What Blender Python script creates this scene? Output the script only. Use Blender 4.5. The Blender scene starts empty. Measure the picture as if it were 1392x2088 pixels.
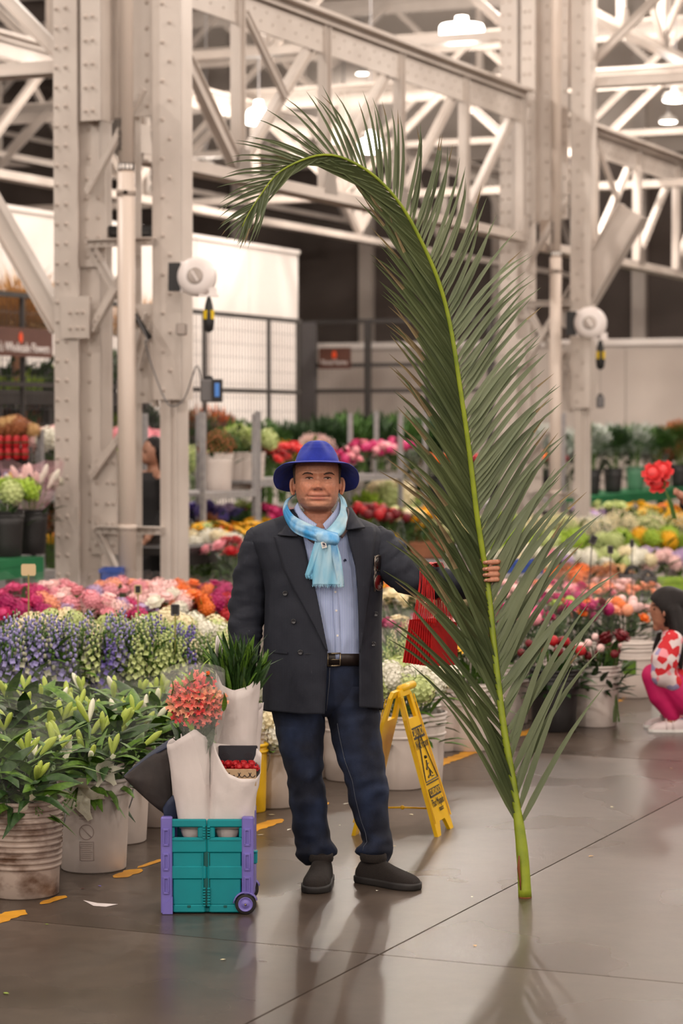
import bpy, bmesh, math, random
from mathutils import Vector, Matrix, Quaternion, noise
import numpy as np
R = random.Random(7)
# ------------------------------------------------------------------ camera
scene = bpy.context.scene
COL = scene.collection
CAM_H, FPX, PITCH = 1.8, 4930.0, math.atan(179/4930)
cam_d = bpy.data.cameras.new('camera'); cam_d.lens = 85; cam_d.sensor_fit = 'VERTICAL'; cam_d.sensor_height = 36; cam_d.sensor_width = 24
cam = bpy.data.objects.new('camera', cam_d); COL.objects.link(cam)
cam.location = (0, 0, CAM_H); cam.rotation_euler = (math.pi/2-PITCH, 0, 0)
cam_d.clip_end = 300; cam_d.dof.use_dof = True; cam_d.dof.focus_distance = 9.35; cam_d.dof.aperture_fstop = 3.2
scene.camera = cam
# ------------------------------------------------------------------ world, exposure (a closed hall: its lamps light it)
w = bpy.data.worlds.new('world'); scene.world = w; w.use_nodes = True
w.node_tree.nodes['Background'].inputs[0].default_value = (1, .93, .86, 1)
w.node_tree.nodes['Background'].inputs[1].default_value = 0.05
vs = scene.view_settings; vs.view_transform = 'Standard'; vs.look = 'None'; vs.gamma = 1; vs.use_curve_mapping = False
vs.exposure = 0.0
LAMP_W = 600.0          # watts of each high-bay lamp
LAMP_COL = (1.0, .915, .835)
scene.cycles.use_denoising = True
scene.cycles.use_adaptive_sampling = True; scene.cycles.adaptive_threshold = .04; scene.cycles.max_bounces = 6; scene.cycles.diffuse_bounces = 3; scene.cycles.glossy_bounces = 3; scene.cycles.transparent_max_bounces = 14; scene.cycles.transmission_bounces = 4; scene.cycles.caustics_reflective = False; scene.cycles.caustics_refractive = False
# ------------------------------------------------------------------ geometry of the picture
CP, SP = math.cos(PITCH), math.sin(PITCH)
CAMP = Vector((0, 0, CAM_H))
U = Vector((math.sin(math.radians(23.6)), math.cos(math.radians(23.6)), 0)); V = Vector((-U.y, U.x, 0)); Z = Vector((0, 0, 1))
def ray(px, py):
    x = (px-696)/FPX; yu = -(py-1044)/FPX
    return Vector((x, CP+yu*SP, -SP+yu*CP))
def at(px, py, Y):
    d = ray(px, py); return CAMP + d*(Y/d.y)
def ground(px, py, z=0.0):
    d = ray(px, py); return CAMP + d*((z-CAM_H)/d.z)
def onplane(px, py, P0, N):
    d = ray(px, py); return CAMP + d*((P0-CAMP).dot(N)/d.dot(N))
def uv(u, v, z=0.0): return U*u+V*v+Z*z
def pxw(px, Y): return px*Y/FPX
# ------------------------------------------------------------------ materials
def S(r, g, b):
    f = lambda c: (c/255/12.92) if c/255 <= .04045 else ((c/255+.055)/1.055)**2.4
    return (f(r), f(g), f(b), 1)
MATS = {}
def mat(name, c1, c2=None, rough=.6, metal=0, scale=8, spec=.5, bump=0, bscale=None, trans=0, alpha=1, emit=None, estr=0, detail=4, stretch=None, coat=0, sss=0, lo=.35, hi=.65, sheen=0):
    m = bpy.data.materials.new(name); m.use_nodes = True; nt = m.node_tree; b = nt.nodes['Principled BSDF']; L = nt.links
    b.inputs['Base Color'].default_value = c1; b.inputs['Roughness'].default_value = rough; b.inputs['Metallic'].default_value = metal
    b.inputs['Specular IOR Level'].default_value = spec; b.inputs['Transmission Weight'].default_value = trans; b.inputs['Alpha'].default_value = alpha
    b.inputs['Coat Weight'].default_value = coat
    if sss: b.inputs['Subsurface Weight'].default_value = sss; b.inputs['Subsurface Radius'].default_value = (.02, .008, .004)
    if sheen: b.inputs['Sheen Weight'].default_value = sheen
    if emit: b.inputs['Emission Color'].default_value = emit; b.inputs['Emission Strength'].default_value = estr
    if c2 or bump:
        tc = nt.nodes.new('ShaderNodeTexCoord'); mp = nt.nodes.new('ShaderNodeMapping'); L.new(tc.outputs['Object'], mp.inputs[0])
        if stretch: mp.inputs['Scale'].default_value = stretch
    if c2:
        n = nt.nodes.new('ShaderNodeTexNoise'); n.inputs['Scale'].default_value = scale; n.inputs['Detail'].default_value = detail
        r = nt.nodes.new('ShaderNodeValToRGB'); r.color_ramp.elements[0].position = lo; r.color_ramp.elements[1].position = hi
        r.color_ramp.elements[0].color = c1; r.color_ramp.elements[1].color = c2
        L.new(mp.outputs[0], n.inputs['Vector']); L.new(n.outputs['Fac'], r.inputs[0]); L.new(r.outputs[0], b.inputs['Base Color'])
    if bump:
        n2 = nt.nodes.new('ShaderNodeTexNoise'); n2.inputs['Scale'].default_value = bscale or scale*4; n2.inputs['Detail'].default_value = 3
        bp = nt.nodes.new('ShaderNodeBump'); bp.inputs['Strength'].default_value = bump; bp.inputs['Distance'].default_value = .01
        L.new(mp.outputs[0], n2.inputs['Vector']); L.new(n2.outputs['Fac'], bp.inputs['Height']); L.new(bp.outputs[0], b.inputs['Normal'])
    MATS[name] = m; return m
# ------------------------------------------------------------------ mesh collector
class MB:
    def __init__(s): s.v = []; s.f = []; s.mi = []; s.cur = 0
    def add(s, vs, fs):
        o = len(s.v); s.v += [tuple(p) for p in vs]; s.f += [tuple(i+o for i in f) for f in fs]; s.mi += [s.cur]*len(fs); return s
    def obox(s, c, ax, h):
        c = Vector(c); a, b, d = ax; vs = []
        for k in (-1, 1):
            for j in (-1, 1):
                for i in (-1, 1): vs.append(c+a*(i*h[0])+b*(j*h[1])+d*(k*h[2]))
        return s.add(vs, [(0,2,3,1),(4,5,7,6),(0,1,5,4),(2,6,7,3),(0,4,6,2),(1,3,7,5)])
    def box(s, lo, hi):
        c = [(a+b)/2 for a, b in zip(lo, hi)]; h = [abs(b-a)/2 for a, b in zip(lo, hi)]
        return s.obox(c, (Vector((1,0,0)), Vector((0,1,0)), Z), h)
    def bbox(s, lo, hi, r=.004):     # box with chamfered vertical and horizontal edges
        x0,y0,z0 = lo; x1,y1,z1 = hi; vs = []; 
        for z, q in ((z0, r), (z0+r, 0), (z1-r, 0), (z1, r)):
            for (x, y) in ((x0+q+r,y0+q),(x1-q-r,y0+q),(x1-q,y0+q+r),(x1-q,y1-q-r),(x1-q-r,y1-q),(x0+q+r,y1-q),(x0+q,y1-q-r),(x0+q,y0+q+r)): vs.append((x,y,z))
        fs = [tuple(range(7,-1,-1)), tuple(range(24,32))]
        for k in range(3):
            for i in range(8): j = (i+1)%8; fs.append((k*8+i, k*8+j, k*8+8+j, k*8+8+i))
        return s.add(vs, fs)
    def bar(s, a, b, w, t, up):      # rectangular bar from a to b; w across (in plane), t along up
        a = Vector(a); b = Vector(b); d = (b-a); l = d.length; d.normalize(); up = Vector(up); up = (up-d*up.dot(d)).normalized(); sd = d.cross(up)
        return s.obox((a+b)/2, (d, sd, up), (l/2, w/2, t/2))
    def tube(s, pts, r, n=8, cap=True, flat=1.0, up=None):
        pts = [Vector(p) for p in pts]; m = len(pts); rr = r if isinstance(r, (list, tuple)) else [r]*m
        t0 = (pts[1]-pts[0]).normalized(); nrm = Vector(up) if up else (Vector((0,0,1)) if abs(t0.z) < .9 else Vector((1,0,0)))
        vs = []
        for i, p in enumerate(pts):
            t = (pts[min(i+1,m-1)]-pts[max(i-1,0)]).normalized()
            nrm = (nrm-t*nrm.dot(t)); nrm = nrm.normalized() if nrm.length > 1e-6 else t.orthogonal().normalized()
            bn = t.cross(nrm)
            for k in range(n):
                a = 2*math.pi*k/n; vs.append(p+nrm*(math.cos(a)*rr[i]*flat)+bn*(math.sin(a)*rr[i]))
        fs = [(i*n+k, i*n+(k+1)%n, (i+1)*n+(k+1)%n, (i+1)*n+k) for i in range(m-1) for k in range(n)]
        if cap: fs += [tuple(range(n-1,-1,-1)), tuple((m-1)*n+k for k in range(n))]
        return s.add(vs, fs)
    def lathe(s, prof, c=(0,0,0), n=16, ax=None, cap=(True, True), sx=1.0):
        c = Vector(c); a = ax or (Vector((1,0,0)), Vector((0,1,0)), Z); vs = []
        for r, z in prof:
            for k in range(n):
                t = 2*math.pi*k/n; vs.append(c+a[0]*(r*sx*math.cos(t))+a[1]*(r*math.sin(t))+a[2]*z)
        m = len(prof)
        fs = [(i*n+k, i*n+(k+1)%n, (i+1)*n+(k+1)%n, (i+1)*n+k) for i in range(m-1) for k in range(n)]
        if cap[0]: fs.append(tuple(range(n-1,-1,-1)))
        if cap[1]: fs.append(tuple((m-1)*n+k for k in range(n)))
        return s.add(vs, fs)
    def rings(s, rs, close=True, cap=True):
        n = len(rs[0]); vs = [p for r in rs for p in r]; m = len(rs); q = n if close else n-1
        fs = [(i*n+k, i*n+(k+1)%n, (i+1)*n+(k+1)%n, (i+1)*n+k) for i in range(m-1) for k in range(q)]
        if cap and close: fs += [tuple(range(n-1,-1,-1)), tuple((m-1)*n+k for k in range(n))]
        return s.add(vs, fs)
    def prism(s, poly, off):         # poly: 3D points, extruded by off
        n = len(poly); off = Vector(off); vs = [Vector(p) for p in poly]+[Vector(p)+off for p in poly]
        return s.add(vs, [tuple(range(n)), tuple(range(2*n-1,n-1,-1))]+[(i, i+n, (i+1)%n+n, (i+1)%n) for i in range(n)])
    def ball(s, c, r, n=8, m=5, sc=(1,1,1), rot=None):
        c = Vector(c); vs = []
        for i in range(1, m):
            ph = math.pi*i/m
            for k in range(n):
                t = 2*math.pi*k/n; p = Vector((math.sin(ph)*math.cos(t)*sc[0], math.sin(ph)*math.sin(t)*sc[1], math.cos(ph)*sc[2]))*r
                vs.append(c+(rot@p if rot else p))
        tp = Vector((0,0,r*sc[2])); o = len(vs); vs += [c+(rot@tp if rot else tp), c-(rot@tp if rot else tp)]
        fs = [(i*n+k, (i+1)*n+k, (i+1)*n+(k+1)%n, i*n+(k+1)%n) for i in range(m-2) for k in range(n)]
        fs += [(o, k, (k+1)%n) for k in range(n)]+[(o+1, (m-2)*n+(k+1)%n, (m-2)*n+k) for k in range(n)]
        return s.add(vs, fs)
    def mesh(s, name, mats, smooth=False, org=(0,0,0)):
        me = bpy.data.meshes.new(name); o = Vector(org)
        me.from_pydata([(p[0]-o.x, p[1]-o.y, p[2]-o.z) for p in s.v], [], s.f)
        for m in (mats if isinstance(mats, (list, tuple)) else [mats]): me.materials.append(MATS[m] if isinstance(m, str) else m)
        if any(s.mi): me.polygons.foreach_set('material_index', s.mi)
        if smooth: me.polygons.foreach_set('use_smooth', [True]*len(me.polygons))
        me.update(); return me
    def build(s, name, mats, parent=None, smooth=False, fix=False):
        org = wloc(parent) if parent else (0,0,0)
        me = s.mesh(name, mats, smooth, org)
        if fix:
            bm = bmesh.new(); bm.from_mesh(me); bmesh.ops.recalc_face_normals(bm, faces=bm.faces); bm.to_mesh(me); bm.free()
        return obj(name, me, parent)
def wloc(o):
    v = Vector((0,0,0))
    while o is not None: v += o.location; o = o.parent
    return v
def obj(name, me, parent=None, loc=None, rot=None, scale=None):
    o = bpy.data.objects.new(name, me); COL.objects.link(o)
    if parent: o.parent = parent
    if loc is not None: o.location = loc
    if rot is not None:
        if isinstance(rot, Quaternion): o.rotation_mode = 'QUATERNION'; o.rotation_quaternion = rot
        else: o.rotation_euler = rot
    if scale is not None: o.scale = scale if isinstance(scale, (tuple, list, Vector)) else (scale,)*3
    return o
def tag(o, label=None, cat=None, group=None, kind=None):
    if label: o['label'] = label
    if cat: o['category'] = cat
    if group: o['group'] = group
    if kind: o['kind'] = kind
    return o
def thing(name, loc, label=None, cat=None, group=None, kind=None, rz=0):
    o = bpy.data.objects.new(name, None); COL.objects.link(o); o.location = loc; o.rotation_euler = (0,0,rz); o.empty_display_size = .05
    return tag(o, label, cat, group, kind)
def smoothmod(o, lv=1):
    m = o.modifiers.new('sub', 'SUBSURF'); m.levels = lv; m.render_levels = lv; return o
def solid(o, t, off=0):
    m = o.modifiers.new('sol', 'SOLIDIFY'); m.thickness = t; m.offset = off; return o
def lerp(a, b, t): return a+(b-a)*t
def interp(x, tab):                 # piecewise linear rows (x, a, b, ...)
    if x <= tab[0][0]: return list(tab[0][1:])
    for p, q in zip(tab, tab[1:]):
        if x <= q[0]:
            t = (x-p[0])/(q[0]-p[0]); return [lerp(a, b, t) for a, b in zip(p[1:], q[1:])]
    return list(tab[-1][1:])
def catmull(pts, n):                # resample a polyline smoothly (tuples of any size)
    P = [pts[0]]+list(pts)+[pts[-1]]; out = []
    for i in range(1, len(P)-2):
        p0, p1, p2, p3 = P[i-1:i+3]
        for k in range(n):
            t = k/n; out.append(tuple(.5*((2*b)+(-a+c)*t+(2*a-5*b+4*c-d)*t*t+(-a+3*b-3*c+d)*t**3) for a, b, c, d in zip(p0, p1, p2, p3)))
    out.append(tuple(pts[-1])); return out
def text(name, s, size, m, parent, M, align='CENTER', sx=1.0, ext=.0006):
    c = bpy.data.curves.new(name, 'FONT'); c.body = s; c.size = size; c.align_x = align; c.align_y = 'CENTER'; c.extrude = ext; c.resolution_u = 2
    t = bpy.data.objects.new(name, c); COL.objects.link(t); dg = bpy.context.evaluated_depsgraph_get()
    me = bpy.data.meshes.new_from_object(t.evaluated_get(dg)); bpy.data.objects.remove(t)
    me.materials.clear(); me.materials.append(MATS[m]); me.transform(Matrix.Diagonal((sx,1,1,1)))
    o = bpy.data.objects.new(name, me); COL.objects.link(o); o.parent = parent
    pm = Matrix.Translation(wloc(parent)) if parent else Matrix.Identity(4)
    o.matrix_local = pm.inverted()@M; return o
def basis(o, x, y):                 # matrix with origin o, local x, y axes
    x = Vector(x).normalized(); z = x.cross(Vector(y)).normalized(); y = z.cross(x)
    return Matrix(((x.x,y.x,z.x,o[0]),(x.y,y.y,z.y,o[1]),(x.z,y.z,z.z,o[2]),(0,0,0,1)))
def sm(t): return t*t*(3-2*t)
def fz(p, s=1.0): return noise.noise(Vector(p)*s)
# ================================================================== MATERIALS of the hall
mat('steel_paint', S(203,192,183), S(188,176,167), rough=.5, scale=1.5, bump=.04, bscale=30)
mat('rivet_paint', S(176,162,152), rough=.5)
mat('pipe_paint', S(206,190,178), rough=.4)
mat('black_plastic', S(28,26,26), rough=.45)
mat('white_wall', S(238,230,224), S(228,218,212), rough=.8, scale=.7)
mat('beige_wall', S(196,184,175), S(184,172,163), rough=.85, scale=.6)
mat('dark_wall', S(98,86,80), S(86,76,71), rough=.9, scale=.4)
mat('ceiling_paint', S(206,194,184), S(194,182,172), rough=.9, scale=.3)
mat('fence_dark', S(62,58,56), rough=.5)
mat('fence_post_grey', S(96,92,92), rough=.5)
mat('galv', S(166,162,162), S(148,145,146), rough=.45, metal=.1, scale=20)
def floor_mat():
    m = mat('concrete', S(118,106,98), rough=.3); nt = m.node_tree; L = nt.links; b = nt.nodes['Principled BSDF']
    tc = nt.nodes.new('ShaderNodeTexCoord')
    def nz(sc, det, rough=.6, stretch=None):
        mp = nt.nodes.new('ShaderNodeMapping'); L.new(tc.outputs['Object'], mp.inputs[0])
        if stretch: mp.inputs['Scale'].default_value = stretch
        n = nt.nodes.new('ShaderNodeTexNoise'); n.inputs['Scale'].default_value = sc; n.inputs['Detail'].default_value = det; n.inputs['Roughness'].default_value = rough
        L.new(mp.outputs[0], n.inputs['Vector']); return n
    n1 = nz(.9, 3, .5); n2 = nz(9, 6, .7); n3 = nz(60, 2)
    r1 = nt.nodes.new('ShaderNodeValToRGB'); r1.color_ramp.elements[0].position = .3; r1.color_ramp.elements[1].position = .72
    r1.color_ramp.elements[0].color = S(62,52,44); r1.color_ramp.elements[1].color = S(92,80,71); L.new(n1.outputs['Fac'], r1.inputs[0])
    r2 = nt.nodes.new('ShaderNodeValToRGB'); r2.color_ramp.elements[0].position = .3; r2.color_ramp.elements[1].position = .7
    r2.color_ramp.elements[0].color = (.72,.72,.72,1); r2.color_ramp.elements[1].color = (1.12,1.1,1.08,1); L.new(n2.outputs['Fac'], r2.inputs[0])
    mx = nt.nodes.new('ShaderNodeMix'); mx.data_type = 'RGBA'; mx.blend_type = 'MULTIPLY'; mx.inputs[0].default_value = 1
    L.new(r1.outputs[0], mx.inputs[6]); L.new(r2.outputs[0], mx.inputs[7])
    r3 = nt.nodes.new('ShaderNodeValToRGB'); r3.color_ramp.elements[0].position = .62; r3.color_ramp.elements[1].position = .78
    r3.color_ramp.elements[0].color = (1,1,1,1); r3.color_ramp.elements[1].color = (.6,.56,.52,1); L.new(n3.outputs['Fac'], r3.inputs[0])
    mx2 = nt.nodes.new('ShaderNodeMix'); mx2.data_type = 'RGBA'; mx2.blend_type = 'MULTIPLY'; mx2.inputs[0].default_value = .6
    L.new(mx.outputs[2], mx2.inputs[6]); L.new(r3.outputs[0], mx2.inputs[7]); L.new(mx2.outputs[2], b.inputs['Base Color'])
    rr = nt.nodes.new('ShaderNodeMapRange'); rr.inputs['From Min'].default_value = .3; rr.inputs['From Max'].default_value = .7; rr.inputs['To Min'].default_value = .24; rr.inputs['To Max'].default_value = .33
    L.new(n1.outputs['Fac'], rr.inputs[0]); L.new(rr.outputs[0], b.inputs['Roughness'])
    bp = nt.nodes.new('ShaderNodeBump'); bp.inputs['Strength'].default_value = .02; bp.inputs['Distance'].default_value = .004; L.new(n2.outputs['Fac'], bp.inputs['Height']); L.new(bp.outputs[0], b.inputs['Normal'])
    b.inputs['Specular IOR Level'].default_value = .6
floor_mat()
mat('joint', S(52,44,40), rough=.9)
def paint_mat():
    m = mat('yellow_paint', S(222,158,28), S(196,134,26), rough=.5, scale=6, bump=.1)
paint_mat()
# ================================================================== FLOOR: slabs with saw-cut joints, worn yellow line
J1 = ground(1060, 1797); J2 = ground(696, 1939)      # a joint along U, a joint along V
vj = J1.dot(V); uj = J2.dot(U)
PIT = 5.0
fb = MB(); fb.box((-60,-50,-.3), (60,75,-.006)); floor = fb.build('floor', 'joint'); tag(floor, 'polished grey brown concrete floor with saw cut joints', 'floor', kind='structure')
slab_me = MB(); h = PIT/2-.0035; slab_me.obox((0,0,-.005), (U, V, Z), (h, h, .005)); slab_me = slab_me.mesh('slab', 'concrete')
for i in range(-8, 11):
    for j in range(-6, 6):
        c = uv(uj+(i+.5)*PIT, vj+(j+.5)*PIT); obj('slab', slab_me, floor, loc=(c.x, c.y, 0))
YL0 = ground(250, 1785)
def yline(u0, u1, wd, seed, jag=.02, y=0.0):
    rr = random.Random(seed); n = max(4, int((u1-u0)/.03)); a = []; b = []
    for k in range(n+1):
        u = lerp(u0, u1, k/n); e = min(k, n-k)/n*2; ee = min(1, e*3+.12)
        wa = wd/2*ee*(1+rr.uniform(-jag, jag)*8*.5)+rr.uniform(-.003,.003); wb = wd/2*ee*(1+rr.uniform(-jag, jag)*4)
        a.append(YL0+U*u+V*(y+wa)+Z*.0012); b.append(YL0+U*u+V*(y-wb)+Z*.0012)
    m = MB(); m.add(a+b, [(i, i+1, n+2+i, n+1+i) for i in range(n)]); m.build('floor_marking', 'yellow_paint', floor)
def uy(px, py): return (ground(px, py)-YL0).dot(U)
for k, (x0, y0, x1, y1, wd, off) in enumerate([(-60,1892,74,1858,.085,0),(94,1845,152,1828,.045,-.0),(232,1790,300,1773,.07,0),(300,1772,345,1752,.03,.02),(515,1700,600,1672,.075,0),(665,1646,690,1638,.04,0),
        (640,1650,672,1642,.05,.0),(800,1600,832,1585,.05,0),(878,1572,986,1528,.085,0),(1076,1503,1125,1486,.08,0),(1130,1483,1180,1467,.04,0),(1255,1440,1286,1428,.08,0),(1292,1426,1420,1380,.08,0)]):
    u0, u1 = uy(x0, y0), uy(x1, y1); yline(min(u0,u1), max(u0,u1), wd, k, .06, off)
# ================================================================== HALL SHELL
def wallbox(name, c0, c1, z0, z1, th, m, label):     # wall between two ground points
    a = Vector((c0.x, c0.y, 0)); b = Vector((c1.x, c1.y, 0)); mb = MB(); mb.bar(a+Z*((z0+z1)/2), b+Z*((z0+z1)/2), th, z1-z0, Z)
    o = mb.build(name, m); return tag(o, label, 'wall', kind='structure')
TOPZ = 12.0
wb = wallbox('wall_back', uv(54,-24), uv(54,30), 0, TOPZ, .3, 'dark_wall', 'dark brown upper wall at the far end of the hall')
m = MB(); m.obox(uv(53.8, 3, 10), (U, V, Z), (.06, 26.8, 2)); m.build('upper_cladding', 'ceiling_paint', wb)
for k in range(14):
    m = MB(); c = uv(53.7, -18+k*3.4); m.obox(c+Z*6, (U, V, Z), (.12, .16, 6)); m.build('wall_pilaster', 'steel_paint' if k % 3 == 1 else 'ceiling_paint', wb)
wallbox('wall_left', uv(-34,30), uv(54,30), 0, TOPZ, .3, 'dark_wall', 'dark outer wall behind the white partition')
wallbox('wall_right', uv(-34,-24), uv(54,-24), 0, TOPZ, .3, 'beige_wall', 'outer wall on the right of the hall, out of view')
wallbox('wall_rear', uv(-34,-24), uv(-34,30), 0, TOPZ, .3, 'beige_wall', 'wall behind the photographer, out of view')
cb = MB(); cb.obox(uv(10,3)+Z*(TOPZ+.15), (U, V, Z), (44.2, 27.2, .15)); ce = cb.build('ceiling', 'ceiling_paint'); tag(ce, 'pale roof deck high over the steel trusses', 'ceiling', kind='structure')
# white partition on the left (panels with joints) and the low beige wall at the right
VP = 15.9
pa = onplane(-160, 600, uv(0,VP), V); pb = onplane(608, 600, uv(0,VP), V); ua, ub = pa.dot(U), pb.dot(U)
part = thing('wall_partition', uv((ua+ub)/2, VP), 'bright white panelled partition wall left of the hall', 'wall', kind='structure')
npn = 6
for k in range(npn):
    a, b = lerp(ua, ub, k/npn), lerp(ua, ub, (k+1)/npn); m = MB(); m.obox(uv((a+b)/2, VP+.1, 2.24), (U, V, Z), ((b-a)/2-.012, .1, 2.24)); m.build('panel', 'white_wall', part)
m = MB(); m.obox(uv((ua+ub)/2, VP+.14, 2.2), (U, V, Z), ((ub-ua)/2-.02, .08, 2.2)); m.build('backing', 'beige_wall', part)
m = MB(); m.obox(uv((ua+ub)/2, VP+.1, 4.5), (U, V, Z), ((ub-ua)/2, .13, .03)); m.build('cap', 'white_wall', part)
UR = 43.5
qa = onplane(618, 760, uv(UR,0), U); qb = onplane(1560, 760, uv(UR,0), U); va, vb = qa.dot(V), qb.dot(V)
low = thing('wall_low', uv(UR,(va+vb)/2), 'low beige wall with a white cap at the end of the hall', 'wall', kind='structure')
zt = 3.28
npn = 7
for k in range(npn):
    a, b = lerp(va, vb, k/npn), lerp(va, vb, (k+1)/npn); m = MB(); m.obox(uv(UR+.1,(a+b)/2,zt/2), (U, V, Z), (.1, abs(b-a)/2-.006, zt/2)); m.build('panel', 'beige_wall', low)
m = MB(); m.obox(uv(UR+.1,(va+vb)/2,zt+.05), (U, V, Z), (.16, abs(vb-va)/2, .06)); m.build('cap', 'white_wall', low)
# ================================================================== STEEL COLUMNS
DC = 20.0
C0 = at(243, 865, DC); C0 = Vector((C0.x, C0.y, 0)); SPAN = 10.75
rivet_cache = {}
def rivets(m, pts, nrm, r=.02):
    nrm = Vector(nrm).normalized(); a = nrm.orthogonal().normalized(); b = nrm.cross(a)
    for p in pts: m.lathe([(r,0),(r*.85,r*.45),(r*.4,r*.75)], p, 6, (a, b, nrm), (False, True))
def make_column(base, label, hi):
    sh = base-C0
    T = thing('steel_column', base, label, 'column', 'riveted steel columns', 'structure')
    def P(px, py, t): return onplane(px, py, C0-U*t, U)+sh
    rv = MB()
    def vplate(name, x0, x1, y0, y1, t, th=.02, riv=None, side=None, z0=None, z1=None):
        a = P(x0, 700, t); b = P(x1, 700, t); za = P(x0, y1, t).z if z0 is None else z0; zb = P(x0, y0, t).z if z1 is None else z1
        m = MB(); c = (a+b)/2; c.z = (za+zb)/2; hw = (b-a).length/2
        m.obox(c, (V, U, Z), (hw, th/2, (zb-za)/2))
        if side:   # flange returning away from the camera on one or both edges
            for sd in side: m.obox(c-V*(sd*(hw-.012))+U*.1, (V, U, Z), (.012, .1, (zb-za)/2))
        m.build(name, 'steel_paint', T)
        if riv:
            cols, st, sg = riv; z = za+.08; k = 0
            while z < zb-.05:
                for q in cols:
                    if sg and (k+cols.index(q)) % 2 and len(cols) > 1: continue
                    p = c-V*(hw*q)-U*(th/2); p.z = z; rivets(rv, [p], -U)
                z += st; k += 1
    HI = 9.8
    vplate('leg', 112, 160, 0, 1, .26, .02, ((-.72,.05), .16, False), (-1,), 0, HI)
    vplate('leg', 163, 205, 0, 1, .12, .02, ((0,), .23, False), (-1, 1), 0, HI)
    vplate('leg', 312, 370, 0, 1, .24, .02, ((-.25,.25), .155, True), (1,), P(370,815,.24).z, HI)
    vplate('leg', 327, 348, 0, 1, .2, .02, None, (-1,1), 0, P(370,815,.24).z+.1)
    vplate('leg', 350, 361, 0, 1, .16, .02, None, (1,), 0, P(370,815,.24).z+.1)
    vplate('leg', 277, 288, 0, 1, .02, .02, None, None, 0, HI)
    vplate('web_plate', 204, 312, -900, 243, .08, .02, ((-.55,-.1,.82), .21, False), None, None, HI-1.5)
    vplate('web_plate', 137, 206, -900, 250, .2, .02, ((.1,), .28, False), None, None, HI-1.5)
    vplate('cover_plate', 168, 208, -900, 247, .3, .02, ((-.5,.2), .19, False), (-1,1), None, HI-1.8)
    vplate('batten_plate', 160, 217, 340, 545, .16, .02, ((-.3,.5), .16, False))
    vplate('batten_plate', 186, 238, 918, 1130, .16, .02, ((-.55,.3,.75), .17, False))
    vplate('batten_plate', 276, 320, 620, 822, .1, .02, ((-.3,), .2, False))
    vplate('batten_plate', 125, 182, 605, 690, .3, .02, ((-.3,.2,.6), .13, False))
    for (x0,y0,x1,y1,t,wd) in [(293,180,178,393,.3,.075),(184,500,275,660,.2,.085),(262,540,188,672,.24,.085),(252,882,186,972,.2,.075),(197,1075,262,1215,.2,.075),(276,752,306,640,.2,.07),(306,700,318,830,.15,.06)]:
        m = MB(); a, b = P(x0,y0,t), P(x1,y1,t); m.bar(a, b, wd, .014, U); d = (b-a).normalized(); sd = d.cross(U)
        m.obox((a+b)/2+sd*(wd/2-.006)-U*.03, (d, sd, U), ((b-a).length/2, .006, .03)); m.build('lacing_bar', 'steel_paint', T)
        rivets(rv, [lerp(a,b,k)-U*.012 for k in (.06,.13,.2,.8,.87,.94)], -U, .014)
    for (x0,x1,y,t) in [(178,312,490,.3),(195,330,1073,.25)]:
        m = MB(); a, b = P(x0,y,t), P(x1,y,t); b.z = a.z; m.bar(a, b, .012, .1, U); m.obox((a+b)/2-Z*.03, (V,U,Z), ((b-a).length/2, .006, .03)); m.build('cross_bar', 'steel_paint', T)
        rivets(rv, [lerp(a,b,k/9)-Z*.03-U*.01 for k in range(10)], -U, .014)
    m = MB(); c = P(241, 700, .2); m.box((c.x-.62,c.y-.4,0),(c.x+.62,c.y+.4,.05)); m.build('base_plate', 'steel_paint', T)
    o = rv.build('rivets', 'rivet_paint', T, True); o['kind'] = 'stuff'
    # sprinkler pipe strapped to the column
    pt = .5; c = P(258, 700, pt); zc = P(258,352,pt).z
    T2 = thing('sprinkler_pipe', (c.x,c.y,0), 'painted riser pipe strapped to the %s' % hi, 'pipe', 'riser pipes')
    m = MB(); m.tube([(c.x,c.y,0),(c.x,c.y,zc)], .072, 14); m.build('lower_pipe', 'pipe_paint', T2, True)
    m = MB(); m.tube([(c.x,c.y,zc),(c.x,c.y,10.5)], .06, 14); m.build('upper_pipe', 'pipe_paint', T2, True)
    for zz, hh in ((zc-.15,.03),(P(258,395,pt).z,.02),(P(258,1075,pt).z,.02)):
        m = MB(); m.lathe([(.072,-hh),(.078,-hh),(.078,hh),(.072,hh)], (c.x,c.y,zz), 14); m.build('collar', 'pipe_paint', T2, True)
    m = MB(); m.lathe([(.062,0),(.066,0),(.066,.05),(.062,.05)], (c.x,c.y,zc+.02), 14); m.build('band', 'black_plastic', T2, True)
    for k in range(4):
        a = -math.pi/2-.75+k*.5; q = Vector((math.cos(a), math.sin(a), 0)); m = MB(); m.obox(Vector((c.x,c.y,zc+.045))+q*.0665, (q, q.cross(Z), Z), (.002,.012,.018)); m.build('band_mark', 'white_wall', T2)
    # stencilled lettering running down the pipe
    mt = basis(Vector((c.x-.045,c.y-.045,zc+.2)), (0,0,-1), (.7,-.7,0)); mt = basis(Vector((c.x-.043,c.y-.045,zc+.17)), (0,0,1), (-.72,.7,0))
    text('stencil_lettering', 'SPRINKLER MAIN', .055, 'black_plastic', T2, mt, 'LEFT', .62, .001)
    return T
mat('lettering_white', S(236,228,224), rough=.7)
make_column(C0, 'heavy riveted steel column on the left with two hose reel cords', 'left steel column')['label'] = 'large riveted steel column left of the man in the blue hat'
make_column(C0+U*SPAN, 'riveted steel column half hidden behind the palm frond', 'steel column behind the palm frond')
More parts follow.
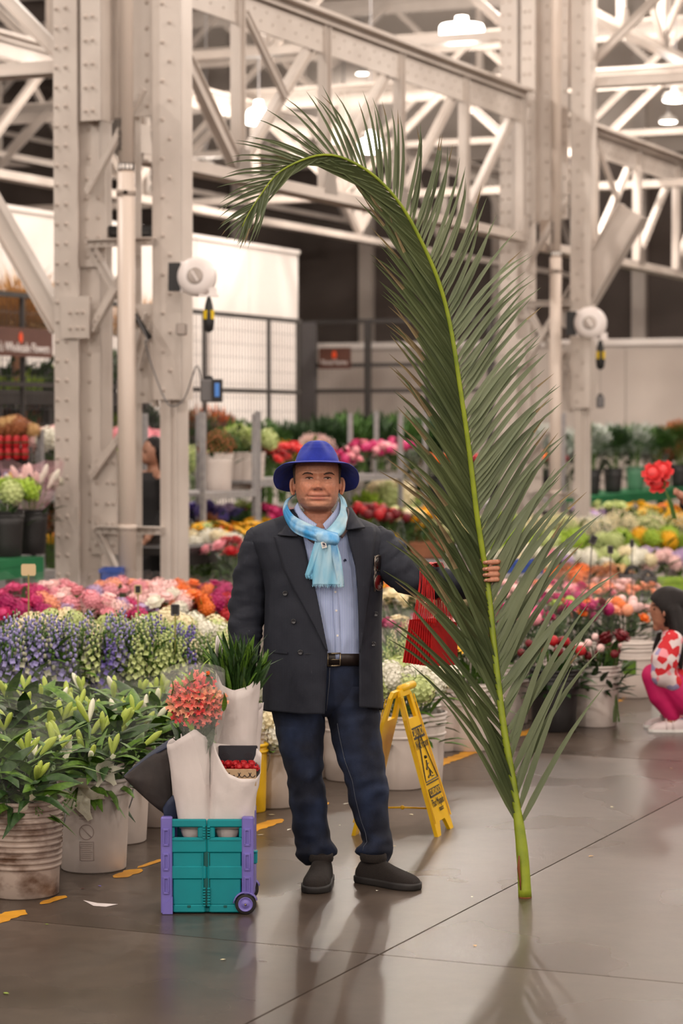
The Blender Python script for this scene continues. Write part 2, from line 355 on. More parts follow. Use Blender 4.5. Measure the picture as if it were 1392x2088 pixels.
# ================================================================== GIRDER TRUSSES
def member(m, a, b, wd, dp, nrm):    # an H-like riveted member: two flanges and a web
    d = (b-a).normalized(); sd = d.cross(nrm); L = (b-a).length/2; c = (a+b)/2
    m.obox(c, (d, sd, nrm), (L, wd/2, .006))
    for k in (-1, 1): m.obox(c+sd*(k*wd/2), (d, sd, nrm), (L, .007, dp/2))
def girder(v, u0, u1, zb, zt, npan, label, offs=0, deep=.36, kind=0, dirv=None, pat=None):
    A, B = (U, V) if dirv is None else (V, U)
    def W(a, z, o=0): return A*a+B*(v+o)+Z*z
    T = thing('roof_truss', W((u0+u1)/2, zb), label, 'truss', None, 'structure')
    rv = MB(); L = (u1-u0)/2; c = (u0+u1)/2
    m = MB(); m.obox(W(c, zt), (A, B, Z), (L, .17, .018)); m.obox(W(c, zt-deep/2), (A, B, Z), (L, .012, deep/2)); m.obox(W(c, zt-.03, -.06), (A,B,Z), (L,.012,.05)); m.build('top_chord', 'steel_paint', T)
    m = MB(); m.obox(W(c, zb), (A, B, Z), (L, .11, .012)); m.obox(W(c, zb+.05, .06), (A, B, Z), (L, .01, .05)); m.obox(W(c, zb+.05, -.06), (A, B, Z), (L, .01, .05)); m.build('bottom_chord', 'steel_paint', T)
    if kind < 2:
        n = int((u1-u0)/.13)
        for k in range(n):
            p = W(u0+(k+.5)*.13, zt-deep*(.45 if k % 2 else .72), -.0125); rivets(rv, [p], -B, .014)
    for k in range(npan+1):
        a = lerp(u0, u1, k/npan)
        if kind == 0 or k % 2 == 0:
            m = MB(); member(m, W(a, zb), W(a, zt-deep*.1, -.0), .11, .1, B); m.build('post', 'steel_paint', T)
        if k < npan:
            b = lerp(u0, u1, (k+1)/npan); m = MB()
            ch = pat[k] if pat else ('b' if k % 2 else 'f')
            if ch == 'b': member(m, W(a, zt-.1, -.03), W(b, zb+.08, -.03), .13 if pat else .09, .07, B)
            else: member(m, W(a, zb+.08, .03), W(b, zt-.1, .03), .1, .07, B)
            if ch == 'x':
                mid = (W(a, zb+.08, .03)+W(b, zt-.1, .03))/2; m2 = MB(); member(m2, W(a+.1, zt-.25, -.03), mid+B*-.06, .07, .05, B); m2.build('sub_diagonal', 'steel_paint', T)
            m.build('diagonal', 'steel_paint', T)
            if kind == 0:
                for q, zz in ((a, zb+.06) , (b, zb+.06)):
                    m = MB(); m.prism([W(q-.16,zz,-.075),W(q+.16,zz,-.075),W(q+.09,zz+.24,-.075),W(q-.09,zz+.24,-.075)], B*.01); m.build('gusset', 'steel_paint', T)
    if rv.v: o = rv.build('rivets', 'rivet_paint', T, True); o['kind'] = 'stuff'
    return T
vc = C0.dot(V); uc = C0.dot(U)
ZB, ZT = 4.02, 5.82
girder(vc+.1, uc+.5, uc+SPAN-.5, ZB, ZT, 5, 'painted steel truss spanning between the two riveted columns', pat='bxfff')
girder(vc+.1, uc+SPAN+.4, uc+2*SPAN-.4, ZB-.05, ZT-.12, 5, 'steel truss running right from the column behind the frond', pat='bxfxf')
girder(vc+.1, uc+.4, uc+3*SPAN, 7.15, 8.9, 16, 'upper steel truss above the two columns', deep=.3)
# cross trusses running left-right, and further parallel trusses behind
girder(uc+.2, vc+.6, vc+12, 4.75, 6.3, 8, 'cross truss running left from the large column', dirv=1, deep=.28, kind=1)
girder(uc+SPAN, vc+.4, vc+20, 6.55, 8.2, 12, 'cross truss running left from the column behind the frond', dirv=1, deep=.3, kind=1)
girder(uc+SPAN, vc-14, vc-.4, 5.9, 7.6, 8, 'cross truss running right from the column behind the frond', dirv=1, deep=.3, kind=1)
girder(uc+SPAN*1.5, vc-12, vc+22, 5.2, 6.9, 20, 'far cross truss behind the arching palm tip', dirv=1, deep=.28, kind=2)
girder(uc+SPAN*2, vc-16, vc+22, 6.6, 8.5, 20, 'far cross truss under the roof', dirv=1, deep=.3, kind=2)
girder(uc+SPAN*2.5, vc-16, vc+22, 8.2, 10.2, 20, 'highest far cross truss under the roof', dirv=1, deep=.3, kind=2)
for q, (dv, z0, z1) in enumerate([(6.5,4.9,6.7),(12,6.3,8.2),(17,7.8,9.8),(-7.5,7.0,9.0)]):
    girder(vc+dv, uc-4, uc+3*SPAN, z0, z1, 18, ['first parallel truss behind the girder between columns', 'second parallel truss behind the girder between columns', 'third parallel truss deep under the roof', 'parallel truss at the upper right corner'][q], deep=.28, kind=2)
# knee braces
def knee(a, b, wd, label):
    m = MB(); a = Vector(a); b = Vector(b); member(m, a, b, wd, wd*.8, -V if abs((b-a).normalized().dot(V)) < .5 else -U); o = m.build('knee_brace', 'steel_paint'); tag(o, label, 'brace', None, 'structure')
knee(onplane(-60,340,C0-U*.1,U), onplane(126,668,C0-U*.1,U), .16, 'steel brace slanting down to the left column from the upper left')
pr = C0+U*SPAN
knee(onplane(1290,430,pr-U*.1,U), onplane(1150,668,pr-U*.1,U), .34, 'wide pale brace slanting down to the column behind the frond')
# purlins of the roof
for k in range(14):
    m = MB(); c = uv(2+k*3.6, 3, TOPZ-.25); m.obox(c, (U,V,Z), (.07, 26.8, .14)); o = m.build('roof_purlin', 'steel_paint'); tag(o, 'steel purlin under the roof deck', 'beam', 'roof purlins', 'structure')
# ================================================================== HIGH-BAY LAMPS
mat('lamp_glow', S(255,250,240), emit=(1,.95,.86,1), estr=7)
mat('lamp_housing', S(232,226,220), rough=.4)
def lamp(p, r, label, group=None, bell=False, pw=1.0):
    T = thing('high_bay_lamp', p, label, 'lamp', group); h = r*.9 if bell else r*.55
    m = MB(); prof = [(r,0),(r*.98,h*.5),(r*.8,h),(r*.35,h*1.25),(r*.3,h*1.8),(.01,h*1.85)] if bell != 2 else [(r,0),(r*1.02,r*.3),(r*.96,r*.42),(r*.3,r*.46),(r*.28,r*.8),(.01,r*.82)]
    m.lathe(prof, p, 18, None, (False, True)); m.lathe([(x*.95, z-.004) for x, z in reversed(prof[:3])], p, 18, None, (True, False)); m.build('shade', 'lamp_glow' if bell else 'lamp_housing', T, True)
    m = MB(); m.lathe([(r*.97,0),(r*.9,-r*.1),(r*.5,-r*.16)], p, 18, None, (True, True)); m.build('diffuser', 'lamp_glow', T, True)
    m = MB(); m.tube([p+Z*h*1.8, Vector((p.x,p.y,TOPZ))], .012, 6); m.build('hanger', 'galv', T)
    ld = bpy.data.lights.new('lamp_light', 'POINT'); ld.shadow_soft_size = r*.6; ld.energy = LAMP_W*(r/.26)**2*pw; ld.color = LAMP_COL
    lo = bpy.data.objects.new('lamp_light', ld); COL.objects.link(lo); lo.parent = T; lo.location = (0,0,-r*1.1)
for (px, py, D, r, bell, lab) in [(941,70,31,.28,2,'lit drum shaped lamp under the top beam, left of the frond column'),(1184,168,33,.2,True,'bright bell shaped lamp right of the column behind the frond'),(527,250,36,.2,True,'lit lamp hanging behind the diagonal left of the palm tip'),
        (420,340,44,.16,False,'small lit lamp just above the lower truss chord'),(755,308,40,.2,True,'lit lamp seen through the palm leaflets'),(1376,204,38,.2,False,'lit lamp at the right edge of the picture'),(1362,248,46,.17,False,'small lit lamp below the one at the right edge'),(738,150,52,.13,False,'tiny lit lamp behind the truss verticals'),(700,178,58,.13,False,'tiny lit lamp left of the truss verticals'),(962,226,52,.13,False,'tiny lit lamp near the frond column'),(1166,292,56,.13,False,'tiny lit lamp at the right face of the frond column')]:
    lamp(at(px, py, D), r, lab, 'hanging high-bay lamps', bell, .2)
for q, (px, py, D) in enumerate([(965,-215,31),(1390,-175,31),(1076,-80,34),(975,-150,36)]):
    lamp(at(px, py, D), .26, 'lamp above the frame that glints on the polished floor, %s of four' % ('first','second','third','fourth')[q], 'lamps above the frame', False, .8)
for i in range(10):  # unseen lamp grid, added to brighten trusses, far walls and camera-facing sides
    for j in range(4):
        lamp(uv(-27+i*7.2, -13+j*8.6, 8.2 if i < 8 else 10.2), .26, 'added high bay lamp out of view, %s row from the camera, %s from the left' % (('nearest','second','third','fourth','fifth','sixth','seventh','eighth','ninth','farthest')[i], ('fourth','third','second','first')[j]), 'lamps above the frame')
# ================================================================== THE MAN
DM = 9.49
def MP(px, py, dy=0.0): return at(px, py, DM+dy)
def skin_material():
    m = mat('skin', S(176,112,84), rough=.5, sss=.08); nt = m.node_tree; b = nt.nodes['Principled BSDF']
    a = nt.nodes.new('ShaderNodeVertexColor'); a.layer_name = 'tone'; n = nt.nodes.new('ShaderNodeTexNoise'); n.inputs['Scale'].default_value = 90; n.inputs['Detail'].default_value = 4
    r = nt.nodes.new('ShaderNodeValToRGB'); r.color_ramp.elements[0].position = .3; r.color_ramp.elements[1].position = .7; r.color_ramp.elements[0].color = (.86,.84,.82,1); r.color_ramp.elements[1].color = (1.08,1.06,1.05,1)
    x = nt.nodes.new('ShaderNodeMix'); x.data_type = 'RGBA'; x.blend_type = 'MULTIPLY'; x.inputs[0].default_value = 1
    tc = nt.nodes.new('ShaderNodeTexCoord'); nt.links.new(tc.outputs['Object'], n.inputs['Vector']); nt.links.new(n.outputs['Fac'], r.inputs[0]); nt.links.new(a.outputs['Color'], x.inputs[6]); nt.links.new(r.outputs[0], x.inputs[7]); nt.links.new(x.outputs[2], b.inputs['Base Color'])
    bp = nt.nodes.new('ShaderNodeBump'); bp.inputs['Strength'].default_value = .15; bp.inputs['Distance'].default_value = .002; nt.links.new(n.outputs['Fac'], bp.inputs['Height']); nt.links.new(bp.outputs[0], b.inputs['Normal'])
skin_material()
def stripe_mat(name, base, c1, c2, scale, rough, width=.5, axis='X', lo=.45, hi=.55, bump=0):
    m = mat(name, base, rough=rough); nt = m.node_tree; b = nt.nodes['Principled BSDF']; tc = nt.nodes.new('ShaderNodeTexCoord')
    wv = nt.nodes.new('ShaderNodeTexWave'); wv.bands_direction = axis; wv.inputs['Scale'].default_value = scale; wv.inputs['Distortion'].default_value = .15
    r = nt.nodes.new('ShaderNodeValToRGB'); r.color_ramp.elements[0].position = lo; r.color_ramp.elements[1].position = hi; r.color_ramp.elements[0].color = c1; r.color_ramp.elements[1].color = c2
    nt.links.new(tc.outputs['Object'], wv.inputs['Vector']); nt.links.new(wv.outputs['Fac'], r.inputs[0]); nt.links.new(r.outputs[0], b.inputs['Base Color'])
    n = nt.nodes.new('ShaderNodeTexNoise'); n.inputs['Scale'].default_value = 350; bp = nt.nodes.new('ShaderNodeBump'); bp.inputs['Strength'].default_value = .2; bp.inputs['Distance'].default_value = .002
    nt.links.new(tc.outputs['Object'], n.inputs['Vector']); nt.links.new(n.outputs['Fac'], bp.inputs['Height']); nt.links.new(bp.outputs[0], b.inputs['Normal'])
stripe_mat('suit', S(24,28,40), S(23,26,38), S(38,43,57), 90, .8, lo=.80, hi=.98)
stripe_mat('shirt_cloth', S(168,184,224), S(140,160,212), S(200,210,236), 75, .75)
mat('denim', S(14,20,38), S(36,50,80), rough=.85, scale=7, bump=.25, bscale=500, lo=.4, hi=.7)
mat('denim_thread', S(88,92,102), rough=.8)
mat('hat_felt', S(34,52,162), S(28,44,144), rough=.9, scale=30, bump=.15, bscale=400, sheen=.1)
mat('scarf_blue', S(60,152,214), S(188,222,240), rough=.75, scale=9, bump=.1, bscale=200, lo=.42, hi=.6, stretch=(1,1,.6))
mat('scarf_pale', S(190,224,240), S(132,200,232), rough=.75, scale=9, bump=.1, bscale=200, lo=.4, hi=.66, stretch=(1.6,1,.5))
mat('scarf_brown', S(112,92,90), S(92,76,76), rough=.8, scale=20)
mat('leather', S(40,27,22), S(30,20,16), rough=.5, scale=20)
mat('buckle_metal', S(150,136,112), rough=.3, metal=.9)
mat('shoe_knit', S(33,24,19), S(26,19,15), rough=.9, scale=200, bump=.4, bscale=350)
mat('shoe_sole', S(30,27,26), S(38,34,32), rough=.6, scale=10)
mat('button_horn', S(50,50,54), rough=.25)
mat('brow_hair', S(84,56,44), S(60,40,32), rough=.8, scale=60)
mat('grey_hair', S(92,72,60), S(70,54,46), rough=.9, scale=200)
mat('eye_white', S(186,160,146), rough=.25)
mat('iris_dark', S(38,24,18), rough=.15)
mat('navy_cloth', S(30,36,66), rough=.8)
mat('label_white', S(230,226,222), rough=.7)
mat('nail', S(214,160,138), rough=.35); mat('gold', S(212,170,84), rough=.25, metal=1)
person = thing('person', ground(700, 1806), 'man in blue felt hat, dark suit jacket and blue scarf holding a palm frond', 'person')
def ellpt(py, cx, hx, yc, hy, a, e):
    c, s = math.cos(a), math.sin(a)
    return cx+hx*math.copysign(abs(c)**(2/e), c), yc+hy*math.copysign(abs(s)**(2/e), s)
def ring(py, xl, xr, yc, hy, n, e=2.0, tilt=0.0, nzamp=0, nzs=1):
    out = []
    for k in range(n):
        x, y = ellpt(py, (xl+xr)/2, (xr-xl)/2, yc, hy, 2*math.pi*k/n, e); out.append(MP(x, py+tilt*(y-yc), y))
    return out
def remesh(mb, vox, smooth=2, name='m'):
    me = mb.mesh(name, []); o = bpy.data.objects.new(name, me); COL.objects.link(o)
    m = o.modifiers.new('r', 'REMESH'); m.mode = 'VOXEL'; m.voxel_size = vox
    if smooth: s = o.modifiers.new('s', 'SMOOTH'); s.iterations = smooth; s.factor = .5
    dg = bpy.context.evaluated_depsgraph_get(); r = bpy.data.meshes.new_from_object(o.evaluated_get(dg)); bpy.data.objects.remove(o)
    out = MB(); out.add([v.co[:] for v in r.vertices], [tuple(p.vertices) for p in r.polygons]); bpy.data.meshes.remove(r); return out
# ---- head, neck and torso: one surface
HT = [(918,632,660,.03,.03),(921,620,672,.03,.055),(927,609,683,.025,.078),(936,603,690,.018,.098),(950,598,694,.01,.108),(972,599,693,.008,.109),(990,601,692,.006,.108),(1004,603,690,.004,.106),(1016,605,688,.0,.103),(1026,609,685,-.001,.098),(1033,615,680,.0,.092),(1039,620,675,.006,.08),(1043,620,676,.018,.066),(1047,615,680,.024,.062),(1056,608,686,.03,.066),(1068,600,694,.035,.07),(1080,570,720,.04,.08),(1110,555,745,.04,.11),(1200,562,760,.02,.14),(1330,566,765,.01,.14),(1400,572,760,.02,.12)]
def face_disp(x, y):
    g = lambda cx, cy, sx, sy, a: a*math.exp(-((x-cx)/sx)**2/2-((y-cy)/sy)**2/2)
    d = 0
    t = min(1, max(0, (y-968)/24)); env = 1 if 968 < y < 992 else math.exp(-((y-(968 if y < 968 else 992))/(4 if y < 968 else 3.6))**2/2)
    d += (.006+.011*t)*math.exp(-((x-648)/(4.2+2.2*t))**2/2)*env
    d += g(648,992.5,6,4.8,.014)+g(638.6,995.5,3.4,3.2,.0105)+g(657.4,995.5,3.4,3.2,.0105)
    d += g(630,975,9.5,4.6,-.009)+g(667,975,9.5,4.6,-.009)+g(641,972,4,5,-.004)+g(655,972,4,5,-.004)
    d += g(628,964,13,3.4,.006)+g(668,964,13,3.4,.006)+g(648,964,5,5,.003)
    d += g(619,993,11,8,.010)+g(677,993,11,8,.010)
    for sx in (-1, 1):
        for k in range(7): u = k/6; d += g(648+sx*(10+18*u), 981.5+2.5*math.sin(math.pi*u), 2.6, 1.3, -.0011)
        for k in range(10): u = k/9; d += g(648+sx*(11+14*u), 996+19*u, 1.7, 2.3, -.0034)
        d += g(648+sx*26, 1021, 4.5, 8, -.0025)+g(648+sx*33, 1012, 6, 8, .006)
        d += g(648+sx*16,1003,6,5,.003)
    d += g(648,1008,14,3.2,.0055)+g(648,1016.6,11.5,2.5,.0062)+g(648,1003,1.8,4,-.0012)
    xx = (x-649)/22; ym = 1012.6-1.0*xx*xx-.6*math.cos(xx*6)*.4
    if abs(xx) < 1.15: d += -.006*math.exp(-((y-ym)/1.0)**2/2)*(1-min(1,abs(xx)/1.1)**6)
    d += g(626,1013,2.5,3,-.003)+g(672,1013,2.5,3,-.003)
    d += g(648,1022.5,13,2.6,-.0055)+g(648,1032,13,6,.011)
    d += g(648,952,24,1.4,-.0012)+g(648,957,20,1.3,-.0012)+g(645.5,966,1.2,4,-.0016)+g(650.5,966,1.2,4,-.0016)
    return d
body = MB(); NA = 144; rows = []; cols = []
pys = [918+k*1.4 for k in range(107)]+[1070+k*10 for k in range(34)]
for py in pys:
    xl, xr, yc, hy = interp(py, HT); r = []; e = 2.15
    for k in range(NA):
        a = 2*math.pi*k/NA; x, y = ellpt(py, (xl+xr)/2, (xr-xl)/2, yc, hy, a, e)
        fr = max(0, -math.sin(a)); 
        if fr > 0 and py < 1048: y -= face_disp(x, py)*min(1, fr*1.6)
        r.append(MP(x, py, y))
        c = Vector((.62,.29,.18)); gg = lambda cx, cy, sx, sy: math.exp(-((x-cx)/sx)**2/2-((py-cy)/sy)**2/2)
        if fr > .05 and py < 1060:
            c = c.lerp(Vector((.70,.27,.165)), min(1, .8*(gg(622,996,13,10)+gg(674,996,13,10)+gg(648,997,8,6))))
            c = c.lerp(Vector((.60,.21,.16)), min(1, gg(648,1008,14,2.2)*.7+gg(648,1016.4,12,2.4)))
            c = c.lerp(Vector((.16,.055,.04)), min(1, .9*math.exp(-((py-(1012.8-1.2*((x-649)/22)**2))/.9)**2/2)*(1 if abs(x-649) < 23 else 0)))
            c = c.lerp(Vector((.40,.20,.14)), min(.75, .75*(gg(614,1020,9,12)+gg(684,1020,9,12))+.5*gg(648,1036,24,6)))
            c = c.lerp(Vector((.42,.17,.11)), min(.7, .8*(gg(630,975,10,4.5)+gg(667,975,10,4.5))))
            c = c.lerp(Vector((.12,.04,.03)), min(.9, gg(642,998.3,1.7,1.0)+gg(654.5,998.3,1.7,1.0)))
        if py > 1044: c = c.lerp(Vector((.52,.22,.14)), .8)
        cols.append(c)
    rows.append(r)
body.rings(rows)
ncol = len(body.v)
for (sx, ex, ey) in ((-1, 597.5, 993), (1, 696, 992)):      # ears
    m = MB(); pts = []
    for k in range(15):
        a = math.radians(200-285*k/14); pts.append(MP(ex-sx*.5+sx*(5.2+1.2*math.sin(a))*math.cos(a), ey-16.5*math.sin(a), .008+.006*math.sin(a)))
    m.tube(pts, [.004+.0026*math.sin(math.pi*k/14) for k in range(15)], 8)
    m.ball(MP(ex-sx*1.0, ey-1, .014), .027, 10, 8, (.34,.25,1.0)); m.ball(MP(ex-sx*1, ey+13, .008), .0075, 8, 5, (.8,.7,1.1)); m.ball(MP(ex-sx*4, ey+2, .002), .006, 8, 5, (.6,.6,1.6))
    r = remesh(m, .0022, 2); body.add(r.v, r.f)
# hand on the frond: palm behind the stalk, four fingers round it, thumb on the far side
hm = MB(); RD = -.235
hm.tube([MP(930,1192,-.13), MP(965,1190,-.15), MP(985,1184,-.165), MP(1000,1172,-.175)], [.034,.031,.03,.03], 12, flat=.75, up=(0,1,0))
hm.ball(MP(1003,1166,-.178), .03, 12, 8, (.72,.62,1.2))
tips = []
for k, (yy, ln, rr) in enumerate(((1146,1.0,.0098),(1159.5,1.06,.0102),(1171.5,1.02,.0098),(1182.5,.86,.0088))):
    q = (yy-1165)*.06
    P = [MP(1006,yy+2,-.18), MP(1017,yy,-.197), MP(1021.5,yy-1,-.228), MP(1013,yy-.5,-.258), MP(1002-3*ln,yy+.3,-.266), MP(1000-13*ln,yy+1.2,-.262)]
    hm.tube(P, [rr*1.12, rr*1.12, rr*1.08, rr*1.0, rr*.95, rr*.72], 10); hm.ball(P[-1], rr*.75, 8, 5); hm.ball(P[2], rr*1.14, 8, 5); tips.append((P[-1], rr, yy))
hm.tube([MP(990,1176,-.165), MP(980,1160,-.19), MP(977,1148,-.222), MP(979,1140,-.243)], [.016,.013,.0115,.008], 10)
r = remesh(hm, .0026, 3); body.add(r.v, r.f)
# other hand, curled on the trolley handle behind the wrapped greens
hm = MB(); hm.tube([MP(500,1330,.0), MP(501,1352,-.02), MP(502,1372,-.04)], [.03,.03,.033], 12, flat=.7); hm.ball(MP(503,1384,-.045), .04, 12, 8, (.8,.6,1.1))
for k in range(4):
    x = 489+k*9.5; hm.tube([MP(x,1388,-.05), MP(x,1400,-.07), MP(x+1,1408,-.055), MP(x+1,1405,-.03)], [.011,.0105,.01,.008], 8)
hm.tube([MP(518,1378,-.045), MP(524,1392,-.06), MP(520,1402,-.07)], [.014,.012,.009], 8)
r = remesh(hm, .003, 3); body.add(r.v, r.f)
bo = body.build('body', 'skin', person, True, True)
ca = bo.data.color_attributes.new('tone', 'FLOAT_COLOR', 'POINT')
arr = np.ones((len(bo.data.vertices), 4), dtype=np.float32); arr[:, :3] = (.56,.25,.155); arr[:ncol, :3] = np.array([c[:] for c in cols], dtype=np.float32)
ca.data.foreach_set('color', arr.ravel())
for p, rr, yy in tips:                                        # finger nails
    m = MB(); q = MP(990.5, yy+.2, -.2745); m.ball(q, .0052, 8, 5, (1.15,.35,.85)); m.build('fingernail', 'nail', person, True)
m = MB(); pts = [MP(1018.5+6.4*math.cos(a), 1171.5+1.5+6.4*math.sin(a), -.235) for a in [2*math.pi*k/12 for k in range(13)]]
rp = [MP(1021,1171.5,-.226)+Vector((math.cos(a)*.0112, 0, math.sin(a)*.0118))-Vector((0,.004*0,0)) for a in [2*math.pi*k/14 for k in range(15)]]
m.tube(rp, .0022, 6, False); m.ball(MP(1026,1171,-.232), .0032, 6, 4); m.build('ring', 'gold', person, True)
# eyes and eyebrows
for ex in (630.3, 667.3):
    m = MB(); ring_o = []; N = 20
    def fy(x, y):
        xl, xr, yc, hy = interp(y, HT); cx = (xl+xr)/2; hx = (xr-xl)/2
        return yc-hy*(1-min(1,abs((x-cx)/hx))**2.15)**(1/2.15)-face_disp(x, y)
    vs = [MP(ex, 974.6, fy(ex,974.6)-.0022)]
    for k in range(N):
        a = 2*math.pi*k/N; x = ex+7.2*math.cos(a); y = 974.6+2.3*math.sin(a)*(1.0 if math.sin(a) > 0 else .9)+.5*math.cos(a)**2; vs.append(MP(x, y, fy(x,y)-.0008))
    m.add(vs, [(0, 1+k, 1+(k+1)%N) for k in range(N)]); eo = m.build('eye', 'eye_white', person, True)
    m = MB(); m.ball(MP(ex+.3, 974.5, fy(ex,974.5)-.0022), .0052, 10, 6, (1,.3,.9)); m.build('iris', 'iris_dark', eo, True)
    m = MB(); m.tube([MP(ex+8.6*u, 973.2+1.6*u*u+.3, fy(ex+8.6*u, 973)-.0012) for u in (-1,-.6,-.2,.2,.6,1)], [.0008,.0022,.003,.003,.0022,.0008], 6); m.build('eyelid', 'brow_hair', eo, True)
    m = MB(); s = -1 if ex < 648 else 1; P = [(s*-8,1.2),(s*-3,-.6),(s*4,-1.6),(s*10,-.8),(s*15,2.6)]
    m.tube([MP(ex+a*.95, 965.8+b, fy(ex+a*.95,965.8+b)-.0006) for a, b in P], [.002,.0034,.0036,.003,.001], 8, flat=.4, up=(0,1,0)); m.build('eyebrow', 'brow_hair', person, True)
# short grey hair at the temples and nape
m = MB(); rr_ = []
for py in (946,955,965,976,986):
    xl, xr, yc, hy = interp(py, HT); k0 = (py-946)/40
    rr_.append([MP(*((lambda xy: (xy[0], py, xy[1]))(ellpt(py, (xl+xr)/2, (xr-xl)/2+1.2-.6*k0, yc, hy+.002, a, 2.15)))) for a in [math.radians(-26+10*k0+(232-20*k0)*q/30) for q in range(31)]])
m.rings(rr_, close=False); solid(m.build('hair', 'grey_hair', person, True), .003)
# ---- hat
hat = MB(); rows = []; NH = 96
CR = [(946,601,692,.015,.122),(936,603,690,.015,.118),(925,607,686,.015,.113),(914,613,680,.012,.106),(906,620,673,.008,.094),(901,627,666,.004,.08),(898.5,635,659,-.004,.055),(898,643,652,-.01,.02)]
for i in range(40):
    py = 946-48*(i/39)**.85 if i < 39 else 898; xl, xr, yc, hy = interp(-py, [(-a,)+b for a, *b in [(r[0],)+r[1:] for r in CR] for b in [tuple(b)]]); r = []
    for k in range(NH):
        a = 2*math.pi*k/NH; x, y = ellpt(py, (xl+xr)/2, (xr-xl)/2, yc, hy, a, 2.2)
        h = (946-py)/48
        for s in (-1, 1):
            da = math.atan2(math.sin(a-(-math.pi/2+s*.82)), math.cos(a-(-math.pi/2+s*.82))); w_ = math.exp(-(da/.30)**2/2)*math.exp(-((h-.72)/.24)**2/2); y += .018*w_; x -= s*4.0*w_
        r.append(MP(x, py+4*(y-yc)/.12*(1-h)+h*0, y))
    rows.append(r)
hat.rings(rows, cap=True); hobj = hat.build('hat', 'hat_felt', person, True, True)
br = MB(); rows = []; NB = 120
for i in range(12):
    t = i/11; r = []
    for k in range(NB):
        a = 2*math.pi*k/NB; c, s = math.cos(a), math.sin(a)
        xi, yi = ellpt(0, 646.5, 45.5, .015, .122, a, 2.2); xo, yo = ellpt(0, 644.5, 88, .02, .205, a, 2.1)
        pi_ = 946+4*(yi-.015)/.12
        f = -s                                       # 1 at front, -1 at back
        po = interp(f, [(-1,1004),(-.75,1003),(-.4,996),(0,976),(.35,958),(.7,945),(1,941.5)])[0]
        x = lerp(xi, xo, t); y = lerp(yi, yo, t); py = lerp(pi_, po, t**1.15)-2.0*math.sin(math.pi*t)*(1 if f > 0 else .3)
        r.append(MP(x, py, y))
    rows.append(r)
br.rings(rows, cap=False); bo2 = br.build('brim', 'hat_felt', hobj, True, True); solid(bo2, .0035); smoothmod(bo2, 1)
m = MB(); m.tube([MP(*(lambda q: (q[0], 945.2+4*(q[1]-.015)/.12, q[1]))(ellpt(0, 646.5, 46.2, .015, .1236, 2*math.pi*k/60, 2.2))) for k in range(61)], .0022, 6, False); m.build('crown_seam', 'hat_felt', hobj, True)
# ---- shirt
SHT = [(1040,600,692,.03,.075),(1056,596,700,.02,.09),(1070,575,720,.01,.11),(1100,562,742,0,.13),(1160,562,752,0,.145),(1230,566,756,-.005,.155),(1300,570,758,-.01,.155),(1344,574,758,-.01,.145),(1352,576,758,-.01,.138)]
sh = MB(); rows = []
for i in range(60):
    py = lerp(1064, 1350, i/59); xl, xr, yc, hy = interp(py, SHT); r = []
    for k in range(72):
        a = 2*math.pi*k/72; x, y = ellpt(py, (xl+xr)/2, (xr-xl)/2, yc, hy, a, 2.3)
        if math.sin(a) < 0: y += .006*fz((x*.05, py*.018, 3))+.004*fz((x*.12+py*.05, py*.03, 9))*min(1, max(0,(py-1180)/120))
        fr_ = max(0,-math.sin(a))**3
        r.append(MP(x, py+fr_*14*max(0,1-(py-1064)/50), y))
    rows.append(r)
sh.rings(rows, cap=False); shirt = sh.build('shirt', 'shirt_cloth', person, True, True); solid(shirt, .002)
def shy(x, py):
    xl, xr, yc, hy = interp(py, SHT); cx = (xl+xr)/2; hx = (xr-xl)/2; return yc-hy*(1-min(1,abs((x-cx)/hx))**2.3)**(1/2.3)
def strip(A, B, n, nm, bulge=0, fold=0, folds=3, ph=0, close=False):    # surface between two boundary curves of (px, py, dy)
    A = catmull(A, n); B = catmull(B, n); L = min(len(A), len(B)); rs = []
    for i in range(L):
        r = []
        for j in range(nm+1):
            t = j/nm; p = [lerp(a, b, t) for a, b in zip(A[i], B[i])]
            p[2] -= bulge*math.sin(math.pi*t)+fold*math.sin(2*math.pi*folds*t+ph+i*.12); r.append(MP(*p))
        rs.append(r)
    m = MB(); m.rings(rs, close=False); return m
# placket, buttons, collar
m = strip([(689,1105,0),(694,1180,0),(697,1260,0),(698,1345,0)], [(676,1105,0),(681,1180,0),(684,1260,0),(685,1345,0)], 8, 2)
m.v = []; m.f = []; m.mi = []; rs = []
for i in range(30):
    py = lerp(1085, 1344, i/29); xa = lerp(672, 684, i/29); rs.append([MP(x, py, shy(x,py)-.0045) for x in (xa, xa+6, xa+12)])
m.rings(rs, close=False); solid(m.build('placket', 'shirt_cloth', shirt, True), .003)
for py in (1207,1245,1296):
    x = lerp(672,684,(py-1085)/259)+6; m = MB(); m.lathe([(.0045,0),(.0045,.002),(.001,.0022)], MP(x,py,shy(x,py)-.006), 10, (Vector((1,0,0)), Z, Vector((0,-1,0)))); m.build('button', 'label_white', shirt)
for sx in (-1, 1):
    A = [(648+sx*41,1024,.03),(648+sx*34,1040,-.03),(648+sx*20,1056,-.08),(652+sx*6,1069,-.112)] if sx < 0 else [(648+sx*41,1022,.03),(648+sx*36,1038,-.03),(648+sx*24,1054,-.08),(653+sx*5,1069,-.112)]
    B = [(a+sx*8, b+14, c-.012) for a, b, c in A]
    m = strip(A, B, 6, 4, .006); solid(m.build('collar', 'shirt_cloth', shirt, True), .003)
    A2 = [(a-sx*.5, b+2, c+.002) for a, b, c in A]; B2 = [(a+sx*3.2, b+8, c-.004) for a, b, c in A]
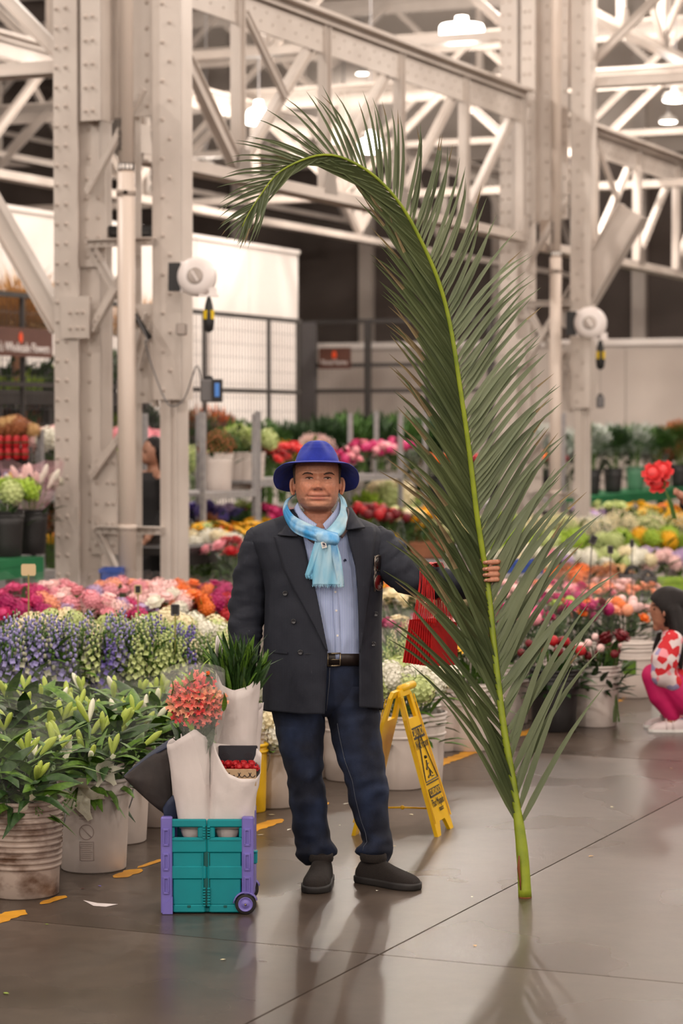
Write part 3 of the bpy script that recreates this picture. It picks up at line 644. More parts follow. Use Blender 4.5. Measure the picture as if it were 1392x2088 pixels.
m = MB(); m.prism([MP(700.5,1142,shy(700,1142)-.004), MP(703,1139,shy(703,1139)-.004), MP(706,1141,shy(706,1141)-.004), MP(706,1145,shy(706,1145)-.004), MP(704,1143,shy(704,1143)-.004), MP(702,1146,shy(702,1146)-.004)], (0,-.001,0)); m.build('chest_emblem', 'navy_cloth', shirt)
# ---- jacket
JT = [(1044,594,700,.05,.085),(1050,582,716,.045,.10),(1056,566,730,.04,.112),(1063,545,748,.04,.122),(1072,522,768,.035,.132),(1084,510,781,.03,.14),(1105,508,786,.02,.15),(1130,520,784,.012,.158),(1165,534,780,.005,.168),(1210,541,779,0,.178),(1260,540,777,-.003,.186),(1310,538,777,-.004,.19),(1360,537,778,-.004,.193),(1420,536,780,-.004,.196),(1456,535,781,-.004,.196)]
XL = [(1044,604),(1056,608),(1075,612),(1095,618),(1144,628),(1210,645),(1270,657),(1329,667.5),(1400,664.5),(1456,662)]
XR = [(1044,700),(1056,703),(1081,706),(1151,724),(1200,728),(1250,731),(1333,732.5),(1456,732)]
def jac(py, x):
    xl, xr, yc, hy = interp(py, JT); cx = (xl+xr)/2; hx = (xr-xl)/2; q = min(1, abs((x-cx)/hx)); return yc-hy*(1-q**2.4)**(1/2.4)
jk = MB(); rows = []; NJ = 100
for i in range(110):
    py0 = lerp(1044, 1456, i/109); xl, xr, yc, hy = interp(py0, JT); cx = (xl+xr)/2; hx = (xr-xl)/2
    def ang(x):
        c = max(-1, min(1, (x-cx)/hx)); return math.acos(math.copysign(abs(c)**(2.4/2), c))
    aR = -ang(interp(py0, XR)[0]); aL = -ang(interp(py0, XL)[0])+2*math.pi; r = []
    for k in range(NJ+1):
        a = lerp(aR, aL, k/NJ); x, y = ellpt(py0, cx, hx, yc, hy, a, 2.4); t = max(0, (py0-1100)/356)
        low = (k/NJ); py = py0 - (14*(1-low)**2 if py0 > 1200 else 0)*t*(1 if k < NJ*.5 else 0) - (10*math.sin(math.pi*min(1,max(0,(low-.55)/.4)))*t*.8 if low > .55 else 0)
        w_ = .007*fz((x*.02, py*.012, y*6))+.004*fz((x*.06, py*.03, 5+y*9))
        pull = .004*math.sin(py*.09+x*.05)*math.exp(-((py-1190)/60)**2)
        r.append(MP(x, py, y+w_+pull))
    rows.append(r)
jk.rings(rows, close=False)
def sleeve(path, n=26, seed=0):
    P = catmull(path, 9); m = MB(); rs = []
    for i, (x, py, dy, hw, hd) in enumerate(P):
        a = P[max(0,i-1)]; b = P[min(len(P)-1,i+1)]; t = Vector((b[0]-a[0], b[1]-a[1])).normalized(); nrm = Vector((t.y, -t.x)); r = []
        for k in range(n):
            an = 2*math.pi*k/n; wr = 1+.09*fz((math.cos(an)*1.1+seed, i*.22, math.sin(an)*1.1))+.09*fz((math.cos(an)*2+seed, i*.55+an*.3, 7))+.035*math.sin(i*.75+2*an+seed)*fz((i*.12,seed,3))*2+.045*math.sin(i*.62+2.6*math.cos(an+seed*.7)+seed)*(.4+.6*math.sin(math.pi*i/max(1,len(P)-1)))
            r.append(MP(x+nrm.x*hw*wr*math.cos(an), py+nrm.y*hw*wr*math.cos(an), dy+hd*wr*math.sin(an)))
        rs.append(r)
    m.rings(rs, cap=False); return m
s1 = sleeve([(528,1078,.04,14,.05),(524,1096,.03,24,.075),(517,1140,.03,32,.08),(510,1190,.035,35,.078),(504,1245,.03,36.5,.078),(500,1285,.01,34,.07),(500,1318,-.005,30,.06),(501,1352,-.02,26,.052)], 30, 1)
s2 = sleeve([(757,1082,.04,20,.06),(768,1102,.03,34,.075),(786,1132,.0,44,.078),(812,1160,-.04,39,.076),(848,1182,-.08,35,.07),(884,1189,-.105,33,.066),(925,1193,-.125,30,.06),(966,1192,-.148,26,.05)], 30, 5)
jk.add(s1.v, s1.f); jk.add(s2.v, s2.f)
jacket = jk.build('jacket', 'suit', person, True, True); solid(jacket, .004)
def lapel(rowsLR, name):
    rs = []
    for i in range(40):
        t = i/39; py, xo, xi = [lerp(a, b, 0) for a, b in zip(interp(t, rowsLR), interp(t, rowsLR))]
        r = []
        for j in range(9):
            u = j/8; x = lerp(xo, xi, u); r.append(MP(x, py, jac(py, x)-.011-.006*math.sin(math.pi*u)*(1-t)-.004*(1-u)))
        rs.append(r)
    m = MB(); m.rings(rs, close=False); solid(m.build(name, 'suit', jacket, True), .004)
lapel([(0,1094,557,610),(.04,1097,559,614),(.15,1122,566,622),(.35,1165,579,632),(.55,1210,603,645),(.8,1275,640,658),(1,1328,666,668)], 'lapel')
lapel([(0,1072,762,705),(.06,1080,766,706),(.15,1104,764,711),(.35,1158,759,724.5),(.55,1205,754,728.5),(.8,1268,744,731),(1,1330,734,732)], 'lapel')
for A, B in (([(586,1040,.05),(582,1056,-.02),(574,1078,-.09),(566,1091,-.125)], [(606,1038,.03),(606,1058,-.04),(608,1078,-.11),(606,1094,-.15)]), ([(716,1036,.05),(724,1048,-.02),(734,1062,-.08),(744,1076,-.125)], [(698,1034,.03),(702,1052,-.04),(704,1066,-.11),(706,1080,-.145)])):
    m = strip(A, B, 6, 5, .014); solid(m.build('jacket_collar', 'suit', jacket, True), .005)
for (bx, by) in ((581,1210),(598,1267),(612,1330),(766,1252),(761,1313),(627,1333)):
    m = MB(); c = MP(bx, by, jac(by,bx)-.007); ax = (Vector((1,0,0)), Z, Vector((0,-1,0)))
    if (bx, by) == (627,1333): m.obox(c, (Vector((1,0,0)), Z, Vector((0,1,0))), (.012,.0012,.001)); m.build('buttonhole', 'button_horn', jacket); continue
    m.lathe([(.0098,0),(.0105,.002),(.0095,.0042),(.0075,.0042),(.0065,.003),(.001,.003)], c, 14, ax); m.build('button', 'button_horn', jacket, True)
for (x0, x1, y0, y1) in ((541,586,1325,1330),):
    m = MB(); m.rings([[MP(x, y0+q+ (x-x0)/(x1-x0)*(y1-y0), jac(y0,x)-.006) for x in (x0+2, x0+14, x0+28, x1)] for q in (0, 3.5)], close=False); solid(m.build('pocket_welt', 'suit', jacket), .005)
m = MB(); m.rings([[MP(x, 1128+q, jac(1128,x)-.006) for x in (752,762,772,780)] for q in (0, 7)], close=False); solid(m.build('pocket_welt', 'suit', jacket), .005)
# ---- scarf
scarf = thing('scarf', wloc(person), None); scarf.parent = person; scarf.location = (0,0,0)
def clothpart(name, m, matn, sol=.004, par=None): o = m.build(name, matn, par or scarf, True); solid(o, sol); return o
clothpart('neck_loop', strip([(604,1006,.10),(592,1016,.06),(586,1030,.0),(598,1050,-.10),(625,1066,-.165),(660,1080,-.20),(689,1088,-.205)], [(600,1010,.11),(582,1022,.07),(578,1048,-.02),(596,1082,-.14),(626,1098,-.19),(656,1107,-.22),(686,1112,-.215)], 8, 14, .02, .0035, 2.5), 'scarf_blue')
clothpart('neck_loop', strip([(684,1002,.11),(690,1012,.07),(694,1024,.02),(692,1046,-.08),(678,1068,-.155),(664,1082,-.185)], [(690,1006,.11),(703,1020,.08),(709,1046,.0),(709,1066,-.10),(698,1088,-.17),(684,1098,-.195)], 8, 12, .018, .003, 2), 'scarf_pale')
clothpart('scarf_lining', strip([(706,1034,.0),(709,1050,-.05),(705,1066,-.12),(690,1086,-.175)], [(711,1040,.01),(714,1058,-.05),(711,1076,-.115),(697,1098,-.165)], 6, 4, .006), 'scarf_brown')
clothpart('scarf_lining', strip([(622,1088,-.16),(632,1096,-.175),(644,1104,-.185)], [(628,1100,-.16),(640,1108,-.175),(652,1112,-.185)], 5, 3, .004), 'scarf_brown')
clothpart('knot', strip([(640,1083,-.2),(662,1084,-.225),(686,1090,-.225),(692,1100,-.2)], [(648,1108,-.2),(662,1112,-.225),(682,1114,-.225),(688,1110,-.2)], 6, 10, .024, .003, 1.5), 'scarf_blue')
def tail(A, B, mt, seed, folds):
    m = strip(A, B, 9, 18, .012, .006, folds, seed); o = clothpart('scarf_tail', m, mt, .003)
    a, b = Vector(A[-1]), Vector(B[-1]); f = MB(); rr = random.Random(seed)
    for k in range(44):
        t = (k+.5)/44; p = a.lerp(b, t); dyy = -.012*math.sin(math.pi*t)-.006*math.sin(2*math.pi*folds*t+seed+ (len(A)-1)*9*.12)
        q = MP(p[0], p[1]-1, p[2]+dyy); e = MP(p[0]+rr.uniform(-2.2,2.2), p[1]+rr.uniform(3.5,7.5), p[2]+dyy-rr.uniform(-.003,.004)); f.tube([q, (q+e)/2+Vector((rr.uniform(-.001,.001),0,0)), e], [.0011,.001,.0004], 4)
    o2 = f.build('fringe', mt, o); o2['kind'] = 'stuff'
tail([(642,1104,-.205),(634,1130,-.2),(627,1156,-.195),(622,1172,-.19)], [(662,1106,-.215),(655,1130,-.21),(648,1156,-.205),(640,1177,-.2)], 'scarf_pale', 2, 1.5)
tail([(648,1104,-.222),(642,1130,-.215),(638,1162,-.21),(637,1192,-.205)], [(686,1108,-.222),(694,1134,-.215),(698,1164,-.21),(701,1192,-.205)], 'scarf_pale', 4, 2.5)
clothpart('scarf_tail', strip([(672,1110,-.232),(678,1140,-.226),(684,1170,-.218),(688,1198,-.21)], [(686,1110,-.226),(692,1138,-.218),(697,1168,-.212),(700,1197,-.206)], 8, 6, .006, .002, 1), 'scarf_blue', .003)
m = MB(); c = MP(660,1111,-.243); m.obox(c, (Vector((.97,0,.25)), Vector((-.25,0,.97)), Vector((0,1,0))), (.0095,.0125,.0008)); lab = m.build('sewn_label', 'label_white', scarf)
for dx, dz, w_, h_ in ((-.003,.003,.0016,.005),(.0012,.003,.0016,.005),(.004,.001,.0012,.004),(0,-.006,.005,.0009)):
    m = MB(); m.obox(c+Vector((dx,-.0011,dz)), (Vector((1,0,.2)).normalized(), Vector((-.2,0,1)).normalized(), Vector((0,1,0))), (w_,h_,.0004)); m.build('label_print', 'navy_cloth', lab)
# ---- belt, jeans
def band(y0, y1, ext, name, mt, par):
    m = MB(); rs = []
    for py in (y0, (y0+y1)/2, y1):
        xl, xr, yc, hy = interp(py, SHT); rs.append([MP(*(lambda q: (q[0], py, q[1]))(ellpt(py, (xl+xr)/2, (xr-xl)/2+ext*500, yc, hy+ext, 2*math.pi*k/72, 2.3))) for k in range(72)])
    m.rings(rs, cap=False); o = m.build(name, mt, par, True); solid(o, .004); return o
belt = band(1333, 1357, .004, 'belt', 'leather', person)
m = MB(); c = lambda x, y: MP(x, y, shy(x,1345)-.014)
for a, b in (((668,1333),(694,1332)),((694,1332),(693,1357)),((693,1357),(668,1358)),((668,1358),(668,1333))): m.tube([c(*a), c(*b)], .0032, 6)
m.tube([c(668,1345), c(694,1345)], .002, 6); m.build('buckle', 'buckle_metal', belt, True)
LEGL = [(1400,566,668,.0,.125),(1446,553,664,.0,.12),(1500,562,660,-.005,.11),(1573,581,659,-.02,.095),(1630,589,666,-.025,.085),(1659,594,667,-.02,.083),(1688,597,669,-.015,.08),(1712,601,674,-.012,.08),(1731,605,682,-.012,.082),(1742,607,683,-.012,.082),(1750,612,676,-.01,.074),(1762,616,671,-.005,.068)]
LEGR = [(1400,662,768,0,.125),(1446,664,773,-.005,.12),(1500,674,777,-.015,.112),(1550,686,783,-.03,.102),(1593,704,789,-.04,.092),(1630,711,792,-.03,.085),(1673,724,793,-.015,.08),(1700,735,797,-.005,.078),(1717,737,801,-.005,.08),(1728,727,801,-.005,.084),(1738,727,798,-.003,.084),(1746,736,796,0,.076),(1756,738,794,.0,.074),(1774,736,790,.01,.07)]
jm = MB()
for q, T in enumerate((LEGL, LEGR)):
    rs = []; y0, y1 = T[0][0], T[-1][0]; n = 90
    for i in range(n+1):
        py = lerp(y0, y1, i/n); xl, xr, yc, hy = interp(py, T); r = []
        for k in range(40):
            a = 2*math.pi*k/40; x, y = ellpt(py, (xl+xr)/2, (xr-xl)/2, yc, hy, a, 2.1)
            kn = math.exp(-((py-1600)/45)**2)+1.6*max(0, min(1, (py-1670)/70))+.6*math.exp(-((py-1450)/30)**2)
            d = .009*fz((x*.035+q*9, py*.04, y*8))*(.6+kn)+.0075*math.sin(py*.17+2.2*math.sin(a+q*2)+a)*(kn+.2)*.6*fz((a*.7+q, py*.02, 4))*1.6
            r.append(MP(x+math.cos(a)*d*450, py+ (3*math.sin(a*2+q))*(py > y1-14), y+math.sin(a)*d))
        rs.append(r)
    jm.rings(rs, cap=False)
rs = []
for i in range(16):
    py = lerp(1350, 1462, i/15); xl, xr, yc, hy = interp(py, [(1350,576,758,-.01,.136),(1400,567,766,-.005,.134),(1440,560,770,-.002,.12),(1462,600,730,0,.06)]); rs.append(ring(py, xl, xr, yc, hy, 60, 2.3))
jm.rings(rs); jeans = jm.build('jeans', 'denim', person, True, True); solid(jeans, .003, -1)
m = MB(); m.tube([MP(x, y, d) for x, y, d in [(672,1362,-.158),(671,1390,-.15),(668,1420,-.14),(665,1450,-.125)]], .0016, 5); m.build('fly_seam', 'denim_thread', jeans, True)
for T, sgn in ((LEGR, .30), (LEGR, .36)):
    pts = []
    for i in range(30):
        py = lerp(1475, 1735, i/29); xl, xr, yc, hy = interp(py, T); a = -math.pi/2-math.pi*sgn*(.75 if sgn < .33 else .75); x, y = ellpt(py, (xl+xr)/2, (xr-xl)/2, yc, hy, a, 2.1); pts.append(MP(x, py, y-.004))
    if sgn < .33: m = MB(); m.tube(pts, .0013, 4); m.build('leg_seam', 'denim_thread', jeans, True)
# ---- shoes
def shoe(heel, toe, wd, name, hgt=1.0):
    heel = Vector((heel[0], heel[1], 0)); toe = Vector((toe[0], toe[1], 0)); d = (toe-heel).normalized(); L = (toe-heel).length; s = Vector((-d.y, d.x, 0))
    T = thing(name, wloc(person)); T.parent = person; T.location = (0,0,0)
    WT = [(0,.55),(.06,.74),(.2,.8),(.4,.82),(.6,.95),(.75,1.0),(.88,.86),(.95,.64),(1,.3)]; HTt = [(0,.062),(.05,.084),(.15,.102),(.28,.108),(.4,.095),(.55,.078),(.7,.066),(.85,.056),(.94,.046),(1,.03)]
    m = MB(); rs = []; N = 26
    for i in range(41):
        t = i/40; w_ = interp(t, WT)[0]*wd/2*.95; h_ = interp(t, HTt)[0]*hgt; r = []; cu = .03*wd*math.sin(t*3)
        for k in range(N):
            a = math.pi*(-.12+1.24*k/(N-1)); c_, s_ = math.cos(a), math.sin(a); r.append(heel+d*(t*L)+s*(w_*math.copysign(abs(c_)**.8, c_)+cu)+Z*(.022+max(0, s_)**.75*(h_-.022) if s_ > 0 else .022+s_*.02))
        rs.append(r)
    m.rings(rs, close=True); m.build('upper', 'shoe_knit', T, True, True)
    m = MB(); pl = []
    for sd in (1, -1):
        for i in (range(25) if sd == 1 else range(24, -1, -1)):
            t = i/24; pl.append(heel+d*(t*L*1.02-.01*L)+s*(sd*(interp(t, WT)[0]*wd/2+.003)+.03*wd*math.sin(t*3)))
    rs = [[p+(p-(heel+toe)/2)*-.03 for p in pl], [p+Z*.008 for p in pl], [p+Z*.02+(p-(heel+toe)/2)*.005 for p in pl], [p+Z*.028 for p in pl]]
    m.rings(rs); m.build('sole', 'shoe_sole', T, True, True)
    m = MB(); top = heel+d*(.24*L); m.lathe([(.046,.09),(.049,.10),(.047,.118),(.04,.12)], top, 20, (d, s, Z), (False, False), 1.15); m.build('shoe_collar', 'shoe_knit', T, True)
    return T
g0 = ground(640,1824); shoe((g0.x+.035, g0.y+.285), (g0.x-.005, g0.y+.005), .112, 'shoe', 1.12)
g1 = ground(738,1800); g2 = ground(852,1816); shoe((g1.x-.01, g1.y+.03), (g2.x+.0, g2.y), .108, 'shoe')
# ---- sunglasses hooked over the breast pocket
sg = thing('sunglasses', MP(771,1170,-.2), 'dark sunglasses hanging folded from the breast pocket of the jacket', 'sunglasses')
mat('lens_dark', S(34,26,26), rough=.08, spec=.8); mat('lens_red', S(94,20,22), rough=.1); mat('frame_metal', S(168,158,150), rough=.2, metal=.9)
def sy(x, y): return jac(y, x)-.02
for cy, ml in ((1148,'lens_dark'),(1188,'lens_red')):
    m = MB(); pts = [MP(772+8.5*math.cos(a)*(1-.12*math.sin(a)*(1 if cy < 1170 else -1)), cy+16*math.sin(a), sy(772+8*math.cos(a), cy)) for a in [2*math.pi*k/20 for k in range(20)]]
    c = MP(772, cy, sy(772,cy)-.003); m.add([c]+pts, [(0,1+k,1+(k+1)%20) for k in range(20)]); l = m.build('lens', ml, sg, True); solid(l, .002)
    m = MB(); m.tube(pts+[pts[0]], .0016, 6, False); m.build('rim', 'frame_metal', sg, True)
m = MB(); m.tube([MP(768,1163,sy(768,1165)-.003), MP(766,1168,sy(766,1168)-.006), MP(768,1173,sy(768,1172)-.003)], .0014, 6); m.build('bridge', 'frame_metal', sg, True)
for k in (0, 1):
    m = MB(); m.tube([MP(772+4*k,1131+k*2,sy(772,1132)), MP(765-k*1.5,1134,sy(764,1134)+.006), MP(764-k*2,1180,sy(764,1170)+.008), MP(765-k*2,1206,sy(765,1200)+.006)], .0013, 6); m.build('temple', 'frame_metal', sg, True)
# ---- a bundle of small red paper bags hung over the forearm by their handles
mat('red_paper', S(176,20,18), S(160,16,16), rough=.45, scale=12); mat('red_cord', S(214,22,18), rough=.4)
nv = Vector((.62,-.78,0)); wv_ = Vector((.78,.62,0))
NBAG = 11
arm_top = [MP(868,1152,-.15), MP(878,1150,-.09)]
place_words = ['nearest', 'second', 'third', 'fourth', 'fifth', 'sixth', 'seventh', 'eighth', 'ninth', 'tenth', 'eleventh', 'farthest']
for k in range(NBAG):
    t = k/(NBAG-1)
    ctop = MP(lerp(905,861,t), lerp(1270,1262,t), lerp(-.235,-.16,t)); H = .165+.0*t
    lean = Vector((lerp(.0,-.022,t), lerp(0,.0,t), 0))+wv_*R.uniform(-.004,.004)
    hw = .062; T = thing('gift_bag', (ctop.x, ctop.y, ctop.z-H), '%s of the small red paper bags bunched on the forearm, counted from the front' % place_words[k] if 0 < k < NBAG-1 else ('front red paper bag on the forearm, its whole face showing' if k == 0 else 'red paper bag at the left end of the bunch on the forearm'), 'bag', 'red paper bags on the forearm')
    def bp(a, z, o): return ctop+wv_*(a*hw)+nv*o+lean*(-z/H)*-1*(-1)*(1 if True else 0)*(z/H*-1 if False else 1)*1.0+Z*z if False else ctop+wv_*(a*hw*(1+.12*(-z/H)))+nv*o+lean*(-z/H)+Z*z
    m = MB()
    for i, zz in enumerate((0, -H)):
        th = .0045 if i == 0 else .003
        for a, o in ((-1, th), (1, th), (1, -th), (-1, -th)): m.v.append(tuple(bp(a, zz, o)))
    m.f = [(0,1,5,4),(1,2,6,5),(2,3,7,6),(3,0,4,7),(4,5,6,7)]; m.mi = [0]*5; m.build('bag_body', 'red_paper', T, False, True)
    m = MB(); m.obox(bp(0,-.012,0), (wv_, nv, Z), (hw*.98, .0052, .0012)); m.build('folded_rim', 'red_paper', T)
    for o, q in ((.005, 0), (-.005, 1)):
        pk = MP(lerp(878,856,t)+q*3+R.uniform(-2,2), 1152+R.uniform(-1.5,1.5), lerp(-.20,-.165,t)+q*.02+.0)
        pk2 = MP(lerp(898,874,t)+q*4+R.uniform(-3,3), 1150+R.uniform(-1,1), lerp(-.13,-.1,t))
        a = bp(-.72,-.01,o); b = bp(.72,-.01,o); m = MB()
        pA = MP(lerp(858,848,t), 1190, lerp(-.205,-.19,t))
        m.tube([tuple(p) for p in catmull([tuple(a), tuple(a.lerp(pk,.55)+Vector((.004,-.012,0))), tuple(pk+Vector((0,-.012,-.006))), tuple(pk.lerp(pk2,.5)+Z*.004)], 5)], .0017, 5)
        m.tube([tuple(p) for p in catmull([tuple(b), tuple(b.lerp(pk2,.5)+Vector((.004,.0,0))), tuple(pk2+Vector((0.004,.03,-.008))), tuple(pk.lerp(pk2,.5)+Z*.004)], 5)], .0017, 5)
        m.build('handle', 'red_cord', T, True)
# ================================================================== PALM FROND
mat('leaflet', S(80,92,60), S(104,114,74), rough=.42, scale=3, stretch=(1,1,1), lo=.3, hi=.7)
mat('leaflet_under', S(100,110,82), S(124,132,100), rough=.5, scale=3, lo=.3, hi=.7)
mat('leaflet_dry', S(146,128,92), S(122,104,74), rough=.7, scale=20)
mat('rachis', S(150,164,44), S(122,140,40), rough=.45, scale=14, lo=.4, hi=.7)
mat('rachis_cut', S(126,70,36), rough=.8)
FR = [(1070,1830),(1066,1760),(1059,1690),(1046,1600),(1034,1530),(1022,1450),(1008,1330),(998,1230),(989,1160),(972,1050),(956,918),(938,792),(918,666),(893,571),(853,480),(813,412),(767,362),(720,331),(675,316),(628,322),(568,352),(528,402),(503,442),(494,462)]
base_p = ground(1070, 1830)
FY = [(1830,base_p.y),(1160,9.245),(600,9.1),(300,8.95)]
cs = [(a, b, 0) for a, b in FR]; cs = catmull(cs, 14)
acc = [0]
for p, q in zip(cs, cs[1:]): acc.append(acc[-1]+math.hypot(q[0]-p[0], q[1]-p[1]))
LT = acc[-1]
def frp(t):
    d = t*LT; i = 0
    lo, hi = 0, len(acc)-1
    while hi-lo > 1:
        md = (lo+hi)//2
        if acc[md] <= d: lo = md
        else: hi = md
    f = (d-acc[lo])/max(1e-6, acc[lo+1]-acc[lo]); p, q = cs[lo], cs[lo+1]
    return lerp(p[0],q[0],f), lerp(p[1],q[1],f), Vector((q[0]-p[0], q[1]-p[1])).normalized()
def fdep(t): return interp(t, [(0,base_p.y),(.35,9.25),(.65,9.16),(.85,9.02),(1,8.9)])[0]
frond = thing('palm_frond', base_p, 'tall arching green palm frond standing on the floor, held by the man', 'palm frond')
m = MB(); pts = []; rad = []
for k in range(121):
    t = k/120; x, y, tg = frp(t); p = at(x, y, fdep(t)); pts.append(p); rad.append(interp(t, [(0,.0265),(.02,.025),(.05,.024),(.075,.021),(.1,.016),(.2,.0135),(.35,.0115),(.6,.0085),(.85,.005),(1,.0018)])[0])
pts[0].z = .0015
m.tube(pts, rad, 10, flat=.8, up=(0,1,0)); m.build('rachis', 'rachis', frond, True)
m = MB(); m.lathe([(.0255,0),(.026,.003),(.024,.004)], (base_p.x, base_p.y, 0), 10); m.build('cut_end', 'rachis_cut', frond)
m = MB(); q = [(1058,1745),(1057,1770),(1060,1795),(1061,1815)]; m.tube([at(x,y,base_p.y-.018) for x, y in q], [.003,.006,.004,.002], 6); m.build('bark_scar', 'rachis_cut', frond, True)
PAR = [(0,330,18,330,31,12),(.06,345,22,350,34,13.5),(.14,330,23,340,37,15),(.25,288,23,290,35,14),(.38,270,23,258,41,12.5),(.5,264,23.5,238,44,11),(.62,250,24.5,212,44,9),(.74,222,26,180,42,7),(.84,175,26,145,42,5.8),(.92,130,25,118,40,5.2),(.98,72,20,70,26,4.6),(1,45,4,45,6,4)]
NLS = {-1: 164, 1: 146}
for side in (-1, 1):
    rr = random.Random(11+side)
    NL = NLS[side]
    for k in range(NL):
        s = (k+rr.uniform(-.25,.25)+.4)/NL; s = max(0, min(1, s)); t = lerp(.075, .995, 1-(1-s)**1.15)
        if s < .14 and k % 2: continue
        if side > 0 and s > .2 and k % 9 == 3: continue
        lL, aL, lR, aR, wpx = interp(s, PAR); ln, an = (lL, aL) if side < 0 else (lR, aR)
        ln *= rr.uniform(.9, 1.06); an += rr.uniform(-3.2, 3.2)*(3 if s < .3 else 1.2)
        x, y, tg = frp(t); Y0 = fdep(t); a = math.radians(an)*side
        dx, dy = tg.x*math.cos(a)-tg.y*math.sin(a), tg.x*math.sin(a)+tg.y*math.cos(a)
        sp = interp(s, [(0,1.2),(.2,.9),(1,.7)])[0]
        NS = 7; L_ = []; M_ = []; R_ = []; dry = rr.choice((0,0,.2)) if side < 0 else rr.choice((0,0,0,.16))
        bend = rr.uniform(.01,.07)*side*(-1 if s > .55 else 1)*(1.0 if s < .55 else 1.2)
        out = rr.uniform(.02,.13)*(1 if side < 0 else 1.0)      # out of the frond's plane, towards the viewer
        px_, py_ = x, y; dirx, diry = dx, dy; step = ln/(NS-1); pt = []
        for i in range(NS):
            f = i/(NS-1); c = at(px_, py_, Y0-out*pxw(ln,Y0)*f*1.6+.006); pt.append((c, Vector((dirx, 0, -diry))))
            ca, sa = math.cos(bend*f*2), math.sin(bend*f*2); dirx, diry = dirx*ca-diry*sa, dirx*sa+diry*ca
            diry += (.035 if s > .5 else .018)*f*(1 if rr.random() < .9 else 2); n_ = math.hypot(dirx, diry); dirx /= n_; diry /= n_
            px_ += dirx*step; py_ += diry*step
        for i, (c, d) in enumerate(pt):
            f = i/(NS-1); w_ = pxw(wpx, Y0)*.5*(min(1, .45+f*4)*(1-f**2.2)+.03)
            sd = Vector((-d.z, 0, d.x)).normalized(); fold = .55+.3*f
            L_.append(c+sd*w_+Vector((0,-w_*fold,0))*side*.0+Vector((0,w_*.5,0))); R_.append(c-sd*w_+Vector((0,-w_*.75,0))); M_.append(c+Vector((0,w_*.35,0))+sd*w_*.1)
        mb = MB(); vs = L_+M_+R_; n = NS
        for i in range(n-1):
            mb.cur = 1 if (i+1)/(n-1) > 1-dry and i >= n-3 else 0
            if i == 0: mb.add(vs, []); 
            o = 0; mb.f += [(i, i+1, n+i+1, n+i), (n+i, n+i+1, 2*n+i+1, 2*n+i)]; mb.mi += [mb.cur]*2
        mb.build('leaflet', ['leaflet' if side < 0 else 'leaflet_under', 'leaflet_dry'], frond, False)
# ================================================================== FLOWER KIT (shared meshes)
mat('stem_green', S(86,118,48), S(66,98,40), rough=.5, scale=20)
mat('leaf_green', S(60,94,28), S(96,132,42), rough=.52, scale=10, spec=.35)
mat('leaf_dark', S(32,58,24), S(50,80,32), rough=.52, scale=10, spec=.35)
mat('leaf_lime', S(150,176,58), S(122,156,46), rough=.45, scale=14)
mat('leaf_grey', S(112,124,104), S(84,100,80), rough=.6, scale=14)
mat('clear_film', S(250,248,245), rough=.08, spec=.9, alpha=.04)
mat('tint_film', S(236,176,190), rough=.08, spec=.9, alpha=.22)
def film_mat(name):          # thin clear film: mostly transparent with glossy glints
    m = MATS[name]; nt = m.node_tree; b = nt.nodes['Principled BSDF']
    tc = nt.nodes.new('ShaderNodeTexCoord'); n = nt.nodes.new('ShaderNodeTexNoise'); n.inputs['Scale'].default_value = 22; n.inputs['Detail'].default_value = 2
    bp = nt.nodes.new('ShaderNodeBump'); bp.inputs['Strength'].default_value = .5; bp.inputs['Distance'].default_value = .02
    nt.links.new(tc.outputs['Object'], n.inputs['Vector']); nt.links.new(n.outputs['Fac'], bp.inputs['Height']); nt.links.new(bp.outputs[0], b.inputs['Normal'])
mat('near_film', S(250,248,245), rough=.07, spec=.9, alpha=.13)
film_mat('clear_film'); film_mat('tint_film'); film_mat('near_film')
PETAL = {'white':((244,240,228),(226,222,200)),'cream':((246,234,200),(232,216,170)),'pink':((242,170,178),(226,136,150)),'palepink':((248,214,208),(238,190,188)),'hotpink':((214,56,120),(186,36,98)),'magenta':((190,20,104),(152,14,84)),'red':((196,26,36),(160,16,26)),'darkred':((122,12,26),(88,6,18)),
 'coral':((238,86,84),(222,58,64)),'orange':((240,130,36),(226,98,24)),'peach':((246,176,140),(236,146,112)),'yellow':((250,200,20),(240,168,8)),'lavender':((170,162,206),(140,130,190)),'purple':((116,100,178),(90,74,152)),'palegreen':((206,214,150),(182,198,122)),'lime':((172,196,60),(140,176,50)),'lilac':((196,172,206),(174,148,190)),
 'budgrey':((190,186,170),(156,160,124)),'brown':((176,108,64),(140,80,44)),'alstro':((246,140,122),(236,108,98)),'lilybud':((190,200,96),(160,184,70)),'lilywhite':((244,240,224),(226,222,190)),'silver':((200,204,198),(168,174,164)),'green':((78,112,46),(54,88,36)),'darkgreen':((46,72,36),(34,56,30)),'tan':((220,180,124),(196,152,96))}
for k, (a, b) in PETAL.items(): mat('petal_'+k, S(*a), S(*b), rough=.55, scale=30, lo=.3, hi=.7)
MESH = {}
def petal(mb, base, d, n, L, W, cup=.3, tipc=.0, ns=4, fold=.0, waist=.55, tip=.06):
    """one petal: base point, direction d, face normal n"""
    d = Vector(d).normalized(); n = Vector(n); n = (n-d*n.dot(d)).normalized(); s = d.cross(n); A = []; B = []; C = []
    for i in range(ns+1):
        f = i/ns; w = W*.5*(math.sin(math.pi*min(1, .12+.86*f**.8)) if f < 1 else tip); bend = cup*f*f*L+tipc*max(0,f-.6)*L
        c = Vector(base)+d*(L*f)+n*bend; A.append(c+s*w+n*(w*.35)); C.append(c-n*(fold*w)); B.append(c-s*w+n*(w*.35))
    q = ns+1; mb.add(A+C+B, [(i, i+1, q+i+1, q+i) for i in range(ns)]+[(q+i, q+i+1, 2*q+i+1, 2*q+i) for i in range(ns)])
def sph(t, p): return Vector((math.sin(p)*math.cos(t), math.sin(p)*math.sin(t), math.cos(p)))
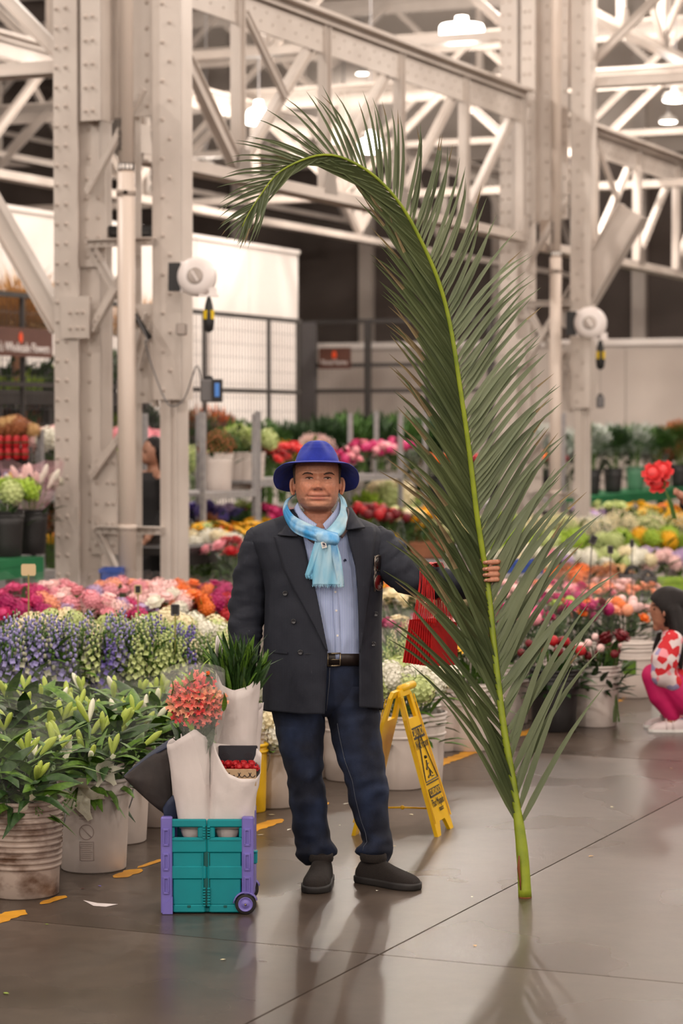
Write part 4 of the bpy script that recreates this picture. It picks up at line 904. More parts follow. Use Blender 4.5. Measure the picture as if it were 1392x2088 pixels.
def bloom_mesh(kind, col, var=0):
    key = (kind, col, var)
    if key in MESH: return MESH[key]
    rr = random.Random(hash((kind, var)) % 1000 if False else sum(map(ord, kind))*7+var); m = MB(); mats = ['petal_'+col, 'stem_green', 'leaf_green']
    if kind == 'ball':        # rose / peony, unit radius
        m.ball((0,0,.25), .55, 8, 5)
        for ly, (nn, ph, L, W, cup) in enumerate(((5,.45,.75,.8,.35),(6,.95,.95,.95,.3),(6,1.35,1.0,1.0,.25))):
            for k in range(nn):
                t = 2*math.pi*(k+.5*ly)/nn+rr.uniform(-.15,.15); d = sph(t, ph); petal(m, (0,0,-.1), d, Z, L, W, cup, -.1, 4, 0, .55, .5)
        m.cur = 1; m.ball((0,0,-.28), .3, 6, 4, (1,1,.7))
    elif kind == 'bud':       # round closed bud
        m.ball((0,0,.2), .8, 8, 6, (1,1,1.05))
        for k in range(4): petal(m, (0,0,-.55), sph(k*1.57, 1.15), Z, 1.2, .8, .75, -.2, 3)
        m.cur = 1
        for k in range(4): petal(m, (0,0,-.66), sph(k*1.57+.7, 1.35), Z, .8, .4, .5, 0, 2)
    elif kind == 'daisy':
        for k in range(15): t = 2*math.pi*k/15; petal(m, (0,0,0), sph(t, 1.35+rr.uniform(-.12,.12)), Z, 1.0, .3, .0, -.1, 3)
        for k in range(11): t = 2*math.pi*(k+.5)/11; petal(m, (0,0,.06), sph(t, 1.1), Z, .6, .26, .0, -.1, 2)
        m.cur = 2 if col != 'yellow' else 2; m.ball((0,0,.08), .28, 8, 4, (1,1,.5))
    elif kind == 'cluster':   # hydrangea / stock head of many florets
        for k in range(58):
            t = k*2.39996; ph = math.acos(1-1.55*(k+.5)/58); c = sph(t, ph)*(.86+.12*rr.random()); n_ = (c.normalized()+Vector((rr.uniform(-.3,.3),rr.uniform(-.3,.3),rr.uniform(-.2,.3)))).normalized(); a = n_.orthogonal().normalized()
            for j in range(4):
                d = Quaternion(n_, j*1.571+k)@a; s_ = n_.cross(d); L_ = .21; m.add([c, c+d*L_*.6+s_*L_*.5+n_*.07, c+d*L_+n_*.05, c+d*L_*.6-s_*L_*.5+n_*.07], [(0,1,2,3)])
        m.ball((0,0,.0), .78, 8, 6)
    elif kind == 'open':      # star-shaped lily / alstroemeria
        for k in range(6):
            t = 2*math.pi*k/6
            if var == 1: petal(m, (0,0,-.5), sph(t, .52 if k % 2 else .7), sph(t, 2.2), 1.3, 1.05 if k % 2 else .9, .08, .22, 6, -.15, .55, .62)
            else: petal(m, (0,0,-.35), sph(t, .5 if k % 2 else .62), sph(t, 2.2), 1.25, .86 if k % 2 else .66, .3, .5, 6, -.1, .55, .3)
        m.cur = 2
        for k in range(6): t = 2*math.pi*k/6+.5; p = sph(t, .3)*.8; m.tube([(0,0,-.3), p*.6, p], [.03,.02,.015], 3); m.cur = 1; m.ball(p, .06, 4, 3); m.cur = 2
    elif kind == 'lbud':      # long lily bud along +Z
        prof = [(.02,-1),(.13,-.85),(.2,-.4),(.26,.1),(.26,.45),(.18,.8),(.03,1)]; vs = []
        rows = [[Vector(((r*(1+.16*math.cos(3*2*math.pi*k/9)))*math.cos(2*math.pi*k/9), (r*(1+.16*math.cos(3*2*math.pi*k/9)))*math.sin(2*math.pi*k/9), z)) for k in range(9)] for r, z in prof]
        m.rings(rows)
    elif kind == 'spike':     # delphinium / snapdragon: unit height 1, radius ~.13
        m.cur = 1; m.tube([(0,0,-.2),(0,0,.98)], [.014,.006], 5); m.cur = 0
        for k in range(46):
            f = k/46; z = f*.95; r = .14*(1-f*.75)+.014; t = k*2.39996; c = Vector((math.cos(t)*r, math.sin(t)*r, z)); o = Vector((math.cos(t), math.sin(t), .25)).normalized()
            if f < (.55 if var != 2 else .15):
                a = o.orthogonal().normalized(); fs = .082*(1-.45*f)
                for j in range(4): petal(m, c, (Quaternion(o, j*1.57+k)@a+o*.4), o, fs, fs*.95, .1, 0, 2)
            else:
                if rr.random() < .22: m.cur = 1
                m.ball(c, .04*(1-.5*f), 5, 4, (1,1,1.3)); m.cur = 0
    elif kind == 'filler':    # airy sprays (baby's breath, chamomile): unit radius dome
        for k in range(120):
            t = k*2.39996; ph = math.acos(1-1.15*(k+.5)/120); c = sph(t, ph)*rr.uniform(.72,1.0); m.ball(c, rr.uniform(.035,.075), 4, 3)
        m.cur = 1
        for k in range(40):
            t = k*2.39996; ph = math.acos(1-1.1*(k+.5)/40); c = sph(t, ph)*.9; m.tube([(0,0,-.6), c*.4, c], [.012,.009,.005], 3)
    elif kind == 'greens':    # leafy shrub top: unit radius dome
        for k in range(150):
            t = k*2.39996; ph = math.acos(1-1.3*(k+.5)/150); c = sph(t, ph); p = c*rr.uniform(.35,.8); d = (c+Vector((rr.uniform(-.5,.5),rr.uniform(-.5,.5),rr.uniform(0,.7)))).normalized(); petal(m, p, d, Z if abs(d.z) < .8 else Vector((1,0,0)), rr.uniform(.25,.42), rr.uniform(.09,.16), .1, -.2, 2)
    elif kind == 'grass':
        for k in range(110):
            t = k*2.39996; ph = .1+.75*math.sqrt(k/110); d = sph(t, ph); petal(m, (d.x*.12,d.y*.12,-.5), d, Vector((-math.cos(t),-math.sin(t),.6)), rr.uniform(1.2,1.55), .05, -.25, -.3, 4)
    me = m.mesh('bloom_'+kind, mats, kind not in ('cluster','greens')); MESH[key] = me; return me
def leaf_mesh(matn, var=0):
    key = ('leaf', matn, var)
    if key in MESH: return MESH[key]
    m = MB(); petal(m, (0,0,0), Vector((0,0,1)), Vector((0,-1,0)), 1, .34-.04*var, .15+.12*var, .25+.12*var, 6, .12); me = m.mesh('leaf', matn, True); MESH[key] = me; return me
def lookq(d, roll=0.0):
    q = Vector(d).normalized().to_track_quat('Z', 'Y'); return q@Quaternion((0,0,1), roll)
def join_mesh(name, items):   # items: (mesh, matrix) -> one mesh, materials kept
    V_, F_, MI, mats, nv = [], [], [], [], 0
    for me, M in items:
        mp = []
        for mt in me.materials:
            if mt not in mats: mats.append(mt)
            mp.append(mats.index(mt))
        n = len(me.vertices); co = np.empty(n*3); me.vertices.foreach_get('co', co); co = co.reshape(-1,3); Mm = np.array(M); co = co@Mm[:3,:3].T+Mm[:3,3]
        V_.append(co); 
        for p in me.polygons: F_.append(tuple(v+nv for v in p.vertices)); MI.append(mp[p.material_index])
        nv += n
    me = bpy.data.meshes.new(name); me.from_pydata(np.concatenate(V_).tolist(), [], F_)
    for mt in mats: me.materials.append(mt)
    me.polygons.foreach_set('material_index', MI); me.update(); return me
def TRS(p, q, s): return Matrix.LocRotScale(Vector(p), q, Vector((s,s,s)) if not isinstance(s, (tuple, Vector)) else Vector(s))
# ---- recipes: kind -> how one bunch is made, local origin at the bucket's foot, +Z up
def foliage_mesh(H, rad, matn, seed, nleaf=40, leaf=.16, down=.0):
    key = ('fol', round(H,2), round(rad,2), matn, seed, nleaf, leaf)
    if key in MESH: return MESH[key]
    rr = random.Random(seed); m = MB()
    for k in range(12):
        t = k*2.39996; r = rad*math.sqrt((k+.5)/12)*.8; top = Vector((math.cos(t)*r, math.sin(t)*r, H*.86)); m.tube([(math.cos(t)*.04, math.sin(t)*.04, .03), (math.cos(t)*r*.35, math.sin(t)*r*.35, H*.5), top], .004, 4)
    m.cur = 1
    for k in range(nleaf):
        t = k*2.39996; r = rad*math.sqrt((k+.5)/nleaf); z = H*rr.uniform(.45,.86)-(r/rad)**2*H*.12; d = Vector((math.cos(t)*r/rad+rr.uniform(-.3,.3), math.sin(t)*r/rad+rr.uniform(-.3,.3), rr.uniform(-.1,.9)-down)).normalized()
        petal(m, (math.cos(t)*r*.8, math.sin(t)*r*.8, z), d, Z if abs(d.z) < .85 else Vector((1,0,0)), leaf*rr.uniform(.7,1.2), leaf*.3, -.12, -.15, 3)
    me = m.mesh('foliage', ['stem_green', matn]); MESH[key] = me; return me
def sleeve_mesh(H0, H1, r0, r1, seed, film='clear_film', jag=.04):
    key = ('slv', round(H0,2), round(H1,2), round(r0,2), round(r1,2), seed, film)
    if key in MESH: return MESH[key]
    rr = random.Random(seed); rows = []; n = 20
    tops = [H1*(1+rr.uniform(-jag,jag))+.04*math.sin(2*math.pi*k/n*2+seed) for k in range(n)]
    for i in range(6):
        f = i/5; rows.append([Vector(((lerp(r0,r1,f**.8)*(1+.1*math.sin(k*2.1+seed+f*3)*f))*math.cos(2*math.pi*k/n), (lerp(r0,r1,f**.8)*(1+.1*math.sin(k*2.1+seed+f*3)*f))*math.sin(2*math.pi*k/n), lerp(H0, tops[k], f))) for k in range(n)])
    m = MB(); m.rings(rows, cap=False); me = m.mesh('sleeve', film, True); MESH[key] = me; return me
def bunch(pos, H, rad, kind, cols, n, label, cat='flowers', group=None, size=.05, leafm='leaf_green', each=True, sleeve=False, seed=0, nleaf=36, leaf=.15, tilt=None, film='clear_film', lean=0, name='flower_bunch', var=None, flat=.22):
    T = thing(name, pos, label, cat, group); rr = random.Random(seed)
    if tilt: T.rotation_euler = tilt
    if nleaf: obj('foliage', foliage_mesh(H, rad, leafm, seed % 3, nleaf, leaf), T)['kind'] = 'stuff'
    items = []
    for k in range(n):
        t = k*2.39996+seed; f = math.sqrt((k+.5)/n); r = rad*f*rr.uniform(.9,1.08); z = H-(f*f)*rad*flat*3*.5+rr.uniform(-.03,.03)
        d = Vector((math.cos(t)*f*.9+rr.uniform(-.2,.2), math.sin(t)*f*.9+rr.uniform(-.2,.2), 1)).normalized(); c = cols[rr.randrange(len(cols))]; s = size*rr.uniform(.82,1.18)
        kd = kind if not isinstance(kind, (list, tuple)) else kind[rr.randrange(len(kind))]
        vv = rr.randrange(2) if var is None else var
        if kd == 'spike': d = Vector((d.x*.3, d.y*.3, 1)).normalized(); p = Vector((math.cos(t)*r*.85, math.sin(t)*r*.85, z-s)); vv = rr.randrange(3)
        elif kd in ('filler','greens','grass'): p = Vector((math.cos(t)*r*.5, math.sin(t)*r*.5, z-s)); d = Z
        else: p = Vector((math.cos(t)*r, math.sin(t)*r, z-s*.5))
        q = lookq(d, rr.uniform(0,6.28)); me = bloom_mesh(kd, c, vv)
        if each: obj({'bud':'bud','lbud':'lily_bud','spike':'flower_spike','greens':'leafy_branch','filler':'flower_spray','grass':'grass_tuft'}.get(kd,'bloom'), me, T, p, q, s)
        else: items.append((me, TRS(p, q, s)))
    if items: o = obj('blooms', join_mesh('blooms', items), T); o['kind'] = 'stuff'
    if sleeve: obj('sleeve', sleeve_mesh(H*.35, H*1.06, .07, rad*1.12, seed % 3, film), T)
    return T
# ---- buckets
mat('bucket_white', S(214,202,194), S(200,186,178), rough=.45, scale=4, lo=.3, hi=.75)
mat('bucket_black', S(30,27,27), rough=.5); mat('bucket_green', S(70,116,88), rough=.5); mat('bucket_yellow', S(236,188,24), rough=.45); mat('bucket_old', S(178,160,148), S(98,72,56), rough=.55, scale=9, detail=8, lo=.46, hi=.68, stretch=(1,1,1.4))
mat('wire', S(150,150,150), rough=.3, metal=1)
def stand(p, w_, z, label, group, mt='galv', name='display_stand'):
    T = thing(name, (p.x,p.y,0), label, 'stand', group); m = MB(); m.box((p.x-w_,p.y-w_,z-.03),(p.x+w_,p.y+w_,z-.001)); m.build('stand_top', mt, T)
    for sx in (-1,1):
        for sy_ in (-1,1): m = MB(); m.box((p.x+sx*(w_-.03)-.02,p.y+sy_*(w_-.03)-.02,0),(p.x+sx*(w_-.03)+.02,p.y+sy_*(w_-.03)+.02,z-.03)); m.build('leg', mt, T)
    return T
def bucket_parts(rt, rb, h, ribs, mt):
    key = ('bkt', rt, rb, h, ribs, mt)
    if key in MESH: return MESH[key]
    m = MB(); prof = [(rb*.96,0),(rb,.006)]
    rad = lambda z: lerp(rb, rt, z/h)
    prof += [(rad(h*.3),h*.3),(rad(h*.7),h*.7),(rad(h),h),(rad(h)-.005,h),(rad(h*.5)-.006,h*.5),(rb-.006,.01)]
    m.lathe(prof, (0,0,0), 28, None, (True, True)); b = m.mesh('bucket_body', mt, True)
    rims = []
    for z in ribs:
        m = MB(); m.lathe([(rad(z*h)-.002,z*h-.012),(rad(z*h)+.007,z*h-.009),(rad(z*h)+.007,z*h),(rad(z*h)-.002,z*h+.003)], (0,0,0), 28, None, (False, False)); rims.append(m.mesh('bucket_rim', mt, True))
    m = MB(); m.tube([(math.cos(a)*(rt+.012), math.sin(a)*.03+ .0, h*.86-.17*math.sin(a)) for a in [math.pi*k/14 for k in range(15)]], .003, 5); hd = m.mesh('handle', 'wire', True)
    MESH[key] = (b, rims, hd); return MESH[key]
def bucket(pos, label, mt='bucket_white', rt=.148, rb=.128, h=.365, ribs=(.995,.93,.86,.72), rz=0, handle=True, group='flower buckets', name='bucket'):
    T = thing(name, pos, label, 'bucket', group, rz=rz); b, rims, hd = bucket_parts(rt, rb, h, ribs, mt)
    obj('bucket_body', b, T)
    for r in rims: obj('bucket_rim', r, T)
    if handle: obj('handle', hd, T, rot=(.0,0,0))
    return T
# ================================================================== FRONT FIELD OF BUCKETS
ORD = ['first','second','third','fourth','fifth','sixth','seventh','eighth','ninth','tenth','eleventh','twelfth','thirteenth','fourteenth']
NICE = {'budgrey':'grey green','lilybud':'green','lilywhite':'white','palepink':'pale pink','hotpink':'hot pink','palegreen':'pale green','darkred':'dark red','alstro':'coral','darkgreen':'dark green'}
def gp(px, D): p = at(px, 865, D); return Vector((p.x, p.y, 0))
def ztop(py, D): return at(696, py, D).z
# --- lilies at the left front: stalks with long leaves and buds, every leaf and bud a piece of its own
def lily_bunch(pos, H, rad, nst, label, seed, opens=0, sleeve=True, buds='lilybud'):
    T = thing('lily_bunch', pos, label, 'lilies', 'lily bunches at the left front'); rr = random.Random(seed); st = MB()
    for k in range(nst):
        t = k*2.39996+seed; r = rad*math.sqrt((k+.6)/nst); top = Vector((math.cos(t)*r, math.sin(t)*r, H*rr.uniform(.84,1.0)-.1*(r/rad)**2)); mid = Vector((math.cos(t)*r*.35, math.sin(t)*r*.35, H*.5))
        st.tube([(math.cos(t)*.05, math.sin(t)*.05, .03), mid, top], [.006,.006,.004], 5)
        ax = (top-mid).normalized()
        for j in range(13):
            f = .1+.9*j/12; p = mid.lerp(top, f); a = rr.uniform(0,6.28); o = Vector((math.cos(a), math.sin(a), 0)); d = (ax*rr.uniform(.35,.95)+o*rr.uniform(.6,1.0)-Z*(.5 if f < .4 else 0)).normalized()
            obj('leaf', leaf_mesh('leaf_green' if rr.random() < .68 else 'leaf_dark', rr.randrange(3)), T, p, lookq(d, rr.uniform(-.6,.6)), rr.uniform(.13,.21))
        for j in range(rr.choice((1,2,2,3,3))):
            a = rr.uniform(0,6.28); d = (ax+Vector((math.cos(a), math.sin(a), .1))*rr.uniform(.2,.75)).normalized(); L = rr.uniform(.038,.056)
            obj('lily_bud', bloom_mesh('lbud', buds if rr.random() < .93 else 'lilywhite'), T, top+d*L*.9, lookq(d), (L*.9,L*.9,L))
    for (ox, oy, oz, s, dx, dy, dz) in (opens or []):
        obj('open_lily', bloom_mesh('open', 'lilywhite'), T, (ox, oy, oz), lookq((dx,dy,dz)), s)
    st.build; o = obj('stems', st.mesh('stems', 'stem_green', True), T)
    if sleeve: obj('sleeve', sleeve_mesh(H*.3, H*1.04, .1, rad*1.1, seed % 3), T)
    return T
b1 = ground(48, 1822); bk = bucket(b1, 'old ribbed translucent bucket with brown stains at the left edge', 'bucket_old', .15, .136, .37, (.99,.93,.87,.81,.75,.69,.63,.57,.51,.45,.39,.33))
b2 = ground(191, 1770); bk = bucket(b2, 'white bucket with embossed warning panel beside the teal crate', 'bucket_white', .149, .132, .375, (.99,.86))
# embossed warning panel on that bucket: round emblem with a bar and lines of small print
mat('emboss', S(168,150,142), rough=.5)
def onbk(c, r, ang, z, out=.001): a = math.radians(ang); return Vector((c.x+math.sin(a)*(r+out), c.y-math.cos(a)*(r+out), z)), Vector((math.cos(a), math.sin(a), 0)), Vector((math.sin(a), -math.cos(a), 0))
def bkr(z, rt=.149, rb=.132, h=.375): return lerp(rb, rt, z/h)
m = MB(); pts = []
for k in range(25): a = 2*math.pi*k/24; z = .17+.03*math.sin(a); pts.append(onbk(b2, bkr(z), -6+12*math.cos(a), z)[0])
m.tube(pts, .0016, 5, False); m.tube([onbk(b2, bkr(.19), -14, .19)[0], onbk(b2, bkr(.17), -6, .17, .003)[0], onbk(b2, bkr(.15), 2, .15)[0]], .0016, 5); m.build('warning_emblem', 'emboss', bk, True)
m = MB(); fr = [(-18,.13),(6,.13),(6,.055),(-18,.055),(-18,.13)]
for (a0,z0),(a1,z1) in zip(fr, fr[1:]): m.tube([onbk(b2, bkr(lerp(z0,z1,q/5)), lerp(a0,a1,q/5), lerp(z0,z1,q/5))[0] for q in range(6)], .0012, 5)
for q in range(8): z = .121-q*.008; m.tube([onbk(b2, bkr(z), lerp(-16,4-(q*5%4),w_/4), z)[0] for w_ in range(5)], .0009, 4)
for q in range(4): z = .262-q*.013; m.tube([onbk(b2, bkr(z), lerp(-18,4,w_/4), z)[0] for w_ in range(5)], .0009, 4)
m.build('printed_panel', 'emboss', bk, True)
for (px, py, lab) in ((272,1672,'white bucket mostly hidden behind the bucket with the embossed panel'),(322,1688,'white bucket half hidden behind the black tote'),(20,1755,'white bucket under the lilies at the left edge, behind the stained one'),(118,1740,'white bucket in the shade between the two front lily buckets')):
    bucket(ground(px, py-16), lab)
LB = [(b1.x-.02,b1.y,.62,.2,9,[(.08,-.12,.36,.06,.5,-.8,-.5)],'lilies with yellow green buds in clear sleeve, in the stained bucket'),(b2.x,b2.y,.60,.23,10,[(-.05,-.2,.34,.1,-.15,-.85,-.4),(.06,-.14,.42,.06,.3,-.9,.1),(-.1,-.12,.5,.05,-.3,-.8,.4)],'lilies with an open drooping white flower in the embossed bucket')]
for k, (x, y, H, r, ns, op, lab) in enumerate(LB): lily_bunch(Vector((x,y,0)), H, r, ns, lab, k+1, op)
for k, (px, D, H, r, ns, lab) in enumerate([(40,9.95,.66,.2,8,'tall lily bunch in sleeve at the left edge, behind the stained bucket'),(135,10.3,.62,.2,9,'lily bunch with many upright buds between the two front buckets'),(235,10.4,.60,.21,9,'broad leaved lily bunch behind the embossed bucket'),(318,10.85,.60,.21,9,'lily bunch with curling leaves beside the coral bouquet'),(70,10.9,.66,.19,7,'lily bunch below the lavender spikes at the far left'),(190,11.05,.62,.19,7,'lily bunch below the purple delphiniums'),(285,11.3,.6,.19,7,'lily bunch with silver film just under the snapdragons'),(365,11.3,.56,.2,7,'lily bunch mostly hidden behind the coral bouquet')]):
    p = gp(px, D); lily_bunch(p, H, r, ns, lab, k+5, [(R.uniform(-.1,.1),-.14,H*.72,.045,R.uniform(-.4,.4),-.8,.3)] if k % 2 else [], k % 3 != 2)
    if D > 10.25: bucket(p, 'white bucket under the '+lab.split(' in ')[0].split(',')[0])
# --- rows behind, read off the photograph: (px0, px1, py, D0, D1, n, kind, colours per bunch, size, blooms, radius, row words, near?, sleeve?)
ROWS = [
 (-25,350,1252,11.9,12.5,8,'spike',[['lavender'],['budgrey','lavender'],['budgrey','lavender'],['lavender','palegreen'],['budgrey','purple'],['lavender','budgrey'],['palegreen','budgrey'],['purple','lavender']],.3,11,.17,'delphinium row behind the lilies',True,False,'delphinium'),
 (268,468,1262,12.2,12.7,5,'spike',[['palegreen'],['palegreen','cream'],['purple','budgrey'],['palegreen'],['cream','palegreen']],.26,10,.17,'snapdragon row behind the coral bouquet',True,False,'snapdragon'),
 (30,470,1262,13.2,13.9,8,'cluster',[['cream'],['palegreen','cream'],['palepink','cream'],['palegreen'],['cream','white'],['palegreen','cream'],['white'],['cream','palegreen']],.065,11,.18,'cream row behind the delphiniums',True,False,'stock'),
 (5,470,1215,14.6,15.6,8,['ball','cluster'],[['magenta','hotpink'],['lilac','peach'],['pink','palepink'],['pink','palepink'],['hotpink','lilac','pink'],['palepink','white'],['orange','peach'],['magenta','red']],.062,13,.19,'pink row in front of the big column',True,False,'carnation'),
 (20,470,1195,15.9,16.8,7,['ball','cluster'],[['hotpink'],['pink','palepink'],['lilac'],['pink','peach'],['palepink'],['orange'],['magenta']],.06,12,.19,'last row before the big column',False,True,'carnation'),
 (795,868,1352,11.9,12.1,2,'cluster',[['white','palegreen'],['white','cream']],.062,16,.17,'white heap behind the wet floor sign',True,True,'stock'),
 (548,560,1458,11.35,11.4,1,'cluster',[['white','cream']],.06,15,.17,'white heap by the trolley',True,False,'stock'),
 (560,760,1380,12.2,12.6,4,'cluster',[['white'],['white','cream'],['cream'],['white']],.06,10,.17,'white row behind the man',False,False,'stock'),
 (795,905,1282,13.0,13.4,3,'spike',[['palegreen'],['palegreen','cream'],['white','palegreen']],.2,9,.16,'pale green row below the red bags',True,True,'snapdragon'),
 (795,900,1262,13.9,14.3,2,['ball'],[['magenta','cream'],['pink','palepink']],.05,11,.17,'magenta row below the sleeve',True,True,'carnation'),
 (790,960,1205,15.2,15.9,4,'ball',[['cream'],['cream','white'],['peach','cream'],['pink','cream']],.055,16,.2,'cream rose row under the outstretched arm',True,False,'rose'),
 (945,985,1292,13.3,13.5,2,'daisy',[['yellow'],['yellow','orange']],.062,12,.17,'yellow row beside the palm stalk',True,False,'daisy'),
 (800,980,1172,17,17.6,4,['ball','daisy'],[['yellow','orange'],['orange','coral'],['orange'],['pink','peach']],.055,12,.2,'orange row above the red bags',False,False,'rose'),
 (1015,1085,1245,14.4,14.9,2,['ball','bud'],[['pink','magenta'],['hotpink','yellow']],.05,13,.18,'mixed row behind the palm leaflets',True,True,'rose'),
 (1130,1132,1292,14.15,14.2,1,['bud','ball'],[['darkred','red']],.036,16,.19,'black bucket of peony buds',True,False,'peony'),
 (1215,1217,1308,14.4,14.42,1,['bud'],[['palepink','darkred','palepink']],.033,15,.18,'white bucket at the aisle corner',True,False,'peony'),
 (1100,1300,1222,15.7,16.5,4,['ball','bud'],[['magenta','hotpink','lime'],['magenta','darkred','orange'],['orange','peach','magenta'],['peach','orange','palepink']],.048,15,.2,'mixed rose row behind the peonies',True,True,'rose'),
 (1010,1320,1190,17.6,18.8,6,'ball',[['pink','palepink'],['peach','palepink'],['pink','hotpink'],['peach','pink'],['palepink','peach'],['peach','palepink']],.05,14,.22,'pink and peach row in glossy sleeves',False,True,'carnation'),
 (1145,1275,1155,20.2,20.8,3,'cluster',[['brown','orange'],['brown'],['brown','tan']],.085,9,.22,'rust brown row by the black baskets',False,False,'celosia'),
 (1030,1410,1122,22,23.6,7,'cluster',[['white','cream'],['pink','lilac'],['white'],['white','palegreen'],['white','cream'],['lilac','palepink'],['lilac']],.075,12,.27,'white and lilac row right of the palm',False,False,'hydrangea'),
 (1010,1410,1086,24.6,25.8,7,['cluster','filler'],[['lime'],['lime','palegreen'],['lime'],['palegreen'],['lime'],['lime','yellow'],['lime']],.11,11,.3,'lime green row right of the palm',False,False,'viburnum'),
 (880,1410,1040,26.9,28.2,9,'filler',[['palegreen','cream'],['yellow','palegreen'],['lime','cream'],['cream'],['cream','palegreen'],['white','cream'],['cream'],['palegreen','cream'],['cream','yellow']],.2,7,.34,"baby's breath row below the far shelf",False,False,"baby's breath"),
 (1165,1390,1026,30.6,31.6,4,['daisy','ball'],[['lilac','palepink'],['palegreen'],['yellow'],['yellow','orange']],.08,9,.26,'last row below the green shelf',False,False,'daisy'),
 (735,880,1035,24.0,24.6,4,['bud','ball'],[['darkred','red'],['darkred','red'],['cream','palegreen'],['yellow']],.062,16,.24,'dark red row behind the right shoulder',False,False,'rose'),
 (380,548,1062,21.5,22.4,5,'daisy',[['yellow'],['yellow','palegreen'],['yellow','orange'],['yellow'],['yellow']],.075,9,.22,'yellow row behind the left shoulder',False,False,'gerbera'),
 (395,560,1032,23.4,24.2,4,['cluster','ball'],[['lilac','purple'],['purple','lilac'],['palegreen','lime'],['magenta','hotpink']],.08,10,.24,'purple row behind the yellow gerberas',False,False,'statice'),
 (455,520,1105,20.4,20.8,2,['ball'],[['red','pink'],['coral','red']],.07,9,.2,'red row beside the left sleeve',False,True,'rose'),
 (395,470,1090,21.2,21.4,2,['cluster'],[['white','cream'],['white']],.07,8,.2,'white row on the black table side',False,False,'stock'),
 (110,200,1080,23.5,24,3,['daisy','cluster'],[['yellow','orange'],['white','cream'],['hotpink','yellow']],.08,9,.24,'row seen through the big column',False,False,'gerbera'),
]
bn = 0
for (px0, px1, py, D0, D1, n, kind, cols, size, nb, rad, words, near, slv, fl) in ROWS:
    for k in range(n):
        t = (k+.5)/n if n > 1 else .5; px = lerp(px0, px1, t); D = lerp(D0, D1, t); p = gp(px, D); H = ztop(py, D)+R.uniform(-.06,.06)*(1 if kind == 'spike' else .5)
        bn += 1; cl = cols[k % len(cols)]; cw = NICE.get(cl[0], cl[0]) + ((' and '+NICE.get(cl[1], cl[1])) if len(cl) > 1 and cl[1] != cl[0] else '')
        pos = '%s from left, %s' % (ORD[k], words) if n > 1 else words
        lab = '%s %s, %s' % (cw, fl, pos)
        base = 0.0
        if H > 1.0: base = H-.82
        hh = H-base
        bmt = 'bucket_black' if 'black bucket' in words else 'bucket_white'
        if base > 0:
            pass
        bunch(p+Z*(base+.0), hh, rad, kind, cl, nb, lab, 'flowers', fl+' bunches', size, 'leaf_dark' if fl in ('rose','peony','celosia') else 'leaf_green', near, slv, bn, (64 if fl in ('peony','rose') else 40) if near else 22, .14 if near else .2)
        if near or k % 1 == 0:
            bucket(p+Z*base, '%s bucket of the %s, %s' % ('black' if bmt == 'bucket_black' else 'white', fl, pos), bmt, handle=near, rz=R.uniform(0,6), rt=.148 if hh > .5 else .14)
        if base > .02:
            stand(p, .23, base, 'low stand under %s, %s' % (fl, pos), 'display stands')
# big dark red peonies on the corner bucket
pc = gp(1215, 14.4)
T = bunch(pc+Vector((.1,-.05,0)), .55, .07, 'ball', ['darkred'], 2, 'two big open dark red peonies in the corner bucket', 'flowers', None, .068, 'leaf_dark', True, False, 3, 14, .14)
# white buckets in the front row that stand clear
for (px, py, lab, mt) in [(900,1526,'white bucket with a brown smear right of the wet floor sign','bucket_white'),(966,1524,'white bucket behind the lower palm leaflets','bucket_white'),(838,1592,'white ribbed bucket behind the wet floor sign','bucket_white'),(1288,1432,'white bucket with a green label beside the girl','bucket_white'),
        (678,1590,'white bucket with a black label seen between the legs','bucket_white'),(715,1600,'white bucket seen right behind the standing knee','bucket_white'),(618,1588,'white bucket behind the left leg of the jeans','bucket_white'),(570,1596,'white bucket with black print beside the yellow pail','bucket_white'),(790,1606,'white bucket close behind the right leg of the jeans','bucket_white')]:
    g = ground(px, py-12); b_ = bucket(g, lab, mt)
    if 'green label' in lab: 
        m = MB(); m.rings([[onbk(g, bkr(z,.148,.128,.365), a, z, .002)[0] for a in (-32,-20,-8,4)] for z in (.16,.25)], close=False); m.build('paper_label', 'leaf_green', b_, True)
    if 'black label' in lab:
        m = MB(); m.rings([[onbk(g, bkr(z,.148,.128,.365), a, z, .002)[0] for a in (-50,-30,-10,10,30)] for z in (.1,.29)], close=False); m.build('paper_label', 'black_plastic', b_, True)
    if 'black print' in lab:
        for z, w in ((.2,'FLORA'),(.165,'MARTS')):
            q, x_, o_ = onbk(g, bkr(z,.148,.128,.365), 0, z, .003); text('printed_word', w, .04, 'black_plastic', b_, basis(q, (1,0,0), (0,0,1)), 'CENTER', 1)
    if 'smear' in lab:
        m = MB(); m.rings([[onbk(g, bkr(z,.148,.128,.365), a+6*math.sin(z*60), z, .002)[0] for a in (2,9,16)] for z in (.19,.205,.22)], close=False); m.build('stain', 'rachis_cut', b_, True)
yb = ground(509, 1654); bucket(yb, 'yellow pail beside the wrapped bouquets', 'bucket_yellow', .082, .074, .32, (.99,.9))
